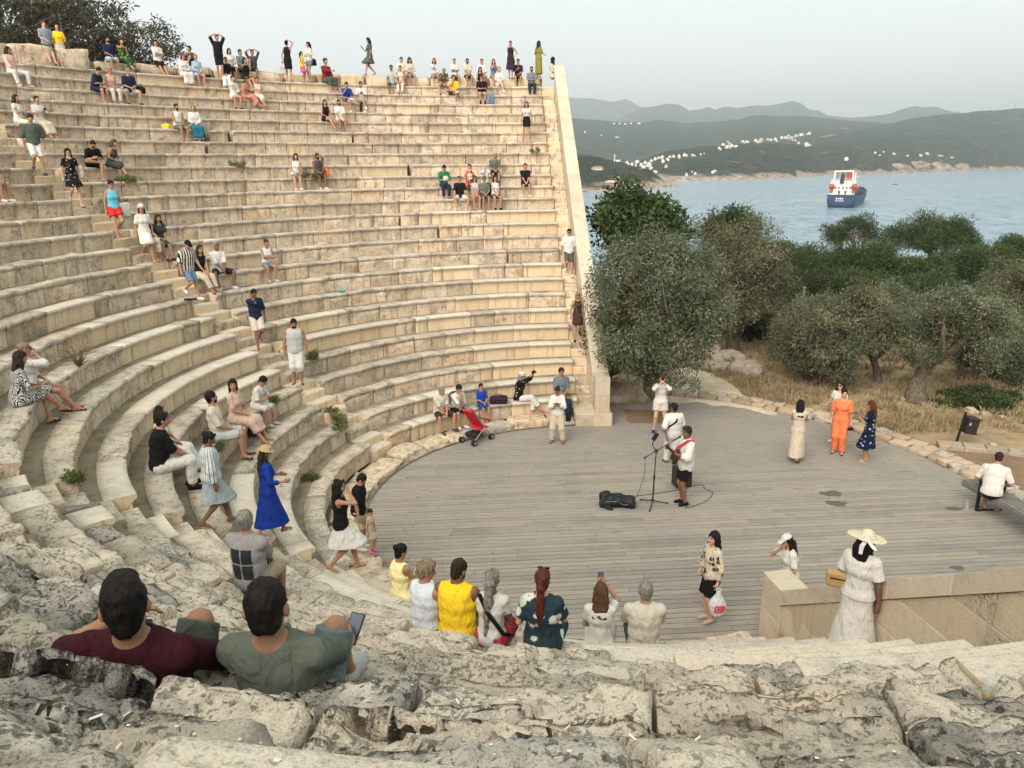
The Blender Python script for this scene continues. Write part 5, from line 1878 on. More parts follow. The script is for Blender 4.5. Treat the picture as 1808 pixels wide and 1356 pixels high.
def hand_geo(w, dirn, palm, s, curl=.35, vox=.0055, sidev=None):
 d = nrm(dirn); p = nrm(np.array(palm) - d * (np.array(palm) @ d)); x = np.cross(d, p) * (sidev or 1)
 S = SDF()
 S.cap(w - d * .03 * s, w + d * .01 * s, .026 * s, .026 * s, .01)
 S.ell(w + d * .05 * s, (.038 * s, .052 * s, .017 * s), np.stack([x, d, p], 1), .016)
 for i, (o_, L) in enumerate(((.028, .070), (.010, .080), (-.009, .074), (-.027, .058))):
  k0 = w + d * .088 * s + x * o_ * s
  c1 = curl * (1 + .12 * i)
  d1 = nrm(d * cos(c1) + p * sin(c1)); d2 = nrm(d * cos(c1 * 2.3) + p * sin(c1 * 2.3))
  k1 = k0 + d1 * L * .5 * s; k2 = k1 + d2 * L * .5 * s
  S.cap(k0 - d * .02 * s, k1, .0098 * s, .0088 * s, .006).cap(k1, k2, .0088 * s, .0072 * s, .004)
 t0 = w + d * .025 * s + x * .026 * s
 td = nrm(d * .62 + x * .72 + p * .3); td2 = nrm(d * .9 + x * .25 + p * .35)
 t1 = t0 + td * .036 * s; t2 = t1 + td2 * .032 * s
 S.cap(t0, t1, .0135 * s, .0112 * s, .012).cap(t1, t2, .0110 * s, .0088 * s, .004)
 return S.geo(vox)
def person(label, pos, face, mode='stand', H=1.72, sex='m', skin='olive', hair=('short', 'black'), top=None, bottom=None, dress=None, arms='side', legs='n', shoes=None, hat=None, extras=(),
           lean=0.0, side=0.0, twist=0.0, head=(0, 0), group=None, foot_z=None, vox=None, build=1.0, rot_world=None, recl=0.0, child=False, fine=None, seat_h=0.0, look=None, hold=None):
 """pos: feet (standing) or seat point (sitting).  face: 0 towards the camera, 90 to the right of the picture, 180 away.
 top=(cloth, sleeve, hem, looseness) sleeve 0..2, bottom=(cloth, kind 'legs'/'skirt', length), dress=(cloth, sleeve, length, flare)"""
 PCOUNT[0] += 1
 pos = np.array(pos, float)
 s = H / 1.75
 dist = float(np.linalg.norm(pos + np.array([0, 0, 1.0]) - np.array([0, 0, CAM_H])))
 h = vox or min(max(dist * .00092, .0105), .031)
 if child: h = min(h, .020)
 fine = (dist < 19) if fine is None else fine
 tocam = nrm([-pos[0], -pos[1], 0])
 fw = rotz(tocam, radians(face)) if rot_world is None else np.array([cos(rot_world), sin(rot_world), 0])
 # local frame: X = person's right, Y = forward; everything below is local, the Empty carries the rotation
 rz_ = atan2(fw[1], fw[0]) - pi / 2
 e_ = empty('person', tuple(pos), rz_)
 tag(e_, label, 'person', group)
 f_ = sex == 'f'
 hs = 1.12 if child else 1.0                       # children: larger heads
 bw = build * (.92 if f_ else 1.0)
 sh_w = (.150 if f_ else .176) * s * (build ** .6)
 hp_w = .088 * s
 # --- pelvis and spine
 if mode == 'stand':
  pel = np.array([0, 0, .93 * s])
 else:
  pel = np.array([0, 0, .095 * s + seat_h])
 ln = radians(lean); sd = radians(side)
 upv = nrm([sin(sd), sin(ln), cos(ln) * cos(sd)])
 tw = radians(twist)
 X0 = np.array([1.0, 0, 0]); X1 = np.array([cos(tw), sin(tw), 0])
 X1 = nrm(X1 - upv * (X1 @ upv)); Y1 = np.cross(upv, X1)
 # the back rounds a little when leaning forward
 def spine(t):
  v = nrm(np.array([0, 0, 1.0]) * (1 - min(1, t / .35)) + upv * min(1, t / .35)) if t > 0 else np.array([0, 0, 1.0])
  return pel + upv * t * s + np.array([0, -.05 * sin(pi * min(1, t / .55)) * sin(ln), 0])
 P = [spine(t) for t in (-.07, .03, .20, .36, .46, .53)]
 if f_:
  AB = [(.125, .10), (.165, .118), (.120, .088), (.148, .108), (.145, .092), (.085, .062)]
 else:
  AB = [(.120, .10), (.155, .115), (.138, .102), (.165, .115), (.165, .098), (.095, .068)]
 AB = [(a * s * build, b * s * build) for a, b in AB]
 Xs = [X0, X0, nrm(X0 + X1), X1, X1, X1]
 chest = spine(.40); nb = spine(.56)
 shl = [spine(.485) + X1 * sg * sh_w for sg in (-1, 1)]       # left, right (index 0 is the person's left, -X)
 # --- head
 hy, hpch = radians(head[0]), radians(head[1])
 hup = nrm(upv * .6 + np.array([0, 0, .4]))
 hf = rotz(Y1, -hy); hf = nrm(hf - hup * (hf @ hup))
 hx = np.cross(hf, hup)
 hf, hup = nrm(hf * cos(hpch) - hup * sin(hpch)), nrm(hup * cos(hpch) + hf * sin(hpch))
 HR = np.stack([hx, hf, hup], 1)
 ks = s * hs * (.96 if f_ else 1.0)
 hc = nb + upv * .115 * s + hup * .045 * s + hf * .025 * s
 if child: hc = nb + upv * .10 * s + hup * .07 * s
 hl = lambda x, y, z: hc + HR @ (np.array([x, y, z]) * ks)
 # --- legs
 lt, ls = .435 * s, .43 * s
 ank = .075 * s
 fz = 0.0 if mode == 'stand' else (-RISE if foot_z is None else foot_z)
 hips = [pel + X0 * sg * hp_w + np.array([0, 0, -.01]) for sg in (-1, 1)]
 A_, hint, fdir = [None, None], [np.array([0, 1.0, .25])] * 2, [np.array([0, 1.0, 0])] * 2
 if mode == 'stand':
  L_ = dict(n=((-.10, .02), (.10, -.02)), walk=((-.08, .24), (.08, -.24)), walk2=((-.08, -.22), (.08, .22)), wide=((-.17, 0), (.17, 0)), feet=((-.07, 0), (.07, 0)), cross=((.03, .06), (.02, -.03)), step=((-.10, .26), (.09, -.10)), step2=((-.09, -.10), (.10, .26)))[legs]
  for i in (0, 1):
   zz = ank
   if legs in ('step', 'step2') and L_[i][1] < 0: zz += .20
   if legs in ('walk', 'walk2') and L_[i][1] < -.1: zz += .07
   A_[i] = np.array([L_[i][0] * s, L_[i][1] * s, zz])
   if L_[i][0] > .05 or True:
    fdir[i] = nrm([(-1, 1)[i] * .22, 1, -.0 if L_[i][1] > -.1 else -.4])
  low = min(a[2] for a in A_)
  drop = max(0, max(np.linalg.norm(hips[i] - A_[i]) for i in (0, 1)) - (lt + ls) * .992)
  if drop > 0:
   dz = np.array([0, 0, drop * 1.05])
   pel -= dz
   for q in P: q -= dz
   chest -= dz; nb -= dz; hc -= dz
   for q in shl: q -= dz
   for q in hips: q -= dz
 else:
  fa = .40 * s
  tbl = dict(n=((-.11, fa + .03), (.11, fa + .03)), wide=((-.22, fa + .04), (.22, fa + .04)), ext=((-.09, .62 * s), (.10, .66 * s)), tuck=((-.10, fa - .10), (.10, fa - .06)), knees=((-.10, .30 * s), (.12, .32 * s)), side=((.18, fa), (.30, fa - .02)), ank=((.03, fa + .10), (-.03, fa + .14)))
  L_ = tbl.get(legs, tbl['n'])
  for i in (0, 1):
   A_[i] = np.array([L_[i][0] * s, L_[i][1], fz + ank])
   hint[i] = np.array([(-1, 1)[i] * (.55 if legs == 'wide' else .12), .6, 1.0])
   fdir[i] = nrm([(-1, 1)[i] * .25, 1, 0])
  if legs == 'x' or legs == 'xl':
   i = 1 if legs == 'x' else 0
   sg = (-1, 1)[i]
   A_[i] = np.array([-sg * .14 * s, fa + .26 * s, fz + ank + .16 * s])
   hint[i] = np.array([-sg * .25, .4, 1.2])
   fdir[i] = nrm([-sg * .3, 1, -.35])
  if legs == 'up':
   A_[1] = np.array([.14 * s, .30 * s, ank + .005])
   hint[1] = np.array([.15, .2, 1.5])
  if legs == 'up2':
   for i in (0, 1):
    A_[i] = np.array([(-1, 1)[i] * .13 * s, .42 * s, ank + .01 + (0 if foot_z is None else foot_z)])
    hint[i] = np.array([(-1, 1)[i] * .2, .2, 1.5])
  if legs == 'figure4':
   A_[1] = np.array([-.13 * s, .36 * s, .16 * s]); hint[1] = np.array([1.2, .3, .2]); fdir[1] = nrm([-.8, .6, -.1])
 K_ = []
 for i in (0, 1):
  k_, A_[i] = ik(hips[i], A_[i], lt, ls, hint[i])
  K_.append(k_)
 # --- arms
 lu, lf = .29 * s, .255 * s
 pz = pel[2]
 T = {}
 up_ = lambda x, y, z: pel + np.array([x * s, y * s, z * s]) + np.array([0, sin(ln) * z * s * .85, 0])
 kn = [k + np.array([0, -.06 * s, .085 * s]) for k in K_]
 R_, Lf = 1, 0
 side_t = {i: shl[i] + np.array([(-1, 1)[i] * .09 * s, .02 * s, -.53 * s]) for i in (0, 1)}
 lap = {0: up_(-.05, .26, .10), 1: up_(.05, .27, .11)}
 def resolve(a, i):
  sg = (-1, 1)[i]
  eh = np.array([sg * .9, -.55, -.45])
  if a == 'side': return side_t[i], eh
  if a == 'lap': return lap[i], eh
  if a == 'knee': return kn[i] + np.array([0, .0, .0]), eh
  if a == 'knees_mid': return (kn[0] + kn[1]) / 2 + np.array([sg * .03 * s, .02, -.02]), eh
  if a == 'phone': return chest + Y1 * .30 * s + np.array([sg * .035 * s, 0, -.08 * s]), np.array([sg * .7, -.2, -.9])
  if a == 'phone_low': return up_(sg * .04, .30, .19), np.array([sg * .8, -.3, -.6])
  if a == 'photo': return hc + hf * .30 * s + np.array([0, 0, -.05 * s]) + X1 * sg * .045 * s, np.array([sg * .8, .1, -.8])
  if a == 'photo_up': return hc + hf * .34 * s + np.array([0, 0, .10 * s]) + X1 * sg * .05 * s, np.array([sg * .8, .1, -.6])
  if a == 'cheek': return hl(sg * .075, .05, -.115) , np.array([sg * .5, .5, -.9])
  if a == 'mouth': return hl(sg * .02, .15, -.09), np.array([sg * .6, .3, -.9])
  if a == 'head': return hl(sg * .07, -.01, .15), np.array([sg * 1.2, .1, .35])
  if a == 'brow': return hl(sg * .07, .09, .07), np.array([sg * 1.2, .2, .0])
  if a == 'behind': return np.array([sg * .27 * s, -.24 * s, pz - .07 * s]), np.array([sg * .3, -1, .2])
  if a == 'prop': return np.array([sg * .30 * s, -.03 * s, pz - .07 * s]), np.array([sg * .6, -1, 0])
  if a == 'backrest': return np.array([sg * .48 * s, -.26 * s, pz + .30 * s]), np.array([sg * .5, -.8, -.2])
  if a == 'cross': return chest + Y1 * .20 * s - X1 * sg * .10 * s + np.array([0, 0, -.12 * s]), np.array([sg * 1, .0, -.6])
  if a == 'hip': return pel + np.array([sg * .19 * s, .03 * s, .08 * s]), np.array([sg * 1, -.3, 0])
  if a == 'reach': return chest + Y1 * .48 * s + X1 * sg * .06 * s + np.array([0, 0, -.06 * s]), np.array([sg * .8, 0, -.8])
  if a == 'strum': return chest + Y1 * .22 * s - X1 * sg * .05 * s + np.array([0, 0, -.20 * s]), np.array([sg * 1, -.6, -.3])
  if a == 'fret': return chest + Y1 * .36 * s + X1 * sg * .22 * s + np.array([0, 0, -.06 * s]), np.array([sg * .6, -.2, -.9])
  if a == 'swing_f': return shl[i] + np.array([sg * .05, .22, -.46]) * s, eh
  if a == 'swing_b': return shl[i] + np.array([sg * .08, -.20, -.47]) * s, eh
  if a == 'carry': return side_t[i] + np.array([sg * .02, .06, .02]) * s, eh
  if a == 'forearm': return shl[i] + np.array([sg * .05, .26, -.30]) * s, np.array([sg * .4, -.8, -.6])
  if a == 'baby': return chest + Y1 * .22 * s + X1 * sg * .02 * s + np.array([0, 0, -.10 * s]), np.array([sg, 0, -.6])
  if a == 'chin': return hl(sg * .03, .13, -.14), np.array([sg * .4, .4, -.9])
  return np.array(a) * s, eh
 arms = arms if isinstance(arms, tuple) else (arms, arms)
 E_, W_ = [None, None], [None, None]
 for i in (0, 1):
  t, eh = resolve(arms[i], i)
  E_[i], W_[i] = ik(shl[i], t, lu, lf, eh)
 # --- body
 B = SDF()
 B.tube(P, AB, Xs, None, .05 * s)
 if f_ and not child:
  for sg in (-1, 1):
   B.ell(spine(.345) + X1 * sg * .070 * s + Y1 * .078 * s * build, (.062 * s, .058 * s, .06 * s), None, .04 * s)
 lw = s * (build ** .5)
 for i in (0, 1):
  sg = (-1, 1)[i]
  B.cap(hips[i], K_[i], (.088 if f_ else .084) * lw, .054 * lw, .04 * s)
  cf = K_[i] + (A_[i] - K_[i]) * .32
  bk = nrm(np.cross(np.cross(A_[i] - K_[i], fdir[i]), A_[i] - K_[i])) * -.012 * s
  B.cap(K_[i], cf + bk, .051 * lw, .053 * lw, .02 * s).cap(cf + bk, A_[i], .052 * lw, .033 * lw, .02 * s)
  if fine or shoes is None or True:
   ft = A_[i] + fdir[i] * .13 * s + np.array([0, 0, -.048 * s])
   hl_ = A_[i] - fdir[i] * .035 * s + np.array([0, 0, -.042 * s])
   B.cap(A_[i], hl_, .032 * s, .030 * s, .02 * s).cap(hl_, ft, .030 * s, .024 * s, .02 * s).cap(A_[i], ft, .028 * s, .022 * s, .025 * s)
  B.cap(spine(.485), shl[i], .056 * s * bw, .050 * s * bw, .05 * s)
  B.cap(nb - upv * .02 * s, spine(.485) + (shl[i] - spine(.485)) * .6, .040 * s, .036 * s, .05 * s)
  aw = s * bw * (.88 if f_ else 1)
  B.cap(shl[i], E_[i], .052 * aw, .038 * aw, .03 * s)
  m_ = E_[i] + (W_[i] - E_[i]) * .3
  B.cap(E_[i], m_, .038 * aw, .040 * aw, .015 * s).cap(m_, W_[i], .039 * aw, .026 * aw, .015 * s)
 B.cap(nb - upv * .03 * s, hl(0, -.02, -.05), (.052 if f_ else .060) * s, (.048 if f_ else .056) * s, .03 * s)
 B.ell(hl(0, -.012, .030), np.array([.074, .093, .090]) * ks, HR, .02 * s)
 B.ell(hl(0, .018, -.040), np.array([.060, .070, .078]) * ks, HR, .03 * s)
 B.ell(hl(0, .055, -.088), np.array([.030, .026, .024]) * ks, HR, .025 * s)
 B.cap(hl(0, .086, .012), hl(0, .106, -.030), .010 * ks, .015 * ks, .012 * s)
 for sg in (-1, 1):
  B.ell(hl(sg * .080, -.008, -.012), np.array([.014, .020, .032]) * ks, HR, .008)
 extra = []
 hands = []
 for i in (0, 1):
  sg = (-1, 1)[i]
  d = nrm(W_[i] - E_[i])
  a = arms[i]
  pn = np.array([-sg * 1.0, .15, -.1])
  curl = .3
  if a in ('lap', 'knee', 'knees_mid'):
   d = nrm(d + np.array([-sg * .5, .4, -.5])); pn = np.array([0, -.2, -1.0])
  if a in ('phone', 'phone_low', 'photo', 'photo_up', 'mouth', 'strum', 'fret'):
   d = nrm(d + np.array([-sg * .5, .2, .5])); pn = -Y1 + np.array([-sg * .4, 0, 0]); curl = .75
  if a in ('cheek', 'head', 'brow', 'chin'):
   d = nrm(hc - W_[i] + np.array([0, 0, .14 if a == 'cheek' else .0])); pn = nrm(hc - W_[i]); curl = .35
  if a in ('behind', 'prop'):
   d = nrm([sg * .5, -.5, -.1]); pn = np.array([0, 0, -1.0]); curl = .1
  if a == 'carry': curl = 1.0
  hands.append((W_[i], d, pn))
  if fine:
   extra.append(hand_geo(W_[i], d, pn, s * (.95 if f_ else 1.03), curl, min(.0062, h * .5) if dist > 6 else .0042, sg))
  else:
   p_ = nrm(pn - d * (pn @ d)); x_ = np.cross(d, p_) * sg
   B.cap(W_[i], W_[i] + d * .075 * s, .030 * s, .034 * s, .015)
   for o_, L in ((.024, .165), (.008, .175), (-.009, .168), (-.025, .150)):
    B.cap(W_[i] + d * .07 * s + x_ * o_ * s, W_[i] + nrm(d + p_ * curl * .8) * L * s + x_ * o_ * s, .011 * s, .010 * s, .004)
   B.cap(W_[i] + d * .02 * s, W_[i] + d * .065 * s + x_ * .055 * s, .015 * s, .012 * s, .01)
 body = B.mesh('body', h, SKIN[skin], e_, extra)
 # --- clothes
 def torso(S, off, t0, t1, belly=0.0, drape=False):
  ts = [-.07, .03, .20, .36, .46, .53]
  pts, ab, xs = [], [], []
  for j, t in enumerate(ts):
   if t < t0 - .001: continue
   if t > t1 + .001: break
   o = off * (1 if t < .5 else .35)
   pts.append(P[j]); xs.append(Xs[j])
   fl_ = .95 if not f_ else .80
   ma, mb_ = (AB[3][0] * fl_, AB[3][1] * fl_) if drape and t < .36 else (0, 0)
   ab.append((max(AB[j][0], ma) + o, max(AB[j][1], mb_) + o + (belly if t < .3 else belly * .4)))
  if ts[0] < t0 < ts[-1] and pts and not any(abs(t - t0) < 1e-6 for t in ts):
   pts.insert(0, spine(t0)); xs.insert(0, X0); ab.insert(0, (ab[0][0] + off * .2, ab[0][1] + off * .2))
  S.tube(pts, ab, xs, None, .05 * s)
 def sleeves(S, off, L):
  aw = s * bw
  for i in (0, 1):
   S.cap(spine(.485), shl[i], .0575 * aw + off * .7, .0515 * aw + off * .7, .04 * s)
   S.cap(nb - upv * .03 * s, spine(.485) + (shl[i] - spine(.485)) * .6, .042 * s + off * .6, .040 * s + off * .6, .05 * s)
   if L <= 0:
    continue
   q = shl[i] + (E_[i] - shl[i]) * min(1, L)
   S.cap(shl[i], q, .050 * aw + off * .8, (.050 - .010 * min(1, L)) * aw + off * 1.25, .03 * s, L <= 1)
   if L > 1:
    q2 = E_[i] + (W_[i] - E_[i]) * (min(2, L) - 1)
    S.cap(E_[i], q2, .042 * aw + off * .75, (.038 - .008 * (L - 1)) * aw + off * .75, .02 * s, True)
 def legs_(S, off, L):
  for i in (0, 1):
   q = hips[i] + (K_[i] - hips[i]) * min(1, L)
   S.cap(hips[i] + np.array([0, 0, .0]), q, .092 * lw + off, (.092 - .028 * min(1, L)) * lw + off * 1.25, .04 * s, L <= 1)
   if L > 1:
    q2 = K_[i] + (A_[i] - K_[i]) * (min(2, L) - 1)
    S.cap(K_[i], q2, .062 * lw + off * 1.1, .050 * lw + off * 1.2, .03 * s, True)
 def flatcut(S, pt, normal):
  n_ = nrm(normal); pt = np.array(pt)
  S.cut(lambda G: (G - pt) @ n_)
 wr = .008 if dist < 5 else (.006 if fine else 0.0)
 if top:
  c_, sl, hem, off = (list(top) + [.014] * 4)[:4] if len(top) >= 4 else (top[0], top[1], top[2] if len(top) > 2 else 0.0, .016)
  S = SDF(); torso(S, off * s, hem - .03, .53, 0.0, sl > 0 or not f_)
  if mode == 'sit' and hem < .05:
   S.ell(pel + np.array([0, .02 * s, -.01]), (.175 * s * build, .14 * s * build, .10 * s), None, .05 * s)
  if f_ and not child:
   for sg in (-1, 1):
    S.ell(spine(.345) + X1 * sg * .070 * s + Y1 * (.078 * s * build + .006), (.066 * s, .064 * s, .066 * s), None, .05 * s)
  if wr: S.warp(wr, 11, PCOUNT[0])
  flatcut(S, spine(hem - .055), -upv if mode == 'stand' else -np.array([0, 0, 1.0]))
  sleeves(S, off * s, sl)
  S.sub(nb + upv * .05 * s + Y1 * (.045 if dist < 5 else .02) * s, (.074 * s, .080 * s + (.02 if f_ else 0), .068 * s + (.03 * s if f_ else 0)), np.stack([X1, Y1, upv], 1))
  if sl <= 0:
   for i in (0, 1):
    S.sub(shl[i] + X1 * (-1, 1)[i] * .035 * s, (.055 * s, .10 * s, .11 * s))
  S.mesh('shirt' if sl > 0 else 'vest', h, CL[c_], e_)
  if 'backprint' in extras:
   for r_ in (0, 1):
    for c2 in (0, 1):
     S = SDF(); torso(S, off * s + .006, hem - .03, .53, 0.0, True)
     if wr: S.warp(wr, 11, PCOUNT[0])
     ct = spine(.36 - .19 * r_) + X1 * (-.065 + .13 * c2) * s - Y1 * .14 * s
     M3 = np.stack([X1, Y1, upv], 1)
     S.cut(lambda G: (np.abs((G - ct) @ M3) - np.array([.058, .12, .088]) * s).max(-1))
     S.mesh('printed_square', h, plain('dark_print', (.02, .026, .032), .9), e_)
 if bottom:
  c_, kind, L = bottom[:3]
  off = bottom[3] if len(bottom) > 3 else .014
  S = SDF()
  if kind == 'legs':
   torso(S, off * .8 * s, -.07, .03)
   S.ell(pel + np.array([0, 0, -.01]), (.165 * s * build, .125 * s * build, .11 * s), None, .04 * s)
   flatcut(S, spine(.11), upv)
   legs_(S, off * s, L)
   if wr: S.warp(wr, 10, PCOUNT[0] + 5)
   S.mesh('trousers' if L > 1.3 else 'shorts', h, CL[c_], e_)
  else:
   skirt(S, L, off, dict(waist=True, up=upv, pel=pel, s=s, mode=mode, hips=hips, K=K_, A=A_, build=build, spine=spine, AB=AB, P=P, Xs=Xs, lw=lw))
   if wr: S.warp(wr * 1.2, 9, PCOUNT[0] + 5)
   S.mesh('skirt', h, CL[c_], e_)
 if dress:
  c_, sl, L, flare = dress
  S = SDF(); torso(S, .012 * s, .03, .53); sleeves(S, .012 * s, sl)
  if not child:
   for sg in (-1, 1):
    S.ell(spine(.345) + X1 * sg * .070 * s + Y1 * (.078 * s * build + .006), (.066 * s, .064 * s, .066 * s), None, .05 * s)
  skirt(S, L, flare, dict(pel=pel, s=s, mode=mode, hips=hips, K=K_, A=A_, build=build, spine=spine, AB=AB, P=P, Xs=Xs, lw=lw))
  if wr: S.warp(wr * 1.2, 9, PCOUNT[0])
  S.sub(nb + upv * .055 * s + Y1 * .03 * s, (.085 * s, .095 * s, .11 * s), np.stack([X1, Y1, upv], 1))
  if sl <= 0:
   for i in (0, 1):
    S.sub(shl[i] + X1 * (-1, 1)[i] * .02 * s, (.06 * s, .10 * s, .12 * s))
  S.mesh('dress', h, CL[c_], e_)
 if shoes:
  for i in (0, 1):
   S = SDF()
   fd = fdir[i]; a = A_[i]
   sole = a[2] - .075 * s
   ft = a + fd * .15 * s; ft[2] = a[2] - .040 * s + fd[2] * .15 * s
   hl_ = a - fd * .045 * s; hl_[2] = a[2] - .035 * s
   if shoes[1] == 'sandal':
    S.cap(hl_ + np.array([0, 0, -.026 * s]), ft + np.array([0, 0, -.024 * s]), .022 * s, .030 * s, .01)
    S.cap(a + fd * .075 * s + np.array([-.03 * s, 0, -.045 * s]), a + fd * .075 * s + np.array([.03 * s, 0, -.045 * s]), .016 * s, .016 * s, .01)
   else:
    S.cap(hl_, ft, .042 * s, .036 * s, .02).cap(a + np.array([0, 0, -.02 * s]), a + fd * .07 * s + np.array([0, 0, -.03 * s]), .044 * s, .034 * s, .03)
    if shoes[1] == 'boot': S.cap(a, a + nrm(K_[i] - a) * .10 * s, .043 * s, .046 * s, .02)
   S.mesh('sandal' if shoes[1] == 'sandal' else 'shoe', min(h, .017), CL[shoes[0]], e_)
 # --- hair
 hst, hcol = hair
 HM = HAIR[hcol]
 if hst != 'bald':
  hh = min(h, .018)
  S = SDF()
  inf = dict(buzz=.005, short=.013, long=.014, bun=.012, pony=.011, curly=.022, bob=.016, boy=.020, quiff=.010, braids=.014, fade=.008).get(hst, .013)
  if hat: inf = min(inf, .006)
  S.ell(hl(0, -.014, .032), np.array([.074, .094, .092]) * ks + inf * s, HR, 0)
  if hst in ('quiff', 'boy') and not hat:
   S.ell(hl(0, .035, .105), np.array([.055, .055, .030]) * ks, HR, .03)
  S.ell(hl(0, -.038, -.035), np.array([.060, .052, .078]) * ks + inf * s * .55, HR, .02)
  R_T = HR.T
  hc_ = hc.copy()
  side_drop = -.034 if hst in ('buzz', 'short', 'quiff', 'fade') else -.06
  nape = -.112 if hst in ('short', 'buzz', 'quiff', 'boy') else (-.095 if hst == 'fade' else -.125)
  def facecut(G):
   l = ((G - hc_) @ HR) / ks
   front = (l[..., 1] * .80 - l[..., 2] * .60) - .022          # keep behind a slanting hairline
   low = -l[..., 2] + nape
   earz = np.where(l[..., 1] > -.005, -l[..., 2] + side_drop, -1)
   return np.maximum(np.maximum(front, low), earz) * ks
  S.cut(facecut)
  if hst in ('long', 'bob', 'curly'):
   L = dict(long=.46, bob=.20, curly=.24)[hst]
   w_ = dict(long=.092, bob=.090, curly=.115)[hst]
   back = -nrm(Y1 + .0)
   p0 = hl(0, -.055, .02); p1 = hl(0, -.075, -.09)
   p2 = p1 - upv * (L * .5) * s + back * .035 * s * (1 if mode == 'stand' or lean < 20 else .6)
   p3 = p1 - upv * L * s + back * .03 * s
   S.tube([p0, p1, p2, p3], [(w_ * s, .055 * s), (w_ * 1.08 * s, .050 * s), (w_ * 1.1 * s, .036 * s), (w_ * .75 * s, .022 * s)], [hx, hx, X1, X1], None, .03 * s)
   for sg in (-1, 1):
    S.cap(hl(sg * .074, -.005, .03), hl(sg * .080, .0, -.10), .024 * s, .030 * s, .02 * s)
    if hst != 'bob':
     S.cap(hl(sg * .080, .0, -.10), spine(.44) + X1 * sg * .10 * s + Y1 * .05 * s, .030 * s, .020 * s, .02 * s)
   S.warp(.010 if hst != 'curly' else .026, 9 if hst != 'curly' else 22, PCOUNT[0])
  if hst == 'bun':
   S.ell(hl(0, -.115, .07), np.array([.045, .042, .045]) * s, HR, .02)
  if hst in ('pony', 'braids'):
   q0 = hl(0, -.10, .055) if hst == 'pony' else hl(0, -.06, .115)
   S.ell(q0, np.array([.04, .04, .04]) * s * (1 if hst == 'pony' else 1.25), HR, .02)
   if hst == 'pony':
    pts = [q0, hl(0, -.135, -.03), spine(.42) - Y1 * .13 * s, spine(.24) - Y1 * .125 * s]
    rr_ = (.032, .042, .040, .012)
   else:
    pts = [q0, hl(.0, -.125, -.0), spine(.50) - Y1 * .12 * s, spine(.33) - Y1 * .135 * s + X1 * -.02, spine(.10) - Y1 * .14 * s + X1 * -.03]
    rr_ = (.035, .062, .050, .034, .014)
   for a, b, ra, rb in zip(pts[:-1], pts[1:], rr_[:-1], rr_[1:]):
    S.cap(a, b, ra * s, rb * s, .02)
   S.warp(.008, 16 if hst == 'pony' else 30, PCOUNT[0])
  if fine and hst != 'curly':
   S.warp(.0055, 30, PCOUNT[0])
   if dist < 5: S.warp(.0035, 70, PCOUNT[0])
  S.mesh('hair', hh, HM, e_)
 # --- face details where they can be seen
 facing = float(nrm(hf) @ (np.array([tocam @ np.array([cos(rz_), sin(rz_), 0]), tocam @ np.array([-sin(rz_), cos(rz_), 0]), .3])))
 if facing > -.3 and dist < 24:
  for sg in (-1, 1):
   mb = MB(); mb.ball((0, 0, 0), .0125 * ks, 8, sc=(1.2, .7, .62))
   o = mb.build('eye', M_EYE, body, None, True)
   o.matrix_local = Matrix.Translation(Vector(hl(sg * .031, .080, .014))) @ Matrix(HR.tolist()).to_4x4()
   mb = MB(); mb.tube([hl(sg * .016, .089, .034), hl(sg * .034, .086, .040), hl(sg * .052, .072, .033)], [.004 * ks, .006 * ks, .003 * ks], 5)
   mb.build('eyebrow', M_BROW, body)
  mb = MB(); mb.tube([hl(-.024, .076, -.060), hl(0, .088, -.058), hl(.024, .076, -.060)], [.003 * ks, .0085 * ks, .003 * ks], 6, flat=.8)
  mb.build('lips', M_LIP, body)
 # --- hats
 if hat:
  kind, hm = hat
  S = SDF(); hh = min(h, .014)
  if kind == 'cap':
   S.ell(hl(0, -.010, .045), np.array([.088, .108, .092]) * ks, HR, 0)
   c0 = hl(0, 0, .035); nz_ = hup
   S.cut(lambda G: -((G - c0) @ nz_))
   S.ell(hl(0, .125, .040), np.array([.072, .075, .010]) * ks, HR, .012)
   S.mesh('cap', hh, CL[hm], e_)
  elif kind == 'capback':
   S.ell(hl(0, -.010, .045), np.array([.088, .108, .092]) * ks, HR, 0)
   c0 = hl(0, 0, .03); nz_ = hup
   S.cut(lambda G: -((G - c0) @ nz_))
   S.ell(hl(0, -.125, .03), np.array([.065, .05, .012]) * ks, HR, .012)
   S.mesh('cap', hh, CL[hm], e_)
  elif kind in ('straw', 'bucket', 'wide'):
   w_ = dict(straw=.165, bucket=.135, wide=.235)[kind]
   S.ell(hl(0, -.008, .050), np.array([.090, .110, .100 if kind != 'bucket' else .085]) * ks, HR, 0)
   S.ell(hl(0, -.008, .085), np.array([.080, .098, .062]) * ks, HR, .03)
   c0 = hl(0, 0, .045); nz_ = hup
   S.cut(lambda G: -((G - c0) @ nz_))
   S.ell(hl(0, -.005, .050), np.array([w_, w_ * 1.05, .012 if kind != 'wide' else .016]) * ks, HR, .02)
   wd = kind == 'wide'
   if wd: S.warp(.007, 7, 3)
   S.mesh('straw_hat' if kind != 'bucket' else 'sun_hat', hh if not wd else .010, CL[hm], e_)
   if kind != 'bucket' or True:
    mb = MB()
    ring = [hl(.094 * cos(a), -.008 + .114 * sin(a), .066) for a in np.linspace(0, 2 * pi, 20)]
    mb.tube(ring, .013 * ks, 6)
    mb.build('hat_band', CL['black'] if kind == 'bucket' else (CL['white'] if wd else CL['sand']), e_)
  elif kind == 'hijab':
   S.ell(hl(0, -.012, .025), np.array([.094, .114, .112]) * ks, HR, 0)
   S.ell(hl(0, -.0, -.05), np.array([.082, .088, .10]) * ks, HR, .03)
   S.tube([nb + upv * .05 * s, spine(.50)], [(.09 * s, .09 * s), (.15 * s, .11 * s)], [X1, X1], None, .04)
   S.sub(hl(0, .10, -.01), np.array([.050, .06, .068]) * ks, HR)
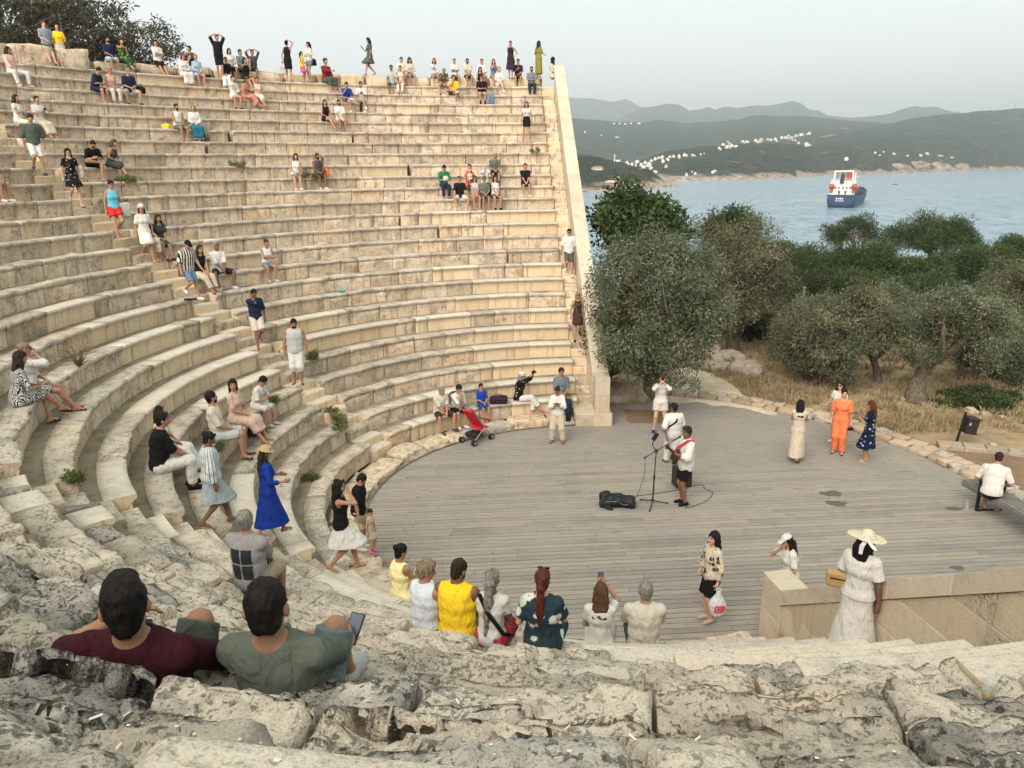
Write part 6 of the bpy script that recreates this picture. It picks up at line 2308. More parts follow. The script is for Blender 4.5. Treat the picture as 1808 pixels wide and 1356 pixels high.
   S.mesh('headscarf', hh, CL[hm], e_)
 for ex in extras:
  if ex == 'sunglasses':
   S = SDF()
   for sg in (-1, 1):
    S.ell(hl(sg * .034, .088, .014), np.array([.032, .014, .022]) * ks, HR, .004)
    S.cap(hl(sg * .060, .075, .018), hl(sg * .080, -.01, .016), .005 * ks, .005 * ks, .003)
   S.cap(hl(-.02, .096, .018), hl(.02, .096, .018), .006 * ks, .006 * ks, .004)
   S.mesh('sunglasses', .009, M_GLASSES, e_)
  elif ex == 'headglasses':
   S = SDF()
   for sg in (-1, 1):
    S.ell(hl(sg * .036, .075, .100), np.array([.034, .014, .022]) * ks, HR, .004)
    S.cap(hl(sg * .062, .06, .095), hl(sg * .088, -.03, .05), .006 * ks, .006 * ks, .003)
   S.mesh('sunglasses', .010, M_GLASSES, e_)
  elif ex == 'beard':
   S = SDF()
   S.ell(hl(0, .030, -.055), np.array([.062, .066, .062]) * ks, HR, 0)
   S.ell(hl(0, .058, -.092), np.array([.036, .030, .030]) * ks, HR, .02)
   hc_ = hc.copy()
   S.cut(lambda G: (((G - hc_) @ HR)[..., 2] / ks + .038) * ks)
   S.mesh('beard', min(h, .014), HAIR['black' if hcol != 'grey' else 'grey'], e_)
 e_['_w'] = 0
 del e_['_w']
 Mw = Matrix.Translation(Vector(pos)) @ Matrix.Rotation(rz_, 4, 'Z')
 w_ = lambda p: np.array(Mw @ Vector(tuple(map(float, p))))
 info = dict(e=e_, W=[w_(q) for q in W_], K=[w_(q) for q in K_], A=[w_(q) for q in A_], sh=[w_(q) for q in shl], hc=w_(hc), chest=w_(chest), pel=w_(pel), hf=np.array(Mw.to_3x3() @ Vector(hf)), fw=fw, s=s,
    hand=[w_(W_[i] + hands[i][1] * .09 * s) for i in (0, 1)], up=np.array(Mw.to_3x3() @ Vector(upv)), nb=w_(nb), R=np.array(Mw.to_3x3() @ Vector(X1)), rz=rz_, hl=lambda x, y, z: w_(hl(x, y, z)), body=body)
 return info
def skirt(S, L, flare, o):
 pel, s, K, A, hips = o['pel'], o['s'], o['K'], o['A'], o['hips']
 b = o['build']
 if o['mode'] == 'stand':
  kz = (K[0][2] + K[1][2]) / 2; az = (A[0][2] + A[1][2]) / 2
  z = pel[2] + (kz - pel[2]) * min(1, L) + ((az - kz) * (L - 1) if L > 1 else 0)
  mid = (K[0] + K[1]) / 2 if L <= 1 else (K[0] + K[1]) / 2 * (2 - L) + (A[0] + A[1]) / 2 * (L - 1)
  c = np.array([pel[0] * .5 + mid[0] * .5, pel[1] * .4 + mid[1] * .6, z])
  W0 = (.128 * s * b, .10 * s * b)
  W1 = (.175 * s * b, .135 * s * b)
  hw = (.17 + flare * min(1, L) ) * s
  spread = abs(A[0][1] - A[1][1]) * .35 * min(1, L)
  W2 = (hw, hw * .82 + spread)
  Xd = np.array([1.0, 0, 0])
  S.tube([o['spine'](.17), pel + np.array([0, 0, -.02]), c], [W0, W1, W2], [Xd, Xd, Xd], None, .05 * s)
  if o.get('waist'):
   p_, u_ = o['spine'](.13), o['up']
   S.cut(lambda G: (G - p_) @ u_)
  zc = z
  S.cut(lambda G: zc - G[..., 2])
 else:
  S.tube([o['spine'](.17), pel], [(.128 * s * b, .10 * s * b), (.18 * s * b, .14 * s * b)], [np.array([1.0, 0, 0])] * 2, None, .05 * s)
  if o.get('waist'):
   p_, u_ = o['spine'](.13), o['up']
   S.cut(lambda G: (G - p_) @ u_)
  lw = o['lw']
  f = min(1, L)
  qs = []
  for i in (0, 1):
   q = hips[i] + (K[i] - hips[i]) * f
   S.cap(hips[i], q, .108 * lw, .085 * lw + flare * .15, .06 * s); qs.append(q)
  S.cap((hips[0] + hips[1]) / 2, (qs[0] + qs[1]) / 2, .10 * lw, .082 * lw, .07 * s)
  if L > 1:
   g = min(2, L) - 1
   es = []
   for i in (0, 1):
    q = K[i] + (A[i] - K[i]) * g
    S.cap(K[i], q, .075 * lw, .062 * lw + flare * .3, .06 * s, True); es.append(q)
   S.cap((qs[0] + qs[1]) / 2, (es[0] + es[1]) / 2, .070 * lw, .055 * lw + flare * .2, .07 * s, True)
# things people hold or wear loose: each is a thing of its own
def phone(label, p, nrm_dir, group=None, mat=None, s=1.0):
 d = nrm(nrm_dir)
 q = Vector(d).to_track_quat('Y', 'Z')
 e_ = empty('phone', tuple(p)); e_.rotation_euler = q.to_euler()
 tag(e_, label, 'phone', group)
 mb = MB(); mb.box((0, 0, .02), (.075 * s, .010, .15 * s), bevel=.004); mb.build('case', mat or M_PHONE, e_)
 mb = MB(); mb.box((0, .006, .02), (.066 * s, .002, .138 * s)); mb.build('screen', plain('phone_screen', (.10, .12, .16), .15, spec=.5), e_)
 mb = MB(); mb.box((.02 * s, -.007, .075 * s), (.024 * s, .005, .03 * s)); mb.build('camera_bump', M_GLASSES, e_)
 return e_
def bag(label, p, size, mat, name='shoulder_bag', cat='bag', rz=0.0, strap=None, group=None, soft=.012):
 e_ = empty(name, tuple(p), rz)
 tag(e_, label, cat, group)
 S = SDF()
 S.box((0, 0, size[2] / 2), (size[0] / 2, size[1] / 2, size[2] / 2), None, min(size) * .35)
 S.warp(soft, 9, PCOUNT[0])
 S.mesh('bag_body', max(.012, min(size) * .10), mat, e_)
 mb = MB()
 if strap is not None:
  mb.tube([tuple(np.array(q) - np.array(p)) if rz == 0 else tuple(rotz(np.array(q) - np.array(p), -rz)) for q in strap], .011, 6, flat=.4)
 else:
  mb.tube([(size[0] * .25 * cos(a), 0, size[2] + size[2] * .28 * sin(a)) for a in np.linspace(0, pi, 9)], .010, 5)
 mb.build('strap', mat, e_)
 mb = MB(); mb.box((0, -size[1] * .5, size[2] * .62), (size[0] * .7, .012, .012)); mb.build('zip', M_GLASSES, e_)
 return e_
def backpack(label, p, rz, mat, s=1.0, group=None):
 e_ = empty('backpack', tuple(p), rz)
 tag(e_, label, 'backpack', group)
 S = SDF(); S.box((0, 0, .22 * s), (.15 * s, .085 * s, .22 * s), None, .06 * s); S.ell((0, 0, .34 * s), (.14 * s, .085 * s, .12 * s), None, .03); S.warp(.01, 8, 2)
 S.mesh('bag_body', .016, mat, e_)
 S = SDF(); S.box((0, -.09 * s, .14 * s), (.11 * s, .035 * s, .10 * s), None, .03 * s); S.mesh('front_pocket', .014, mat, e_)
 for sg in (-1, 1):
  mb = MB(); mb.tube([(sg * .08 * s, .07 * s, .40 * s), (sg * .09 * s, .14 * s, .30 * s), (sg * .09 * s, .13 * s, .12 * s), (sg * .10 * s, .07 * s, .05 * s)], .018 * s, 6, flat=.35); mb.build('strap', mat, e_)
 mb = MB(); mb.tube([(-.04 * s, .06 * s, .43 * s), (0, .07 * s, .47 * s), (.04 * s, .06 * s, .43 * s)], .010 * s, 6); mb.build('handle', mat, e_)
 return e_
# ---------------------------------------------------------------- the people, one by one
PPL = {}
SEATED, WALK = 'people seated on the theatre seats', 'people standing or walking on the theatre'
def facedir(pos, face):
 if isinstance(face, tuple):
  a = atan2(CY - pos[1], CX - pos[0]) + radians(face[1])
  return a
 t = nrm([-pos[0], -pos[1], 0])
 f = rotz(t, radians(face))
 return atan2(f[1], f[0])
def fit_h(pos, hy, k, lo, hi):
 best = (1e9, 1.7)
 for H in np.linspace(lo, hi, 40):
  y = proj((pos[0], pos[1], pos[2] + k * H))[1]
  if abs(y - hy) < best[0]:
   best = (abs(y - hy), H)
 return float(best[1])
def sit(label, px, py, hy=None, face=('c', 0), dr=.17, lo=1.5, hi=1.86, key=None, row=None, k=.528, dz=0.0, **kw):
 if row is None:
  row, a = seat_at(px, py)
 else:
  a = angle_at(px, row)
 pos = pol(rrow(row) + dr, a, zrow(row) + dz)
 H = kw.pop('H', None) or (fit_h(pos, hy, k, lo, hi) if hy else 1.7)
 i = person(label, pos, 0, 'sit', H, rot_world=facedir(pos, face), group=kw.pop('group', SEATED), **kw)
 if key: PPL[key] = i
 return i
def stand(label, px, py, hy=None, face=0, lo=1.5, hi=1.9, key=None, pos=None, **kw):
 if pos is None:
  pos = hit(px, py)
 pos = np.array(pos, float)
 H = kw.pop('H', None) or (fit_h(pos, hy, 1.0, lo, hi) if hy else 1.7)
 i = person(label, pos, 0, 'stand', H, rot_world=facedir(pos, face), group=kw.pop('group', WALK), **kw)
 if key: PPL[key] = i
 return i
def phone_for(i, label, mat=None):
 d = i['hc'] - i['hand'][1]
 p = (i['hand'][0] + i['hand'][1]) / 2 if np.linalg.norm(i['hand'][0] - i['hand'][1]) < .2 else i['hand'][1]
 phone(label, p + np.array([0, 0, .0]), d, None, mat)
C = 'c'
# ---- upper left
sit('person with long dark hair, pink shirt and white trousers lounging at the far upper left', 27, 134, 86, ('c', 15), sex='m', skin='olive', hair=('long', 'dark'), top=('pink', 1.9, 0), bottom=('white', 'legs', 1.95), arms=('prop', 'knee'), legs='wide', shoes=('beige', 'shoe'), extras=('sunglasses',), head=(-20, 0), lean=-6)
sit('person in blue shirt and dark shorts sitting on the highest boulder', 94, 100, 64, ('c', -10), row=26, dr=.35, dz=.30, skin='fair', hair=('short', 'brown'), top=('greyblue', 1, 0), bottom=('greengrey', 'legs', .9), arms=('prop', 'lap'), legs='ext', head=(0, 10), foot_z=-.70)
sit('person in yellow blouse and white shorts leaning on the couple in blue shirt', 116, 102, 66, ('c', -5), row=26, dr=.30, dz=.26, sex='f', skin='fair', hair=('long', 'black'), top=('yellow', .8, .08), bottom=('offwhite', 'legs', .6), arms=('lap', 'prop'), legs='side', head=(20, 5), foot_z=-.66)
sit('person in navy polo shirt and pale blue shorts on the rim, upper left', 198, 127, 88, ('c', 0), row=26, skin='olive', hair=('short', 'black'), top=('navy', 1, 0), bottom=('lightblue', 'legs', .95), arms=('prop', 'lap'), legs='n', extras=('beard',), shoes=('black', 'sandal'))
sit('person in green leaf print dress raising a hand to the mouth on the rim', 221, 127, 93, ('c', -8), row=26, sex='f', skin='tan', hair=('long', 'dark'), dress=('greenleaf', 0, 1.8, .1), arms=('lap', 'mouth'), legs='x', head=(-10, 0))
sit('person in dark navy shirt leaning over a phone, left of the woman in pink top', 173, 163, 122, ('c', 25), skin='tan', hair=('short', 'black'), top=('navy', 1, 0), bottom=('navy', 'legs', .9), arms=('lap', 'phone'), legs='n', lean=22, head=(10, 25), shoes=('black', 'sandal'), key='p6')
sit('older person in pale pink sleeveless top and white trousers between two in navy', 200, 162, 130, ('c', 0), sex='f', skin='red', hair=('short', 'blonde'), top=('pink', 0, .0), bottom=('offwhite', 'legs', 1.9), arms='lap', legs='n', head=(-15, 20), lean=8)
sit('grey haired person in navy tee and pale green shorts with a black bag beside', 233, 163, 126, ('c', -5), skin='red', hair=('short', 'grey'), top=('navy', 1, 0), bottom=('stripegrey', 'legs', .9), arms='lap', legs='wide', lean=12, head=(-10, 15), build=1.1, shoes=('black', 'shoe'), key='p8')
sit('person in white shirt and black shorts alone on the rim right of the small tree', 283, 118, 82, ('c', 5), row=26, dz=.05, skin='tan', hair=('short', 'black'), top=('white', 1.2, 0), bottom=('black', 'legs', .9), arms='cross', legs='ext', head=(30, 0), foot_z=-.5)
sit('auburn haired person in long white dress and white shirt on the rim row', 329, 135, 104, ('c', 0), row=25, sex='f', skin='tan', hair=('bob', 'auburn'), dress=('white', 1.6, 1.85, .12), arms=('lap', 'lap'), legs='n', head=(-10, 10))
sit('person in dark tee sitting high on the rim behind the woman in denim shirt', 346, 122, 85, ('c', -60), row=26, dr=.5, skin='tan', hair=('short', 'black'), top=('darkgrey', 1, 0), bottom=('black', 'legs', .8), arms=('prop', 'knee'), legs='up2', foot_z=0.0)
sit('fair haired person in open pale denim shirt over a black top on the rim row', 352, 133, 99, ('c', 0), row=25, sex='f', skin='red', hair=('bun', 'ash'), top=('lightblue', 1.9, 0), bottom=('lightblue', 'legs', .7), arms='lap', legs='n', head=(10, -5))
stand('person in black clothes standing on the rim row with both hands on the head', 390, 140, 90, 10, skin='tan', hair=('short', 'black'), top=('black', 1, -.03, .03), bottom=('black', 'legs', .95), arms='head', legs='n')
sit('person in white shirt with dark bob sitting high on the rim, centre left', 412, 122, 91, ('c', 0), row=26, dr=.3, sex='f', skin='tan', hair=('bob', 'black'), top=('white', 1.2, 0), bottom=('black', 'legs', .9), arms='lap', legs='n')
sit('person in black jacket and wide white trousers leaning back on the rim row', 404, 140, 108, ('c', -20), row=25, sex='f', skin='tan', hair=('bun', 'dark'), top=('black', 1.9, 0), bottom=('white', 'legs', 1.95, .03), arms=('prop', 'lap'), legs='ext', lean=-8)
sit('child in dark printed tee sitting on the rim among the group at centre left', 430, 128, 97, ('c', 10), row=26, dr=.2, H=1.42, child=True, skin='olive', hair=('short', 'black'), top=('slate', 1, 0), bottom=('darkgrey', 'legs', .9), arms='lap', legs='n')
sit('person in dark tee with both arms raised to the head, knee up on the rim', 451, 124, 94, ('c', -15), row=26, dr=.25, skin='olive', hair=('short', 'black'), top=('darkgrey', 1, 0), bottom=('black', 'legs', .9), arms='head', legs='up')
sit('person in black top and shorts lifting a white bottle, below the one with raised arms', 438, 138, 108, ('c', 10), row=25, sex='f', skin='tan', hair=('long', 'black'), top=('black', 0, .0), bottom=('black', 'legs', .5), arms=('lap', 'photo'), legs='ext')
sit('person in white blouse and white shorts holding a cup, left of three women', 417, 175, 143, ('c', 0), sex='f', skin='tan', hair=('bun', 'dark'), top=('white', 1.5, 0), bottom=('white', 'legs', .6), arms=('lap', 'mouth'), legs='n', shoes=('black', 'shoe'))
sit('person in long salmon dress turned sideways, middle of three women', 435, 174, 141, ('c', 35), sex='f', skin='tan', hair=('bob', 'brown'), dress=('salmon', .9, 1.8, .08), arms='lap', legs='x', lean=14)
sit('person in cream skirt and pale top, right of three women', 459, 174, 143, ('c', -10), sex='f', skin='tan', hair=('bun', 'dark'), top=('blush', 0, 0), bottom=('offwhite', 'skirt', 1.4, .05), arms=('lap', 'knee'), legs='x')
sit('person in white sleeveless top and green shorts beside a yellow bag', 320, 228, 189, ('c', 5), skin='olive', hair=('short', 'black'), top=('white', 0, 0), bottom=('sage', 'legs', .8), arms='lap', legs='n', shoes=('black', 'sandal'), extras=('beard',), key='p42')
sit('blonde person in white blouse and dark blue skirt, upper left middle', 349, 227, 189, ('c', -10), sex='f', skin='tan', hair=('bob', 'blonde'), top=('white', 1.7, .03, .03), bottom=('teal', 'skirt', 1.8, .08), arms='lap', legs='n', shoes=('navy', 'shoe'))
stand('person in black sleeveless dress seen from behind on the rim row, hand on the head', 511, 147, 83, 170, sex='f', skin='tan', hair=('bun', 'black'), dress=('black', 0, .85, .02), arms=('side', 'head'), legs='n', key='p44')
stand('small child in yellow top and pink skirt on the rim row', 536, 147, 109, 60, H=1.12, child=True, sex='f', skin='tan', hair=('pony', 'dark'), top=('yellow', 0, .0), bottom=('hotpink', 'skirt', .8, .06), arms='forearm', legs='n')
stand('person in white tee and denim shorts with a black shoulder bag on the rim row', 549, 147, 88, -60, sex='f', skin='tan', hair=('pony', 'black'), top=('offwhite', 1, .03), bottom=('denim', 'legs', .5), arms=('forearm', 'side'), legs='feet', key='p46')
sit('person in dark red top and long dark skirt seated on the rim row', 579, 146, 103, ('c', 20), row=25, sex='f', skin='tan', hair=('bun', 'black'), top=('darkred', 1.8, 0), bottom=('greengrey', 'skirt', 1.5, .1), arms=('lap', 'reach'), legs='n', foot_z=-.40)
stand('person in short dark patterned dress holding up a phone on the rim row, head bowed', 655, 145, 89, -80, sex='f', skin='tan', hair=('long', 'black'), dress=('greengrey', .8, .8, .1), arms=('side', 'phone'), legs='walk', head=(0, 20), key='p48')
sit('person in blue polo and white shorts resting chin on hand, upper middle', 614, 181, 150, ('c', -10), skin='olive', hair=('short', 'black'), top=('blue', 1, 0), bottom=('offwhite', 'legs', .9), arms=('knee', 'chin'), legs='figure4', lean=24, shoes=('white', 'shoe'))
sit('person in white shirt holding a phone near the chest, right of the blue polo', 639, 180, 148, ('c', -10), skin='olive', hair=('short', 'black'), top=('white', 1, 0), bottom=('khaki', 'legs', .9), arms=('phone', 'phone'), legs='x', lean=10, shoes=('white', 'shoe'), key='p50')
sit('person in black sleeveless top with crossed legs beside one in a white shirt, upper middle', 578, 217, 182, ('c', 0), sex='f', skin='tan', hair=('long', 'dark'), top=('black', 0, 0), bottom=('black', 'legs', .5), arms='lap', legs='x')
sit('bearded person in white short sleeved shirt and pink shorts, upper middle', 602, 217, 179, ('c', 0), skin='olive', hair=('short', 'black'), top=('white', 1, 0), bottom=('blush', 'legs', .8), arms='knee', legs='n', extras=('beard',))
sit('person in pale grey shirt and dark shorts with feet wide apart, rim row right', 693, 154, 117, ('c', 0), row=25, skin='brown', hair=('short', 'black'), top=('stripegrey', 1, 0), bottom=('sage', 'legs', .9), arms='knee', legs='wide', shoes=('black', 'sandal'))
sit('person in pale pink jumpsuit leaning on the one in a grey shirt', 709, 152, 121, ('c', -15), row=25, sex='f', skin='tan', hair=('bun', 'dark'), dress=('blush', 0, .4, .02), bottom=('blush', 'legs', 1.9), arms='lap', legs='ext')
sit('person in white tee sitting on the rim behind the pale pink jumpsuit', 711, 140, 106, ('c', 0), row=26, skin='tan', hair=('short', 'black'), top=('offwhite', 1, 0), bottom=('khaki', 'legs', .9), arms='lap')
sit('person with long curly dark hair and denim shorts on the rim', 726, 140, 109, ('c', 5), row=26, sex='f', skin='tan', hair=('curly', 'dark'), top=('cream', 1.6, .08), bottom=('denim', 'legs', .45), arms='lap', extras=('sunglasses',))
sit('person in white open shirt and denim shorts on the rim left of the patterned shirt', 768, 141, 111, ('c', 0), row=26, sex='f', skin='tan', hair=('long', 'red'), top=('white', 1.7, .12), bottom=('denim', 'legs', .45), arms=('lap', 'chin'))
sit('person in camouflage patterned shirt bending forward, beige shorts', 783, 153, 124, ('c', 5), row=25, skin='tan', hair=('short', 'grey'), top=('camo', 1, 0, .03), bottom=('beige', 'legs', .9), arms='knees_mid', legs='wide', lean=30, head=(0, 30), shoes=('black', 'shoe'))
sit('person in plain white tee sitting upright on the rim, middle right', 804, 139, 107, ('c', 5), row=26, skin='tan', hair=('buzz', 'brown'), top=('white', 1, 0), bottom=('slate', 'legs', .9), arms='cross', legs='n')
sit('person in mustard yellow tee with one leg bent, just below the rim row', 803, 168, 135, ('c', -15), skin='olive', hair=('short', 'black'), top=('mustard', 1, 0), bottom=('greengrey', 'legs', .9), arms=('lap', 'chin'), legs='figure4', shoes=('white', 'shoe'))
sit('person in beige tee and black shorts on the rim with hands clasped', 827, 139, 107, ('c', 5), row=26, skin='olive', hair=('short', 'black'), top=('cream', 1, 0), bottom=('black', 'legs', .9), arms='knees_mid', legs='n', extras=('beard',), build=1.05)
sit('person in white shirt sitting on the rim behind the woman in black', 852, 138, 107, ('c', 5), row=26, skin='tan', hair=('short', 'brown'), top=('white', 1.3, 0), bottom=('sand', 'legs', .9), arms='lap')
sit('long haired person in black top in front of a white shirt on the rim', 849, 146, 119, ('c', 0), row=25, sex='f', skin='tan', hair=('long', 'black'), top=('black', 0, 0), bottom=('black', 'legs', .6), arms='lap')
sit('person in black printed tee, sunglasses, sitting above a blue backpack', 851, 168, 138, ('c', 0), skin='tan', hair=('short', 'brown'), top=('black', 1, 0, .025), bottom=('khaki', 'legs', .9), arms=('phone_low', 'phone_low'), legs='n', build=1.1, shoes=('black', 'boot'), extras=('sunglasses',))
sit('person with red hair and grey top on the rim', 872, 139, 107, ('c', 10), row=26, sex='f', skin='red', hair=('long', 'red'), top=('slate', 0, 0), bottom=('denim', 'legs', .5), arms=('lap', 'chin'))
sit('person in white tee and white shorts with crossed legs, rim row right', 882, 149, 118, ('c', 0), row=25, sex='f', skin='fair', hair=('bun', 'blonde'), top=('white', 1, 0), bottom=('white', 'legs', .6), arms='lap', legs='x', shoes=('white', 'shoe'))
stand('person in plum black dress standing on the rim row, hands to the face', 902, 152, 93, 0, sex='f', skin='tan', hair=('bun', 'black'), dress=('plum', 0, 1.2, .08), arms=('hip', 'mouth'), legs='feet', key='p67')
sit('person in brown shorts mostly hidden behind the plum dress on the rim', 915, 138, 110, ('c', -5), row=26, skin='tan', hair=('short', 'dark'), top=('plum', 1, 0), bottom=('brown', 'legs', .9), arms=('lap', 'phone'))
sit('bearded person in grey tee and dark trousers on the rim row near the parapet', 939, 149, 118, ('c', 0), row=25, skin='olive', hair=('short', 'black'), top=('slate', 1, 0), bottom=('jeans', 'legs', 1.95), arms='phone_low', legs='n', extras=('beard',))
stand('person in long olive dress seen from the side on the rim row', 951, 150, 93, 140, sex='f', skin='tan', hair=('long', 'dark'), dress=('olive', 1, 1.75, .04), arms='forearm', legs='feet')
sit('person with black headscarf and cream clothes by the top of the parapet', 975, 131, 101, ('c', 60), row=26, dr=.1, sex='f', skin='tan', hair=('bald', 'black'), top=('cream', 1.9, 0), bottom=('offwhite', 'legs', 1.95), arms='lap', hat=('hijab', 'black'), extras=('sunglasses',), foot_z=-.42)
# ---- left edge and upper stairs
stand('person in grey shirt and white shorts stepping down the stairs at far left', 70, 314, 200, 10, skin='tan', hair=('short', 'dark'), top=('greengrey', 1.2, .0, .02), bottom=('white', 'legs', .95), arms=('side', 'side'), legs='step', head=(0, 20), shoes=('darkgrey', 'shoe'))
sit('person in white top, left of two women sitting at far left', 42, 216, 178, ('c', 20), sex='f', skin='tan', hair=('long', 'dark'), top=('white', .4, 0), bottom=('offwhite', 'legs', 1.9), arms=('lap', 'phone'), legs='n')
sit('person in white shirt and long beige skirt holding a phone at far left', 78, 215, 175, ('c', 0), sex='f', skin='tan', hair=('bun', 'black'), top=('white', .9, 0), bottom=('cream', 'skirt', 1.8, .08), arms=('phone', 'phone'), legs='ext', key='p13')
sit('person in black shirt bending over with ankle on knee, upper left', 170, 292, 250, ('c', -10), skin='tan', hair=('short', 'black'), top=('black', 1, 0), bottom=('black', 'legs', .9), arms='phone_low', legs='figure4', lean=22, head=(10, 28), extras=('beard',), shoes=('black', 'sandal'))
sit('person in dark grey dress leaning towards the one in black, upper left', 203, 289, 246, ('c', 20), sex='f', skin='tan', hair=('bob', 'brown'), dress=('darkgrey', 0, 1.2, .03), arms='lap', legs='xl', lean=12, side=-8, shoes=('brown', 'shoe'))
stand('person in short black floral dress walking down the upper stairs', 135, 369, 267, 15, sex='f', skin='fair', hair=('long', 'black'), dress=('blackfloral', .7, .75, .10), arms=('swing_b', 'side'), legs='step', head=(10, 25), shoes=('brown', 'sandal'), key='p16')
sit('person in maroon top cut off by the left edge of the picture', -6, 333, 288, ('c', 5), skin='tan', hair=('short', 'dark'), top=('rust', 1.0, 0), bottom=('slate', 'legs', .9), arms='knees_mid', legs='n', lean=14, shoes=('white', 'shoe'))
stand('person in turquoise top and red shorts walking down the upper stairs', 209, 427, 329, 25, sex='f', skin='tan', hair=('bun', 'black'), top=('skyblue', 0, .03), bottom=('red', 'legs', .55, .03), arms='side', legs='step2', head=(0, 20), shoes=('beige', 'sandal'), key='p18')
stand('person with white hat, white tee and white floral skirt walking down the stairs', 262, 464, 363, 15, sex='f', skin='tan', hair=('long', 'dark'), top=('white', .8, .03), bottom=('whitefloral', 'skirt', .85, .03), arms='side', legs='step', hat=('bucket', 'white'), head=(10, 15), key='p19')
sit('bearded person in black tee and black cap close beside the woman with dark dress', 271, 432, 378, ('c', 0), skin='tan', hair=('short', 'black'), top=('black', 1, 0), bottom=('offwhite', 'legs', .9), arms='lap', legs='n', hat=('capback', 'black'), extras=('beard',), shoes=('grey', 'shoe'))
sit('person in dark dress with legs stretched right, beside the black cap', 290, 430, 379, ('c', -15), sex='f', skin='tan', hair=('long', 'dark'), dress=('darkgrey', .7, .8, .03), arms='lap', legs='ext', lean=8, shoes=('brown', 'shoe'))
stand('person in black and white striped shirt, cap and denim shorts stepping down the stairs', 338, 533, 429, 35, skin='tan', hair=('short', 'black'), top=('bwstripe', 1, -.02, .04), bottom=('denim', 'legs', .95), arms=('swing_b', 'side'), legs='step', head=(0, 28), hat=('cap', 'black'), shoes=('white', 'shoe'), lean=8)
sit('person in black camisole and cream trousers next to one in a white shirt', 361, 487, 432, ('c', -5), sex='f', skin='tan', hair=('long', 'dark'), top=('black', 0, .0), bottom=('cream', 'legs', 1.8, .02), arms='knees_mid', legs='ext', lean=10, shoes=('brown', 'sandal'))
sit('grey haired person in white shirt, navy shorts and white trainers', 394, 487, 427, ('c', -15), skin='brown', hair=('short', 'grey'), top=('white', 1.1, .0, .02), bottom=('navy', 'legs', .95), arms='knees_mid', legs='wide', shoes=('white', 'shoe'))
sit('person in white camisole and denim shorts with folded arms sitting alone', 478, 472, 427, ('c', -15), sex='f', skin='olive', hair=('bun', 'dark'), top=('white', 0, .06), bottom=('denim', 'legs', .5), arms='cross', legs='n', lean=8, shoes=('lightgrey', 'shoe'))
sit('person in white sleeveless top and denim shorts beside a dark grey vest, mid height', 526, 312, 277, ('c', -15), sex='f', skin='tan', hair=('long', 'black'), top=('white', 0, .0), bottom=('denim', 'legs', .5), arms='lap', legs='ext', shoes=('white', 'shoe'), side=-5)
sit('person in dark grey vest sitting in front of an orange bag, mid height', 566, 312, 273, ('c', 0), skin='brown', hair=('short', 'black'), top=('darkgrey', 0, 0), bottom=('brown', 'legs', .9), arms='lap', legs='n', shoes=('offwhite', 'shoe'), extras=('beard',), key='p27')
stand('person in navy polo and white shorts walking down, hand over the face', 457, 617, 513, 20, skin='brown', hair=('short', 'black'), top=('navy', 1, -.03, .02), bottom=('offwhite', 'legs', .92, .02), arms=('side', 'cheek'), legs='step2', head=(0, 20))
stand('stocky person in grey sleeveless top and long white shorts on the stairs', 527, 677, 563, -5, skin='olive', hair=('short', 'black'), top=('lightgrey', 0, -.02, .025), bottom=('white', 'legs', 1.3, .025), arms='side', legs='n', head=(-15, 20), build=1.15, extras=('beard',), shoes=('black', 'sandal'))
# ---- right block, mid height
sit('person in green tee holding a pale ball in the lap, left of the family group', 785, 328, 300, ('c', 0), skin='olive', hair=('short', 'black'), top=('green', 1, 0), bottom=('jeans', 'legs', 1.95), arms='phone_low', legs='n', lean=12, head=(0, 25), key='p73')
sit('person in black tee, sunglasses and white shorts in the family group', 814, 349, 313, ('c', 0), skin='tan', hair=('buzz', 'dark'), top=('black', 1, 0), bottom=('white', 'legs', .85), arms='knee', legs='wide', extras=('sunglasses',))
sit('person in red top holding a baby in the family group', 831, 327, 290, ('c', -10), sex='f', skin='tan', hair=('pony', 'brown'), top=('red', 0, 0), bottom=('rose', 'legs', .9), arms='baby', legs='n', key='p75')
sit('person with white headscarf and white top, hands to the face', 858, 326, 292, ('c', 0), sex='f', skin='tan', hair=('bald', 'black'), top=('white', 1.9, 0), bottom=('black', 'legs', 1.9), arms=('cheek', 'cheek'), hat=('hijab', 'lightgrey'))
sit('person in green tee and dark shorts sitting highest in the family group', 874, 308, 273, ('c', 0), skin='tan', hair=('short', 'grey'), top=('sage', 1, 0), bottom=('black', 'legs', .9), arms='lap', legs='n', lean=10, head=(0, 22), shoes=('black', 'boot'))
sit('person in grey crop top with sunglasses and long hair, front of the family group', 840, 349, 312, ('c', 0), sex='f', skin='tan', hair=('long', 'dark'), top=('lightgrey', 0, .08), bottom=('salmon', 'legs', .5), arms='knees_mid', legs='n', extras=('sunglasses',))
sit('child in green tee and cap sitting in the front of the family group', 857, 349, 319, ('c', 0), H=1.42, lo=1.3, child=True, skin='olive', hair=('short', 'black'), top=('sage', 1, 0), bottom=('greengrey', 'legs', .9), arms='lap', legs='n', hat=('cap', 'greengrey'))
sit('person in white sleeveless top and black shorts, right end of the family group', 876, 348, 312, ('c', 5), sex='f', skin='tan', hair=('long', 'black'), top=('white', 0, 0), bottom=('black', 'legs', .5), arms='knees_mid', legs='n', shoes=('black', 'shoe'))
sit('child in black tee and shorts sitting alone near the far stairway', 929, 326, 295, ('c', 0), H=1.5, skin='tan', hair=('short', 'black'), top=('black', 1, 0), bottom=('black', 'legs', .9), arms='knees_mid', legs='n', shoes=('white', 'shoe'))
stand('person in black jumpsuit over a white top climbing the upper right seats', 930, 268, 182, 0, sex='f', skin='tan', hair=('bob', 'black'), top=('white', .3, .1), dress=('black', 0, .55, .02), arms='side', legs='wide', head=(0, -5))
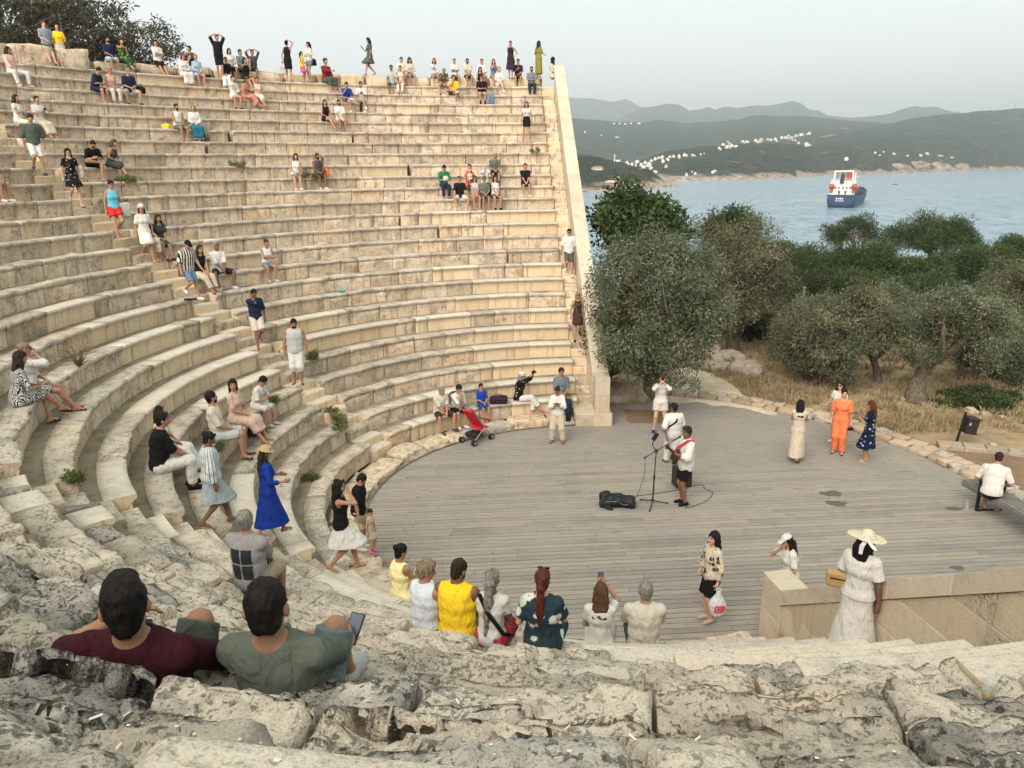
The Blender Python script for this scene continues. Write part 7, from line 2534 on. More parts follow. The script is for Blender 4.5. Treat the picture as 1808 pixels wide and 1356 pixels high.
stand('person in white shirt, sunglasses and grey shorts coming down beside the parapet', 1004, 487, 403, 5, skin='tan', hair=('short', 'black'), top=('white', 1, -.02, .025), bottom=('greengrey', 'legs', .95), arms='side', legs='step', extras=('sunglasses',), shoes=('white', 'shoe'), head=(0, 15))
stand('blonde person in short brown dress coming down beside the parapet', 1019, 609, 527, 5, sex='f', skin='tan', hair=('long', 'blonde'), dress=('brown', 0, .75, .04), arms='side', legs='step2', extras=('sunglasses',), shoes=('brown', 'shoe'), key='p83')
# ---- left, nearer
sit('person in zebra print dress with crossed legs at the left edge', 62, 722, 622, ('c', 22), sex='f', skin='tan', hair=('long', 'dark'), dress=('zebra', .9, .85, .05), arms='phone_low', legs='x', lean=10, shoes=('black', 'sandal'), dr=.22, key='p85')
sit('blonde person in white blouse and red sunglasses, hand at the mouth, left edge', 82, 702, 606, ('c', 15), sex='f', skin='red', hair=('bun', 'ash'), top=('white', 1.4, 0, .03), bottom=('zebra', 'legs', .75), arms=('lap', 'mouth'), legs='ext', extras=('sunglasses',), shoes=('brown', 'sandal'), dr=.22)
sit('bearded person in cream tee and grey shorts leaning an arm on the seat behind', 402, 763, 682, ('c', 5), skin='tan', hair=('short', 'black'), top=('offwhite', 1, 0), bottom=('stripegrey', 'legs', .95), arms=('backrest', 'lap'), legs='n', extras=('beard',), lean=-6, head=(-30, 0), shoes=('brown', 'sandal'), key='p87')
sit('dark haired person in pink striped long dress beside the man in cream tee', 432, 748, 670, ('c', -12), sex='f', skin='tan', hair=('bob', 'black'), dress=('pinkstripe', .9, 1.55, .08), arms='lap', legs='ext', head=(55, 0))
sit('child in white tee and white shorts looking down at a phone', 466, 728, 672, ('c', -5), H=1.45, child=True, skin='tan', hair=('short', 'black'), top=('white', 1, 0), bottom=('white', 'legs', .95), arms='phone_low', legs='n', lean=20, head=(0, 30), shoes=('stripegrey', 'shoe'), key='p89')
sit('person in black shirt and white trousers seen from behind right, left of centre', 285, 828, 728, ('c', 8), skin='tan', hair=('short', 'black'), top=('black', 1, 0, .025), bottom=('white', 'legs', 1.9, .02), arms='knees_mid', legs='n', extras=('headglasses',), shoes=('black', 'shoe'), lean=8)
sit('long haired person in wide white trousers sitting behind the black shirt', 296, 795, 718, ('c', -5), sex='f', skin='tan', hair=('long', 'black'), top=('offwhite', 1, 0), bottom=('white', 'legs', 1.95, .04), arms='lap', legs='ext', extras=('headglasses',))
stand('person in grey striped shirt and pale blue skirt walking down the left stairway', 385, 943, 776, 95, sex='f', skin='brown', hair=('bun', 'black'), top=('finestripe', 1.85, -.05, .045), bottom=('slateblue', 'skirt', 1.02, .015), arms='side', legs='walk', head=(0, 25), extras=('headglasses',))
stand('person in royal blue dress and straw hat walking down the left stairway', 482, 962, 815, 100, sex='f', skin='tan', hair=('long', 'dark'), dress=('royal', 1.6, 1.7, .02), arms='forearm', legs='walk', hat=('straw', 'straw'), head=(0, 15), shoes=('white', 'sandal'))
stand('person in black tee and beige shorts looking down beside the stage', 637, 970, 838, 75, skin='tan', hair=('short', 'black'), top=('black', .9, -.03, .03), bottom=('beige', 'legs', .92), arms='side', legs='feet', head=(0, 38), shoes=('white', 'shoe'), lean=6, key='p95')
stand('barefoot person in black top and white skirt with long dark hair, hand at the mouth', 608, 1008, 870, 85, sex='f', skin='tan', hair=('curly', 'black'), top=('black', 0, .0), bottom=('white', 'skirt', .9, .11), arms=('side', 'mouth'), legs='walk')
stand('toddler in beige romper and pink shoes on the edge of the stage', 657, 975, 907, 50, H=.84, child=True, skin='fair', hair=('short', 'dark'), dress=('sand', 0, .7, .08), arms='side', legs='n', head=(0, 25), shoes=('hotpink', 'shoe'), sex='f')
# ---- seated with their backs to the camera, near the stage
def near_sit(label, x, row, hy, dr=.2, face=('c', 0), **kw):
 t = _ST[(_ST[:, 0] == row) & (_ST[:, 1] > 205)]
 a = float(t[int(np.argmin(np.abs(t[:, 2] - x))), 1])
 pos = pol(rrow(row) + dr, a, zrow(row))
 H = kw.pop('H', None) or fit_h(pos, hy, .528, kw.pop('lo', 1.45), kw.pop('hi', 1.88))
 key = kw.pop('key', None)
 i = person(label, pos, 0, 'sit', H, rot_world=facedir(pos, face), group=SEATED, **kw)
 if key: PPL[key] = i
near_sit('person in pale yellow sleeveless dress holding a white ball, nearest the stage', 725, 1, 962, sex='f', skin='olive', hair=('bun', 'black'), dress=('paleyellow', 0, 1.4, .1), arms=('lap', 'phone_low'), head=(15, 15), key='p98')
near_sit('child in pale blue sleeveless top seen from behind, left of the yellow vest', 768, 5, 992, face=(C, -14), skin='tan', hair=('boy', 'ash'), top=('paleblue', 0, 0, .02), bottom=('denim', 'legs', .9), arms=('lap', 'lap'), head=(45, 12), build=1.0, lo=1.4)
near_sit('person in bright yellow vest seen from behind, head bowed', 822, 5, 990, face=(C, 2), skin='brown', hair=('buzz', 'dark'), top=('yellow', 0, 0, .02), bottom=('khaki', 'legs', .9), arms=('lap', 'phone_low'), head=(25, 22), build=1.12, extras=('beard',))
near_sit('person with long grey braids and white tee, black strap across the back', 878, 5, 1012, sex='f', skin='brown', hair=('braids', 'grey'), top=('white', .6, 0), bottom=('reddot', 'legs', .9, .03), arms='lap', lean=4, key='p101')
near_sit('person with dark red ponytail and big flower print top seen from behind', 962, 5, 1009, sex='f', skin='fair', hair=('pony', 'red'), top=('bigfloral', .7, 0, .03), bottom=('bigfloral', 'legs', .9, .03), arms=('forearm', 'phone_low'), extras=('headglasses',), key='p102')
near_sit('person with very long brown hair and white dress raising a phone, seen from behind', 1060, 2, 1035, sex='f', skin='tan', hair=('long', 'brown'), dress=('white', .6, .9, .04), arms=('lap', 'photo'), lean=3, key='p103')
near_sit('grey haired person in beige polo shirt seen from behind at the stage edge', 1133, 2, 1030, skin='tan', hair=('short', 'grey'), top=('offwhite', 1, 0, .02), bottom=('greengrey', 'legs', .9), arms='knee', build=1.06)
near_sit('grey haired person in grey tee with a dark square print on the back', 470, 6, 905, face=(C, 18), skin='tan', hair=('short', 'grey'), top=('grey', .95, 0, .025), bottom=('khaki', 'legs', .95), arms='knees_mid', head=(-5, 0), build=1.02, extras=('backprint',), key='p94')
# foreground pair, seen from behind
def head_placed(target, **kw):
 a = person('x', (0, 3, 5), 0, 'sit', vox=.06, fine=False, **kw)
 off = a['hc'] - np.array([0, 3, 5])
 for o in [a['e']] + list(a['e'].children_recursive):
  bpy.data.objects.remove(o)
 return np.array(target) - off
def dep_pt(px, py, dep):
 return np.array([0, 0, CAM_H]) + ray(px, py) * dep
k1 = dict(H=1.70, rot_world=radians(90), skin='olive', hair=('quiff', 'black'), top=('maroon', .95, 0, .017), bottom=('greengrey', 'legs', 1.0, .02), arms=('knee', (.30, .36, .20)), legs='up2', lean=-18, side=5, head=(-22, 22), shoes=('darkgrey', 'shoe'))
p1_ = head_placed(dep_pt(220, 1070, 2.95), **k1)
pm1 = person('person in maroon tee leaning back on the grey rocks in the left foreground', p1_, 0, 'sit', vox=.0085, group=SEATED, **k1)
k2 = dict(H=1.70, rot_world=radians(86), skin='olive', hair=('fade', 'black'), top=('sage', .95, 0, .017), bottom=('slate', 'legs', 1.0, .02), arms=((.04, .40, .30), (.17, .40, .27)), legs='up2', lean=-16, head=(-10, 24), shoes=('lightgrey', 'shoe'), extras=('beard',))
p2_ = head_placed(dep_pt(470, 1073, 3.10), **k2)
pm2 = person('bearded person in sage green tee leaning back on the rocks with a phone', p2_, 0, 'sit', vox=.0085, group=SEATED, **k2)
PPL['pm2'] = pm2
# ---- front row at the far side of the stage
sit('stocky person in cream tee and brown shorts with a moustache by the red stroller', 783, 733, 686, ('c', 0), row=1, skin='tan', hair=('fade', 'grey'), top=('offwhite', .95, 0, .022), bottom=('brown', 'legs', .95), arms='knees_mid', legs='wide', build=1.14, lean=10, head=(-25, 0), shoes=('darkgrey', 'shoe'))
sit('child in white top with a dark backpack, chin on hand behind the stroller', 811, 727, 695, ('c', -5), row=1, H=1.5, child=True, skin='tan', hair=('fade', 'black'), top=('white', 1.2, 0), bottom=('black', 'legs', .9), arms=('lap', 'chin'), lean=20, head=(-25, 10), shoes=('white', 'shoe'), key='p121')
sit('small child in blue tee and blue shorts on the front seat', 855, 720, 684, ('c', 0), row=1, H=1.16, child=True, skin='tan', hair=('short', 'black'), top=('blue', 1, 0), bottom=('blue', 'legs', .95), arms='lap', foot_z=-.34, shoes=('red', 'shoe'), legs='n')
sit('person in black patterned shirt and white sun hat aiming a camera, front seat', 919, 708, 657, ('c', 50), row=1, sex='f', skin='red', hair=('bob', 'grey'), top=('blackfloral', 1.7, 0, .03), bottom=('white', 'legs', 1.8, .025), arms=('photo_up', 'photo_up'), legs='x', hat=('bucket', 'white'), shoes=('hotpink', 'sandal'), lean=8, key='p118')
sit('young person in dark grey tee and shorts sitting beside the stair foot', 992, 705, 650, ('c', 5), row=1, skin='olive', hair=('boy', 'dark'), top=('slate', .95, 0, .02), bottom=('greengrey', 'legs', .9), arms='lap', legs='n', shoes=('white', 'shoe'), key='p117')
stand('person in white blouse and beige trousers looking at a phone by the front seats', 984, 781, 686, -5, sex='f', skin='olive', hair=('bun', 'dark'), top=('white', 1.7, .0, .03), bottom=('cream', 'legs', 1.95, .035), arms=('phone', 'phone'), legs='wide', head=(10, 28), extras=('headglasses',), shoes=('brown', 'sandal'), key='p116')
# ---- on the stage
STG = 'people on the wooden stage'
stand('person in white shirt and white shorts taking a photo by the olive trunk', 1164, 763, 662, 5, sex='f', skin='fair', hair=('long', 'brown'), top=('white', 1.6, .03, .03), bottom=('offwhite', 'legs', .55, .035), arms=('photo', 'photo'), legs='wide', shoes=('royal', 'shoe'), extras=('sunglasses',), group=STG, key='p113')
stand('person all in white with black hair and a black bag strap walking behind the singer', 1186, 822, 712, 200, skin='brown', hair=('short', 'black'), top=('white', 1.3, -.05, .035), bottom=('white', 'legs', 1.95, .03), arms=('swing_b', 'swing_f'), legs='walk', shoes=('brown', 'sandal'), head=(-35, 0), group=STG, key='p114')
stand('singer in loose white shirt and black shorts playing a guitar on a red strap', 1207, 890, 755, -62, skin='brown', hair=('boy', 'dark'), top=('white', 1.55, -.08, .045), bottom=('black', 'legs', .8, .02), arms=('fret', 'strum'), legs='feet', shoes=('black', 'shoe'), group=STG, key='singer', head=(-15, 0))
stand('person in cream long dress with very long black hair seen from behind', 1404, 814, 706, 170, sex='f', skin='tan', hair=('long', 'black'), dress=('cream', .3, 1.85, .05), arms=('phone', 'phone'), legs='walk', shoes=('brown', 'sandal'), group=STG, head=(-15, 0))
stand('person in bright orange wide trouser suit holding sandals', 1479, 800, 688, -10, sex='f', skin='fair', hair=('bun', 'black'), top=('orange', .95, -.06, .026), bottom=('orange', 'legs', 1.98, .028), arms=('side', 'side'), legs='n', shoes=('black', 'sandal'), group=STG, head=(-25, 0), key='p110')
stand('person with curly dark hair and glasses carrying a toddler behind the orange suit', 1470, 781, 674, -25, sex='f', skin='fair', hair=('curly', 'dark'), top=('white', .5, 0), bottom=('offwhite', 'legs', .6), arms=('baby', 'forearm'), legs='feet', shoes=('white', 'shoe'), group=STG, extras=('sunglasses',), key='p111', pos=tuple(at_z(1474, 781, 0)))
stand('person in navy floral dress with dark red hair typing on a phone', 1529, 815, 708, -100, sex='f', skin='tan', hair=('long', 'red'), dress=('navyfloral', .8, 1.15, .14), arms=('phone', 'phone'), legs='feet', shoes=('offwhite', 'sandal'), group=STG, head=(0, 25), key='p112')
stand('person in patchwork print shirt and black shorts carrying a white plastic bag', 1252, 1096, 940, -60, sex='f', skin='fair', hair=('bob', 'black'), top=('patchwork', 1.75, -.10, .035), bottom=('black', 'legs', .85, .03), arms=('side', 'carry'), legs='feet', shoes=('sand', 'shoe'), group=STG, head=(-15, 0), key='p105')
stand('person with white cap and white tee, hand at the face, behind the near parapet', 1384, 1120, 953, -65, sex='f', skin='tan', hair=('long', 'black'), top=('white', .8, .0, .02), bottom=('denim', 'legs', .6), arms=('side', 'mouth'), legs='feet', hat=('cap', 'white'), group=STG, head=(0, 25), pos=(4.27, 10.85, 0.0), lean=6)
q_ = (3.93, 7.95, 1.32)
stand('person in white dress and wide straw hat leaning on the near parapet', 0, 0, 962, 160, H=1.64, sex='f', skin='brown', hair=('long', 'black'), top=('white', .75, .05, .03), bottom=('white', 'skirt', 1.85, .13), arms=('forearm', 'side'), legs='feet', hat=('wide', 'palestraw'), head=(15, 12), pos=q_, key='p107', vox=.010)
# bench sitter comes with the bench in the props
# ---------------------------------------------------------------- things people hold, wear loose or left about
for k_, lb in [('p6', 'dark phone in the hands of the person in navy, upper left'), ('p13', 'phone held by the person in the long beige skirt'), ('p48', 'phone held up by the person in the dark patterned dress on the rim'),
               ('p50', 'phone held by the person in the white shirt, upper middle'), ('p89', 'phone in the lap of the child in white'), ('p85', 'white phone in the lap of the zebra dress'), ('p116', 'phone read by the person in beige trousers'),
               ('p113', 'phone held before the face by the olive trunk'), ('p112', 'phone of the person in the navy floral dress'), ('p83', 'white phone carried by the person in the brown dress'), ('p103', 'phone with a bright screen raised by the person in the white dress')]:
 phone_for(PPL[k_], lb, plain('white_phone', (.7, .7, .7), .3) if 'white phone' in lb else None)
i_ = PPL['p118']; p_ = (i_['hand'][0] + i_['hand'][1]) / 2
c_ = empty('camera_body', tuple(p_), i_['rz']); tag(c_, 'small black camera raised by the person in the white sun hat', 'camera')
mb = MB(); mb.box((0, 0, .03), (.13, .06, .085), bevel=.012); mb.build('case', M_GLASSES, c_)
mb = MB(); mb.tube([(0, .03, .03), (0, .08, .03)], .028, 12); mb.build('lens', M_GLASSES, c_, smooth=True)
# phone of the man in sage green
phone('black phone with lit blue screen held by the bearded person in the foreground', PPL['pm2']['hand'][1] + np.array([0, 0, .03]), [-.25, -.65, .75], None)
# baby and toddler carried
i_ = PPL['p75']
person('baby in white with a pink hat held by the person in red', i_['chest'] + i_['fw'] * .17 + np.array([0, 0, -.22]), 0, 'sit', .72, rot_world=i_['rz'] + pi / 2 + .3, child=True, sex='f', skin='fair', hair=('bald', 'brown'), dress=('white', .8, 1, .05), arms='lap', legs='n', hat=('bucket', 'pink'), foot_z=-.12)
i_ = PPL['p111']
person('toddler in yellow top carried by the person with curly hair', i_['chest'] + i_['fw'] * .14 - i_['R'] * .16 + np.array([0, 0, -.22]), 0, 'sit', .84, rot_world=i_['rz'] + pi / 2 - .9, child=True, sex='f', skin='fair', hair=('bob', 'dark'), top=('mustard', .8, 0), bottom=('offwhite', 'legs', 1.3), arms='lap', legs='n', foot_z=-.16)
# bags
def at_seat(px, py, dr=.15, dz=0.0):
 k, a = seat_at(px, py)
 return pol(rrow(k) + dr, a, zrow(k) + dz)
bag('small black bag on the seat beside the grey haired man in navy, upper left', at_seat(252, 166), (.30, .2, .24), CL['black'])
bag('small yellow bag left of the man in the white sleeveless top', at_seat(298, 228), (.26, .18, .14), CL['yellow'])
bag('black bag on the rim behind the woman in white dress', at_seat(368, 136, .2), (.3, .2, .10), CL['black'])
bag('black bag lying on a rim seat left of the man in white shirt', at_seat(262, 116, .3), (.3, .2, .12), CL['black'])
i_ = PPL['p46']; bag('black shoulder bag hanging from the person in denim shorts on the rim', i_['pel'] - i_['fw'] * .16 + np.array([0, 0, -.16]), (.26, .12, .26), CL['black'], strap=[i_['sh'][1], i_['pel'] - i_['fw'] * .18 + np.array([0, 0, .1])])
i_ = PPL['p44']; bag('pale bag held by the person in the black dress on the rim', i_['hand'][0] + np.array([0, 0, -.42]), (.24, .12, .38), CL['lightgrey'])
i_ = PPL['p67']; bag('black bag on the arm of the person in the plum dress', i_['hand'][0] + np.array([-.06, 0, -.24]), (.24, .12, .24), CL['black'])
i_ = PPL['p18']; bag('white tote bag with a green mark on the person in red shorts', i_['pel'] - i_['R'] * .26 + np.array([0, 0, -.22]), (.30, .10, .36), CL['white'], 'tote_bag', rz=i_['rz'], strap=[i_['sh'][0], i_['pel'] - i_['R'] * .26 + np.array([0, 0, .14])])
mb = MB(); mb.ball((0, 0, 0), .06, 8, sc=(1, .3, 1.1)); tg = mb.build('green_mark', CL['green'], bpy.data.objects[[o.name for o in bpy.data.objects if o.name.startswith('tote_bag')][0]], (0, -.05, .17), True)
i_ = PPL['p19']; bag('cream cloth bag hanging beside the white floral skirt', i_['hand'][0] + np.array([0, 0, -.40]), (.32, .10, .38), CL['cream'], 'tote_bag')
i_ = PPL['p16']; bag('small cream bag on the person in the black floral dress', i_['pel'] - i_['R'] * .24 + np.array([0, 0, -.05]), (.14, .10, .32), CL['cream'], strap=[i_['sh'][0], i_['pel'] - i_['R'] * .24 + np.array([0, 0, .27])])
bag('orange bag behind the man in the dark grey vest', at_seat(581, 309, .28), (.24, .2, .30), CL['orange'])
backpack('blue grey backpack on the seat beside the black printed tee', at_seat(868, 185, .12), .2 + pi, CL['denim'], .95)
backpack('dark backpack standing by the legs of the boy beside the stair foot', hit(1002, 737) + np.array([-.05, .1, 0]), pi * .95, CL['jeans'], 1.15)
i_ = PPL['p121']; backpack('small dark backpack worn by the child behind the stroller', i_['chest'] - i_['fw'] * .20 + np.array([0, 0, -.25]), i_['rz'], CL['darkgrey'], .8)
bag('dark green bag at the feet of the man in cream tee', hit(455, 768), (.36, .26, .22), CL['darkgrey'], rz=.5)
bag('black round bag behind the person in black shirt and white trousers', hit(281, 823), (.14, .14, .17), CL['black'])
bag('dark brown bag on the front seat by the white sun hat', at_seat(885, 708, .18), (.5, .3, .20), CL['plum'], 'handbag')
i_ = PPL['p116']; bag('small black bag on a strap beside the beige trousers', i_['pel'] - i_['R'] * .27 + np.array([0, 0, -.22]), (.14, .09, .20), CL['black'], strap=[i_['sh'][0], i_['pel'] - i_['R'] * .26 + np.array([0, 0, 0])])
i_ = PPL['p113']; bag('small brown purse hanging beside the white shorts', i_['pel'] + np.array([.27, -.02, -.20]), (.13, .08, .16), CL['brown'], strap=[i_['sh'][0], i_['pel'] + np.array([.27, 0, 0])])
i_ = PPL['p107']; bag('tan handbag under the arm of the person in the wide straw hat', i_['pel'] - i_['R'] * .26 + i_['fw'] * .02 + np.array([0, -.06, .02]), (.30, .11, .20), plain('tan_leather', (.36, .24, .11), .5), 'handbag', rz=i_['rz'] + .4, strap=[i_['sh'][0] + np.array([0, 0, .06]), i_['pel'] - i_['R'] * .26 + np.array([0, -.06, .22])])
# ribbon of the wide hat
mb = MB()
hl_ = i_['hl']
mb.tube([hl_(.06, -.105, .075), hl_(.10, -.17, .05), hl_(.09, -.21, -.02), hl_(.10, -.215, -.12)], [.018, .022, .025, .020], 6, flat=.25)
mb.tube([hl_(.06, -.105, .075), hl_(.14, -.16, .05), hl_(.20, -.17, .02), hl_(.26, -.17, -.01)], [.018, .022, .024, .018], 6, flat=.25)
mb.ball(hl_(.06, -.11, .075), .03, 8)
o_ = mb.build('hat_ribbon', CL['white'])
o_.parent = i_['e']; o_.matrix_parent_inverse = (Matrix.Translation(i_['e'].location) @ Matrix.Rotation(i_['rz'], 4, 'Z')).inverted()
i_ = PPL['p101']
mb = MB(); e0 = i_['sh'][0] + np.array([0, 0, .03]); b0 = -i_['fw']
mb.tube([e0 + i_['fw'] * .05, e0 + b0 * .06 + np.array([.02, 0, .03]), i_['chest'] + b0 * .145, i_['pel'] + i_['R'] * .16 + b0 * .10 + np.array([0, 0, .12]), i_['pel'] + i_['R'] * .21 + np.array([0, 0, .05])], .022, 6, flat=.3)
o_ = mb.build('bag_strap', CL['black']); o_.parent = i_['e']; o_.matrix_parent_inverse = (Matrix.Translation(i_['e'].location) @ Matrix.Rotation(i_['rz'], 4, 'Z')).inverted()
i_ = PPL['p114']
mb = MB(); b0 = -i_['fw']
mb.tube([i_['sh'][1] + i_['fw'] * .08, i_['sh'][1] - i_['R'] * .05 + np.array([0, 0, .085]), i_['chest'] + b0 * .175, i_['pel'] - i_['R'] * .19 + b0 * .06 + np.array([0, 0, .15])], .022, 6, flat=.35)
o_ = mb.build('bag_strap', CL['black']); o_.parent = i_['e']; o_.matrix_parent_inverse = (Matrix.Translation(i_['e'].location) @ Matrix.Rotation(i_['rz'], 4, 'Z')).inverted()
# ball in yellow dress's hands, pale ball of green tee
for k_, lb, r_ in (('p98', 'white round ball held by the person in the pale yellow dress', .095), ('p73', 'pale ball in the lap of the person in green', .10)):
 i_ = PPL[k_]; p_ = (i_['hand'][0] + i_['hand'][1]) / 2 + np.array([0, 0, .04])
 S = SDF(); S.ell((0, 0, 0), (r_, r_, r_)); o_ = S.mesh('ball', .015, CL['white']); o_.location = tuple(p_ + i_['fw'] * .04); tag(o_, lb, 'ball')
# sandals carried by the orange suit
i_ = PPL['p110']
S = SDF()
S.cap((-.03, .10, 0), (-.03, -.10, 0), .028, .03, .0).cap((.03, .09, .02), (.03, -.11, .02), .028, .03, .0)
o_ = S.mesh('carried_sandals', .012, CL['black']); o_.location = tuple(i_['hand'][0] + np.array([-.02, 0, -.05])); tag(o_, 'dark sandals carried in the hand of the person in orange', 'sandals')
# ---- plastic bag with red logo
i_ = PPL['p105']; p_ = i_['hand'][1] if i_['hand'][1][0] > i_['hand'][0][0] else i_['hand'][0]
pb = NB('thin_white_plastic'); pb.set('Base Color', (.72, .74, .76, 1)); pb.set('Roughness', .25); pb.set('Alpha', .82); pb.bump(pb.noise(pb.coord('Object'), 14, 5, .6, 1.5), 1.0, .05); M_PLASTIC = pb.done()
e_ = empty('plastic_bag', tuple(p_ + np.array([.03, -.02, -.46]))); tag(e_, 'white plastic carrier bag with a red logo hanging from the hand', 'plastic bag')
S = SDF(); S.ell((0, 0, .15), (.135, .095, .16)); S.cap((0, 0, .22), (0, 0, .42), .10, .018, .06); S.warp(.016, 9, 5); S.mesh('bag_body', .012, M_PLASTIC, e_)
mb = MB(); mb.tube([(-.03, 0, .40), (-.035, 0, .46), (0, 0, .475), (.035, 0, .46), (.03, 0, .40)], .010, 6); mb.build('handles', M_PLASTIC, e_)
M_LOGO = plain('red_print', (.55, .02, .03), .5)
mb = MB()
for (x0, z0, x1, z1) in ((-.075, .13, .055, .13), (.055, .13, .07, .22), (.07, .22, -.06, .22), (-.06, .22, -.075, .13)):
 mb.tube([(x0, -.105, z0), ((x0 + x1) / 2, -.112, (z0 + z1) / 2), (x1, -.105, z1)], .011, 5)
mb.tube([(-.03, -.112, .155), (-.025, -.114, .195)], .009, 5); mb.tube([(-.025, -.114, .195), (-.002, -.115, .186), (-.024, -.115, .176), (.0, -.115, .165), (-.03, -.113, .155)], .006, 5)
mb.tube([(.018, -.112, .158), (.022, -.113, .195), (.042, -.112, .195)], .007, 5); mb.tube([(.02, -.113, .176), (.038, -.112, .176)], .006, 5); mb.tube([(.018, -.112, .158), (.04, -.111, .158)], .006, 5)
mb.build('red_logo', M_LOGO, e_)
# ---- singer's guitar, strap, microphone stand, gig bag, cables, amplifier
i_ = PPL['singer']
f0 = i_['fw']; R0 = i_['R']
gc = i_['pel'] + f0 * .24 + np.array([0, 0, .22])
lh = i_['hand'][0]
gx = nrm(lh - gc)                       # neck direction
M_GUIT = plain('mahogany_guitar', (.085, .022, .012), .3, spec=.5, vary=.3)
q = Matrix((tuple(gx), tuple(nrm(np.cross(nrm(f0 - gx * (f0 @ gx)), gx)) * -1), tuple(nrm(f0 - gx * (f0 @ gx)))))
gr = empty('acoustic_guitar', tuple(gc)); gr.rotation_euler = q.transposed().to_euler(); tag(gr, 'reddish brown acoustic guitar played by the singer in the white shirt', 'guitar')
S = SDF(); S.ell((-.20, 0, 0), (.165, .19, .05)); S.ell((.06, 0, 0), (.13, .14, .05), None, .08); S.cut(lambda G: np.abs(G[..., 2]) - .045); S.mesh('guitar_body', .012, M_GUIT, gr)
mb = MB(); mb.box((.42, 0, .035), (.56, .055, .025), bevel=.008); mb.build('neck', plain('guitar_neck', (.05, .03, .02), .4), gr)
mb = MB(); mb.box((.76, 0, .03), (.16, .075, .02), bevel=.006); [mb.tube([(.70 + .05 * j, sg * .035, .03), (.70 + .05 * j, sg * .06, .03)], .007, 5) for j in range(3) for sg in (-1, 1)]; mb.build('headstock', MATS['guitar_neck'], gr)
mb = MB(); mb.lathe([(.001, .047), (.048, .047)], (-.02, 0, 0), 16); mb.build('sound_hole', M_BLACK, gr)
mb = MB(); mb.box((-.24, 0, .052), (.03, .13, .012)); mb.build('bridge', MATS['guitar_neck'], gr)
mb = MB(); tail = gc - gx * .36
sh = i_['sh'][0] + np.array([0, 0, .075]); cb = i_['chest'] - f0 * .20
mb.tube([gc + gx * .18 + f0 * .02, i_['chest'] + f0 * .215 - R0 * .02, sh + f0 * .08 + np.array([0, 0, .02]), sh - f0 * .06 + np.array([0, 0, .02]), cb, i_['pel'] + R0 * .26 + np.array([0, 0, .22]), tail], .030, 6, flat=.22)
o_ = mb.build('strap', plain('red_strap', (.42, .02, .035), .6)); o_.parent = gr; o_.matrix_parent_inverse = (Matrix.Translation(Vector(gc)) @ gr.rotation_euler.to_matrix().to_4x4()).inverted()
ms = at_z(1152, 892, 0)
e_ = empty('microphone_stand', tuple(ms)); tag(e_, 'black boom microphone stand in front of the singer', 'microphone stand')
mth = i_['hl'](0, .16, -.06) - ms
top_ = np.array([.03, 0, 1.22])
mb = MB(); mb.tube([(0, 0, .10), (.012, 0, .62)], .016, 8); mb.tube([(.012, 0, .62), tuple(top_)], .011, 8); mb.tube([(.010, 0, .58), (.014, 0, .68)], .022, 8); mb.build('pole', M_BLACK, e_)
for a in (10, 130, 250):
 mb = MB(); mb.tube([(0, 0, .11), (.34 * cos(radians(a)), .34 * sin(radians(a)), .015)], [.013, .012], 6); mb.ball((.34 * cos(radians(a)), .34 * sin(radians(a)), .018), .018, 6); mb.build('leg', M_BLACK, e_)
mb = MB(); mb.ball((0, 0, .11), .038, 8); mb.ball(tuple(top_), .045, 8); mb.build('clutch', M_BLACK, e_)
bd = nrm(mth - top_)
mb = MB(); mb.tube([tuple(top_ - bd * .28), tuple(mth - bd * .14)], .010, 6); mb.tube([tuple(top_ - bd * .30), tuple(top_ - bd * .22)], .020, 6); mb.build('boom_arm', M_BLACK, e_)
mb = MB(); mb.tube([tuple(mth - bd * .16), tuple(mth - bd * .05)], [.014, .020], 8); mb.ball(tuple(mth - bd * .02), .030, 8); mb.build('microphone', plain('dark_grey_mesh', (.05, .05, .055), .5), e_, smooth=True)
mb = MB(); mb.tube([tuple(top_ + np.array([-.02, 0, .02])), tuple(top_ + np.array([-.09, -.02, .14])), tuple(top_ + np.array([-.05, -.02, .30]))], .010, 6); mb.box(tuple(top_ + np.array([-.04, -.03, .32])), (.09, .02, .17), rot=Matrix.Rotation(.5, 3, 'Y')); mb.build('phone_holder', M_BLACK, e_)
def cable(label, pts, r=.006):
 P_c = [np.array(p, float) for p in pts]
 D = []
 for q in range(len(P_c) - 1):
  a, b, c, d = P_c[max(q - 1, 0)], P_c[q], P_c[q + 1], P_c[min(q + 2, len(P_c) - 1)]
  for t in np.linspace(0, 1, 7)[:-1]:
   D.append(.5 * (2 * b + (c - a) * t + (2 * a - 5 * b + 4 * c - d) * t * t + (3 * b - a - 3 * c + d) * t ** 3))
 D.append(P_c[-1])
 mb = MB(); mb.tube(D, r, 5); return tag(mb.build('cable', M_BLACK), label, 'cable')
g_ = lambda x, y, z=.012: at_z(x, y, z)
tw_ = ms + top_
cable('black cable hanging from the boom of the microphone stand to the gig bag', [tw_ - bd * .28, ms + np.array([-.20, -.02, .72]), ms + np.array([-.34, -.03, .22]), g_(1118, 880), g_(1108, 883)])
cable('thin cable lying across the boards behind the microphone stand', [g_(1115, 877), g_(1150, 872), g_(1180, 868), g_(1200, 864), g_(1215, 862)])
cable('looping cable on the boards right of the singer', [g_(1196, 862), g_(1222, 858), g_(1240, 856), g_(1246, 864), g_(1258, 868), g_(1256, 876), g_(1246, 885), g_(1226, 893), g_(1210, 896), g_(1218, 890)])
e_ = empty('amplifier', tuple(at_z(1203, 858, 0)), .2); tag(e_, 'small dark speaker box standing behind the singer', 'speaker')
mb = MB(); mb.box((0, 0, .24), (.36, .28, .46), bevel=.02); mb.build('cabinet', M_BLACK, e_)
mb = MB(); mb.box((0, -.142, .25), (.30, .006, .38)); mb.build('grille', plain('grille', (.03, .03, .03), .9), e_)
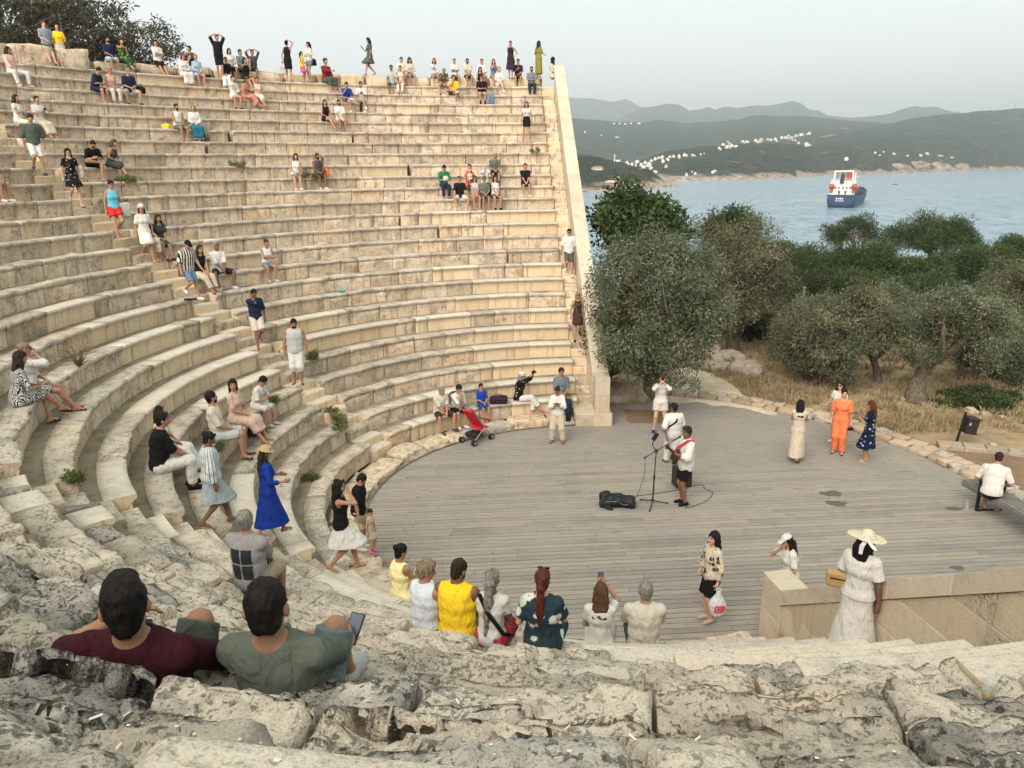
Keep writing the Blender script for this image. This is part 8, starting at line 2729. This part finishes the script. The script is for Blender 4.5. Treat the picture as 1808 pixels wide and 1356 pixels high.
mb = MB(); mb.tube([(-.08, 0, .46), (-.07, 0, .50), (.07, 0, .50), (.08, 0, .46)], .012, 6); mb.build('handle', M_BLACK, e_)
e_ = empty('gig_bag', tuple(at_z(1090, 893, 0)), -.15); tag(e_, 'open black gig bag lying on the boards left of the microphone stand', 'bag')
M_NYL = plain('dark_nylon', (.012, .014, .018), .55, vary=.3)
S = SDF(); S.box((0, 0, .09), (.36, .17, .08), None, .07); S.ell((.06, .02, .16), (.28, .16, .09), None, .06); S.ell((-.24, .05, .20), (.13, .12, .10), None, .06); S.sub((.02, .06, .27), (.22, .10, .09)); S.warp(.03, 5, 3); S.warp(.012, 14, 4); S.mesh('bag_body', .016, M_NYL, e_)
S = SDF(); S.cap((-.22, -.20, .03), (-.12, -.24, .03), .035, .03).cap((-.12, -.24, .03), (-.22, -.15, .06), .03, .03, .02); S.mesh('strap', .014, M_NYL, e_)
mb = MB(); mb.tube([(-.25, -.15, .14), (-.05, -.17, .17), (.15, -.17, .10), (.33, -.12, .13), (.34, .05, .16)], .006, 5); mb.build('piping', plain('grey_piping', (.18, .20, .22), .6), e_)
# ---- red stroller
sp = at_z(843, 778, 0)
e_ = empty('stroller', tuple(sp), radians(-40)); tag(e_, 'red folding stroller with black wheels parked at the stage edge', 'stroller')
M_ALU = plain('grey_alloy', (.35, .35, .36), .35, metal=.6)
M_RED = plain('red_stroller_fabric', (.50, .015, .025), .7, vary=.2)
for sg in (-1, 1):
 mb = MB(); mb.tube([(sg * .22, .30, .12), (sg * .22, -.02, .48), (sg * .21, -.38, .98)], .016, 8); mb.tube([(sg * .22, -.36, .12), (sg * .22, .06, .40)], .014, 8); mb.tube([(sg * .21, -.38, .98), (sg * .20, -.46, 1.03)], .024, 8); mb.build('frame', M_ALU, e_)
 for y in (.30, -.36):
  w_ = MB()
  for dx in (-.03, .03):
   w_.tube([(sg * .22 + dx - .012, y, .08), (sg * .22 + dx + .012, y, .08)], .08, 14)
  wo = w_.build('wheel', M_BLACK, e_)
  w_ = MB(); w_.tube([(sg * .22 - .046, y, .08), (sg * .22 + .046, y, .08)], .045, 12); w_.build('hub', M_ALU, wo)
S = SDF(); S.box((0, -.16, .66), (.19, .035, .34), Matrix.Rotation(radians(38), 3, 'X'), .03); S.box((0, .10, .36), (.19, .17, .03), None, .03); S.warp(.012, 8, 3); S.mesh('seat', .014, M_RED, e_)
S = SDF(); S.box((0, -.12, .22), (.18, .16, .06), None, .04); S.warp(.015, 9, 4); S.mesh('basket', .014, M_BLACK, e_)
mb = MB(); mb.tube([(-.22, .02, .44), (.22, .02, .44)], .012, 6); mb.tube([(-.20, .22, .50), (-.19, .30, .52), (.19, .30, .52), (.20, .22, .50)], .014, 6); mb.build('crossbar', M_BLACK, e_)
# ---- bench with the man in white
A0, A1 = at_z(1722, 900, 0), at_z(1812, 956, 0)
bd2 = nrm(A1 - A0); bn = np.array([-bd2[1], bd2[0], 0])
rz_b = atan2(bd2[1], bd2[0])
e_ = empty('bench', tuple(A0), rz_b); tag(e_, 'grey slatted bench with black metal end frames at the right edge', 'bench')
Lb = 1.85
for j in range(4):
 mb = MB(); mb.box((Lb / 2 - .12, .07 + j * .118, .445), (Lb + .75, .102, .05), bevel=.008); mb.build('slat', M_WOODGREY, e_)
mb = MB(); mb.box((Lb / 2 - .12, .0, .395), (Lb + .75, .03, .11), bevel=.006); mb.build('front_rail', M_WOODGREY, e_)
for x in (0.06, Lb - .25):
 mb = MB()
 for y in (-.02, .52):
  mb.box((x, y, .34), (.06, .045, .68))
 mb.box((x, .25, .685), (.06, .585, .035)); mb.box((x, .25, .02), (.05, .50, .03)); mb.box((x, .25, .405), (.05, .50, .03))
 mb.build('end_frame', M_BLACK, e_)
bp = at_z(1749, 876, .47)
PPL['p108'] = person('person in white tee sitting on the grey bench with the back turned', bp, 0, 'sit', 1.74, rot_world=radians(52), skin='tan', hair=('buzz', 'dark'), top=('white', .9, 0, .02), bottom=('black', 'legs', .95), arms=('knee', 'knee'), legs='n', lean=32, head=(0, 10), build=1.05, foot_z=-.45, group=None)
wb = NB('clear_plastic'); wb.set('Base Color', (.85, .9, .92, 1)); wb.set('Roughness', .08); wb.set('Transmission Weight', .8); wb.set('Alpha', .6); M_CLEAR = wb.done()
e_ = empty('water_bottle', tuple(at_z(1706, 902, 0))); tag(e_, 'clear plastic water bottle standing by the bench leg', 'bottle')
mb = MB(); mb.lathe([(.001, 0), (.034, 0), (.036, .02), (.034, .10), (.036, .16), (.014, .20), (.013, .22), (.001, .22)], n=14); mb.build('bottle_body', M_CLEAR, e_, smooth=True)
mb = MB(); mb.lathe([(.015, .215), (.015, .235), (.001, .235)], n=12); mb.build('cap', CL['lightblue'], e_)
# ---- litter bin
e_ = empty('litter_bin', tuple(at_z(1688, 783, .03))); tag(e_, 'brown litter bin hanging on a leaning black post by the dry grass', 'litter bin')
M_BIN = plain('dark_brown_metal', (.028, .016, .016), .45, spec=.4)
tilt = Matrix.Rotation(radians(9), 3, 'Y')
mb = MB(); mb.box(tuple(tilt @ Vector((0, 0, .42))), (.045, .045, .84), rot=tilt); mb.build('post', M_BLACK, e_)
S = SDF(); S.box(tuple(tilt @ Vector((.21, 0, .53))), (.15, .13, .22), np.array(tilt), .035); S.mesh('bin_body', .016, M_BIN, e_)
mb = MB()
for z in (.345, .715):
 mb.tube([tilt @ Vector((.21 + .165 * cx_, .145 * cy_, z)) for cx_, cy_ in ((-1, -1), (1, -1), (1, 1), (-1, 1), (-1, -1))], .011, 6)
mb.build('rim_bars', M_BLACK, e_)
mb = MB(); mb.box(tuple(tilt @ Vector((.12, -.134, .58))), (.045, .006, .07), rot=tilt); mb.build('sticker', CL['lightgrey'], e_)
# ---- plastic cup with beer, cigarette ends and litter in the foreground
cp = hit(1743, 1226)
e_ = empty('plastic_cup', tuple(cp + np.array([0, 0, .012]))); tag(e_, 'clear plastic cup with a little beer left on the grey rocks at right', 'cup')
mb = MB(); mb.lathe([(.001, 0), (.028, 0), (.032, .04), (.038, .10), (.041, .103), (.038, .106), (.036, .10), (.030, .04), (.026, .004), (.001, .004)], n=20); mb.build('cup_wall', M_CLEAR, e_, smooth=True)
mb = MB(); mb.lathe([(.001, .006), (.026, .006), (.030, .036), (.001, .037)], n=18); mb.build('beer', plain('beer', (.42, .22, .02), .1, spec=.5), e_, smooth=True)
BV2 = None
def on_stone(px, py):
 bpy.context.view_layer.update()
 dg = bpy.context.evaluated_depsgraph_get()
 ok, loc, no, ix, ob, mx = SC.ray_cast(dg, Vector((0, 0, CAM_H)), Vector(ray(px, py)).normalized(), distance=60)
 return np.array(loc) if ok else hit(px, py), (no if ok else Vector((0, 0, 1)))
hz.hide_viewport = True
bpy.context.view_layer.update()
e_.location = tuple(on_stone(1743, 1234)[0] + np.array([0, 0, .003]))
M_PAPER = plain('white_paper', (.75, .73, .69), .8)
for i, (px, py, an) in enumerate([(1002, 1286, .9), (1117, 1304, 2.2), (1231, 1305, .8), (214, 1315, 1.5), (170, 1266, .4), (222, 1263, .7), (1770, 1213, 1.2), (1758, 1205, .9), (905, 1238, .3), (808, 1240, 2.0)]):
 p, n_ = on_stone(px, py)
 mb = MB(); mb.tube([(-.016, 0, 0), (.016, 0, 0)], .0036, 6)
 o_ = mb.build('cigarette_end', M_PAPER, None, tuple(p + np.array(n_) * .004)); o_.rotation_euler = (0, n_.x * -.5, an)
 tag(o_, 'white cigarette end lying on the grey rocks in the foreground', 'cigarette end', 'cigarette ends on the foreground rocks')
rr = random.Random(9)
V_ = MB()
for i in range(150):
 px, py = rr.uniform(10, 1800), rr.uniform(1130, 1345)
 if 130 < px < 640 and py < 1260: continue
 p, n_ = on_stone(px, py)
 if abs(p[1]) > 6 or n_.z < .3: continue
 V_.ball(tuple(p + np.array([0, 0, .003])), rr.uniform(.0015, .0055), 5, sc=(1.3, 1, .6))
o_ = V_.build('pebbles', plain('white_pebbles', (.66, .61, .54), .9)); tag(o_, kind='stuff')
hz.hide_viewport = False
# small lizard-thin things left on the seats
mb = MB(); p = hit(342, 556); mb.box((0, 0, .012), (.36, .16, .022), rotz=.3, bevel=.008); tag(mb.build('dark_mat', CL['black'], None, tuple(p)), 'small black cushion lying on a restored seat left of the stairs', 'cushion')
mb = MB(); p = at_seat(611, 509, .25); mb.box((0, 0, .03), (.2, .12, .05), bevel=.02); tag(mb.build('teal_pouch', CL['bluegreen'], None, tuple(p)), 'small teal pouch forgotten on a seat in the middle rows', 'pouch')
# ---- street lamp among the trees
lp = at_d(1672, 500, 57)
e_ = empty('street_lamp', (lp[0], lp[1], gz(lp[0], lp[1]))); tag(e_, 'street lamp with a pale curved arm rising out of the dark pines', 'street lamp')
hgt = at_d(1672, 477, 57)[2] - gz(lp[0], lp[1])
M_LAMP = plain('pale_lamp_metal', (.55, .55, .52), .5)
mb = MB(); mb.tube([(0, 0, 0), (0, 0, hgt - .3), (-.05, 0, hgt), (-.25, 0, hgt + .14)], [.09, .06, .05, .045], 8); mb.build('pole', M_LAMP, e_)
S = SDF(); S.ell((-.48, 0, hgt + .20), (.30, .13, .07)); S.mesh('lamp_head', .03, M_LAMP, e_)
mb = MB(); mb.box((-.48, 0, hgt + .135), (.36, .14, .02)); mb.build('lens', plain('lamp_glass', (.7, .7, .66), .2), e_)
lp2 = at_d(1418, 530, 46)
e_ = empty('wooden_pole', (lp2[0], lp2[1], gz(lp2[0], lp2[1]))); tag(e_, 'thin pale wooden pole standing among the olives left of the cypress', 'pole')
mb = MB(); h_ = at_d(1418, 508, 46)[2] - gz(lp2[0], lp2[1]); mb.tube([(0, 0, 0), (0, 0, h_)], [.08, .06], 8); mb.build('post', plain('pale_wood', (.30, .27, .22), .9), e_)
mb = MB(); mb.box((0, 0, h_ + .03), (.16, .16, .06)); mb.build('post_cap', MATS['pale_wood'], e_)
# ---- cargo ship at anchor, seen from astern
sp = at_z(1483, 367, SEA_Z)
e_ = empty('cargo_ship', tuple(sp)); tag(e_, 'blue hulled cargo ship with white superstructure anchored in the bay, seen from astern', 'ship')
kx = sp[1] / FPX * 1.02             # metres per picture pixel there
sc_ = 44 * kx / 13.0                # real size from a 13 m beam
e_.rotation_euler = (0, 0, radians(-28)); e_.scale = (sc_,) * 3
M_HULL = plain('ship_blue', (.014, .040, .105), .5, vary=.2); M_SHW = plain('ship_white', (.68, .66, .62), .6, vary=.1); M_SHR = plain('ship_orange_red', (.40, .075, .05), .6); M_SHD = plain('ship_dark', (.03, .035, .04), .7)
# hull loft: x across, y towards the bow
secs = []
for y, w0, w1, zt, zb in [(-.6, .72, .96, 6.4, 1.6), (0, .80, 1.0, 6.2, .2), (4, .95, 1.0, 6.0, -1), (20, 1, 1, 5.6, -1.5), (50, 1, 1, 5.6, -1.5), (70, .80, .98, 6.4, -1.5), (80, .25, .62, 7.6, -1.5), (84, .02, .12, 8.2, -1)]:
 b = 6.5
 secs.append([(-b * w1, y, zt), (-b * w1, y, zt * .55), (-b * w0, y, zb + .6), (-b * w0 * .55, y, zb), (b * w0 * .55, y, zb), (b * w0, y, zb + .6), (b * w1, y, zt * .55), (b * w1, y, zt)])
V, F = [], []
for s_ in secs: V += s_
for a in range(len(secs) - 1):
 for j in range(7): F.append((a * 8 + j, a * 8 + j + 1, a * 8 + 9 + j, a * 8 + 8 + j))
F.append(tuple(range(8)))
mb = MB(); mb.add(V, F); hull = mb.build('hull', M_HULL, e_)
mb = MB(); mb.add([(s_[0][0] * .99, s_[0][1], s_[0][2] - .9) for s_ in secs] + [(s_[7][0] * .99, s_[7][1], s_[7][2] - .9) for s_ in secs], [(j, j + 1, 9 + j, 8 + j) for j in range(7)]); mb.build('deck', M_SHD, e_)
mb = MB(); mb.box((0, 8, 8.6), (10.2, 8, 5.6)); mb.box((0, 8, 12.2), (11.8, 6.5, 1.8)); mb.build('superstructure', M_SHW, e_)
mb = MB()
for sg in (-1, 1): mb.tube([(sg * 4.4, 3.2, 11), (sg * 4.2, 3.2, 17.6)], .42, 6)
mb.tube([(-4.5, 3.2, 17.6), (4.5, 3.2, 17.6)], .42, 6); mb.build('stern_gantry', M_SHW, e_)
mb = MB(); mb.box((2.3, 7, 15.2), (2.8, 3, 4.2)); fn_ = mb.build('funnel', M_SHR, e_)
mb = MB(); mb.box((2.3, 7, 17.5), (2.9, 3.1, .6)); mb.build('funnel_cap', M_SHD, fn_)
mb = MB(); mb.box((-.7, 4.0, 14.0), (1.7, 1.8, 4.4), taper=.8); mb.tube([(-.7, 4, 16), (-.7, 4, 18)], .35, 8); mb.build('exhaust_housing', M_SHD, e_)
for sg in (-1, 1):
 S = SDF(); S.ell((sg * 5.2, 4.0, 10.2), (1.35, 3.4, 1.5)); S.box((sg * 5.2, 4.0, 8.6), (.5, 2, 1.2), None, .1, .4); S.mesh('lifeboat', .35, M_SHR, e_)
for x in (-3.4, -1.8, 0, 1.8, 3.4):
 mb = MB(); mb.box((x, 3.98, 9.6), (.7, .1, .9)); mb.build('window', M_SHD, e_)
for x in (-1.6, 1.4):
 mb = MB(); mb.box((x, 3.97, 7.2), (.9, .1, 2.0)); mb.build('door', M_SHD, e_)
mb = MB()
for x in (-5.0, -3.6, -2.0, 2.6, 4.2): mb.box((x, .6, 6.3), (1.2, 1.0, 1.0), bevel=.2)
mb.build('mooring_winches', M_SHW, e_)
mb = MB()
for j in range(14):
 x = -6.1 + j * .94; mb.tube([(x, -.4, 5.4), (x, -.4, 6.9)], .05, 4)
mb.tube([(-6.1, -.4, 6.9), (6.1, -.4, 6.9)], .06, 4); mb.tube([(-6.1, -.4, 6.2), (6.1, -.4, 6.2)], .05, 4); mb.build('stern_rail', M_SHW, e_)
mb = MB(); mb.tube([(.2, 5, 13), (.2, 5, 22.5)], [.22, .12], 6); mb.tube([(-1.4, 5, 19), (1.8, 5, 19)], .09, 5); mb.tube([(-3.6, 9, 13), (-3.6, 9, 21)], [.12, .06], 5); mb.tube([(3.4, 9, 13), (3.4, 9, 20)], [.12, .06], 5); mb.tube([(.2, 5, 22), (-4.4, 3.2, 17.6)], .05, 4); mb.tube([(.2, 5, 22), (4.2, 3.2, 17.6)], .05, 4); mb.tube([(.2, 5, 21.5), (0, 50, 9)], .05, 4); mb.build('mast', M_SHD, e_)
mb = MB(); mb.tube([(0, 66, 6), (0, 66, 17)], [.4, .22], 6); mb.tube([(-2, 66, 14), (2, 66, 14)], .12, 5); mb.build('foremast', M_SHW, e_)
mb = MB()
for z in (11.4, 13.1):
 for a, b in (((-5.9, 4.7), (5.9, 4.7)), ((5.9, 4.7), (5.9, 11.3)), ((-5.9, 4.7), (-5.9, 11.3))):
  mb.tube([(a[0], a[1], z + 1), (b[0], b[1], z + 1)], .07, 4); mb.tube([(a[0], a[1], z + .5), (b[0], b[1], z + .5)], .05, 4)
mb.build('bridge_rails', M_SHW, e_)
mb = MB(); mb.ball((.2, 5, 23.4), 1.05, 10); mb.build('radar_dome', M_SHW, e_, smooth=True)
for y in (24, 40, 56):
 mb = MB(); mb.box((0, y, 6.2), (10, 13, 2.0), bevel=.2); mb.build('hatch_cover', M_SHD, e_)
mb = MB()
for (x0, w) in ((-2.0, .7), (-1.1, .7), (-.2, .7), (.7, .7)): mb.box((x0, -.62 + .0, 4.5), (w * .8, .06, .75))
for (x0, w) in ((-2.3, .5), (-1.7, .5), (-1.1, .5), (-.5, .5), (.1, .5), (.7, .5), (1.2, .5)): mb.box((x0, -.60, 3.4), (w * .75, .06, .45))
mb.build('stern_name', M_SHW, e_)
# ---- motorboat
bp_ = at_z(1253, 386, SEA_Z)
e_ = empty('motorboat', tuple(bp_), radians(8)); tag(e_, 'small white motorboat with a dark canopy passing above the trees', 'boat')
kk_ = 17 * bp_[1] / FPX / 6.5
e_.scale = (kk_,) * 3
V, F = [], []
for x, w, z in [(-3.2, 1.05, .9), (-1, 1.15, .95), (1.2, 1.0, 1.1), (2.6, .5, 1.3), (3.3, .03, 1.45)]:
 V += [(x, -w, z), (x, -w * .6, -.3), (x, w * .6, -.3), (x, w, z)]
for a in range(4):
 for j in range(4): F.append((a * 4 + j, a * 4 + (j + 1) % 4, a * 4 + 4 + (j + 1) % 4, a * 4 + 4 + j))
F.append((0, 1, 2, 3))
mb = MB(); mb.add(V, F); mb.build('hull', M_SHW, e_)
mb = MB(); mb.box((-.4, 0, 2.2), (2.6, 1.8, .14)); [mb.tube([(x, y, .9), (x, y, 2.2)], .05, 5) for x in (-1.6, .8) for y in (-.85, .85)]; mb.build('canopy', M_SHD, e_)
mb = MB(); mb.box((.6, 0, 1.35), (1.2, 1.5, .8), taper=.8); mb.build('console', M_SHD, e_)
mb = MB(); mb.box((-3.5, 0, .9), (.5, .5, .9), bevel=.1); mb.build('outboard_motor', M_SHD, e_)
# second tiny boat and a dinghy near the far parapet
for px, py, lb in ((1580, 326, 'tiny dark boat far out on the bay right of the ship'), (1032, 370, 'small dark boat close to the far parapet on the water')):
 q = at_z(px, py, SEA_Z); e_ = empty('rowing_boat', tuple(q)); tag(e_, lb, 'boat')
 S = SDF(); S.ell((0, 0, .2), (2.6, .9, .7)); S.cut(lambda G: G[..., 2] - .6); S.sub((0, 0, .75), (2.2, .65, .5)); S.mesh('hull', .16, M_SHD, e_)
 mb = MB(); mb.box((.4, 0, .5), (.3, 1.4, .08)); mb.box((-.8, 0, .5), (.3, 1.4, .08)); mb.build('thwarts', M_WOODGREY, e_)
# parked car far off between the olives at the right edge
q = at_d(1803, 672, 34); e_ = empty('parked_car', (q[0], q[1], gz(q[0], q[1])), .3); tag(e_, 'white car parked beyond the olives at the right edge, mostly hidden', 'car')
S = SDF(); S.box((0, 0, .62), (2.0, .85, .32), None, .18); S.box((-.1, 0, 1.1), (1.15, .74, .30), None, .22, .2); S.mesh('car_body', .06, plain('white_car_paint', (.7, .7, .7), .3, spec=.5), e_)
for x in (-1.25, 1.25):
 for y in (-.82, .82):
  mb = MB(); mb.tube([(x, y - .1, .32), (x, y + .1, .32)], .32, 14); mb.build('wheel', M_BLACK, e_)
mb = MB(); mb.box((-.1, -.765, 1.12), (1.7, .02, .34)); mb.box((-.1, .765, 1.12), (1.7, .02, .34)); mb.build('side_windows', M_WIN, e_)
# ---- labels that count from the left where look-alikes stand in a row
_TENS = ['', '', 'twenty', 'thirty', 'forty', 'fifty', 'sixty', 'seventy', 'eighty', 'ninety']
def nth(i):
 if i < len(ORD): return ORD[i]
 n_ = i + 1
 return (_TENS[n_ // 10][:-1] + 'ieth') if n_ % 10 == 0 else _TENS[n_ // 10] + '-' + ORD[n_ % 10 - 1]
for g_n, txt in (('white villas on the headland across the bay', 'white villa on the headland across the bay, {} from the left'),
                 ('pale buildings low on the right hand slope', 'pale building low on the slope right of the ship, {} from the left'),
                 ('white buildings on the ridge below the mountains', 'tiny white building on the ridge below the far mountains, {} from the left'),
                 ('boulders heaped beside the path', 'grey limestone boulder heaped beside the gravel path, {} from the left'),
                 ('rocks in the bank by the far parapet', 'brownish rock between the far parapet and the big olive trunk, {} from the left'),
                 ('small stones in the dry grass', 'small pale stone in the dry grass near the bin, {} from the left'),
                 ('cigarette ends on the foreground rocks', 'white cigarette end on the grey foreground rocks, {} from the left')):
 L_ = [o for o in bpy.data.objects if o.get('group') == g_n and o.parent is None]
 L_.sort(key=lambda o: proj(o.location)[0])
 for i, o in enumerate(L_):
  o['label'] = txt.format(nth(i))
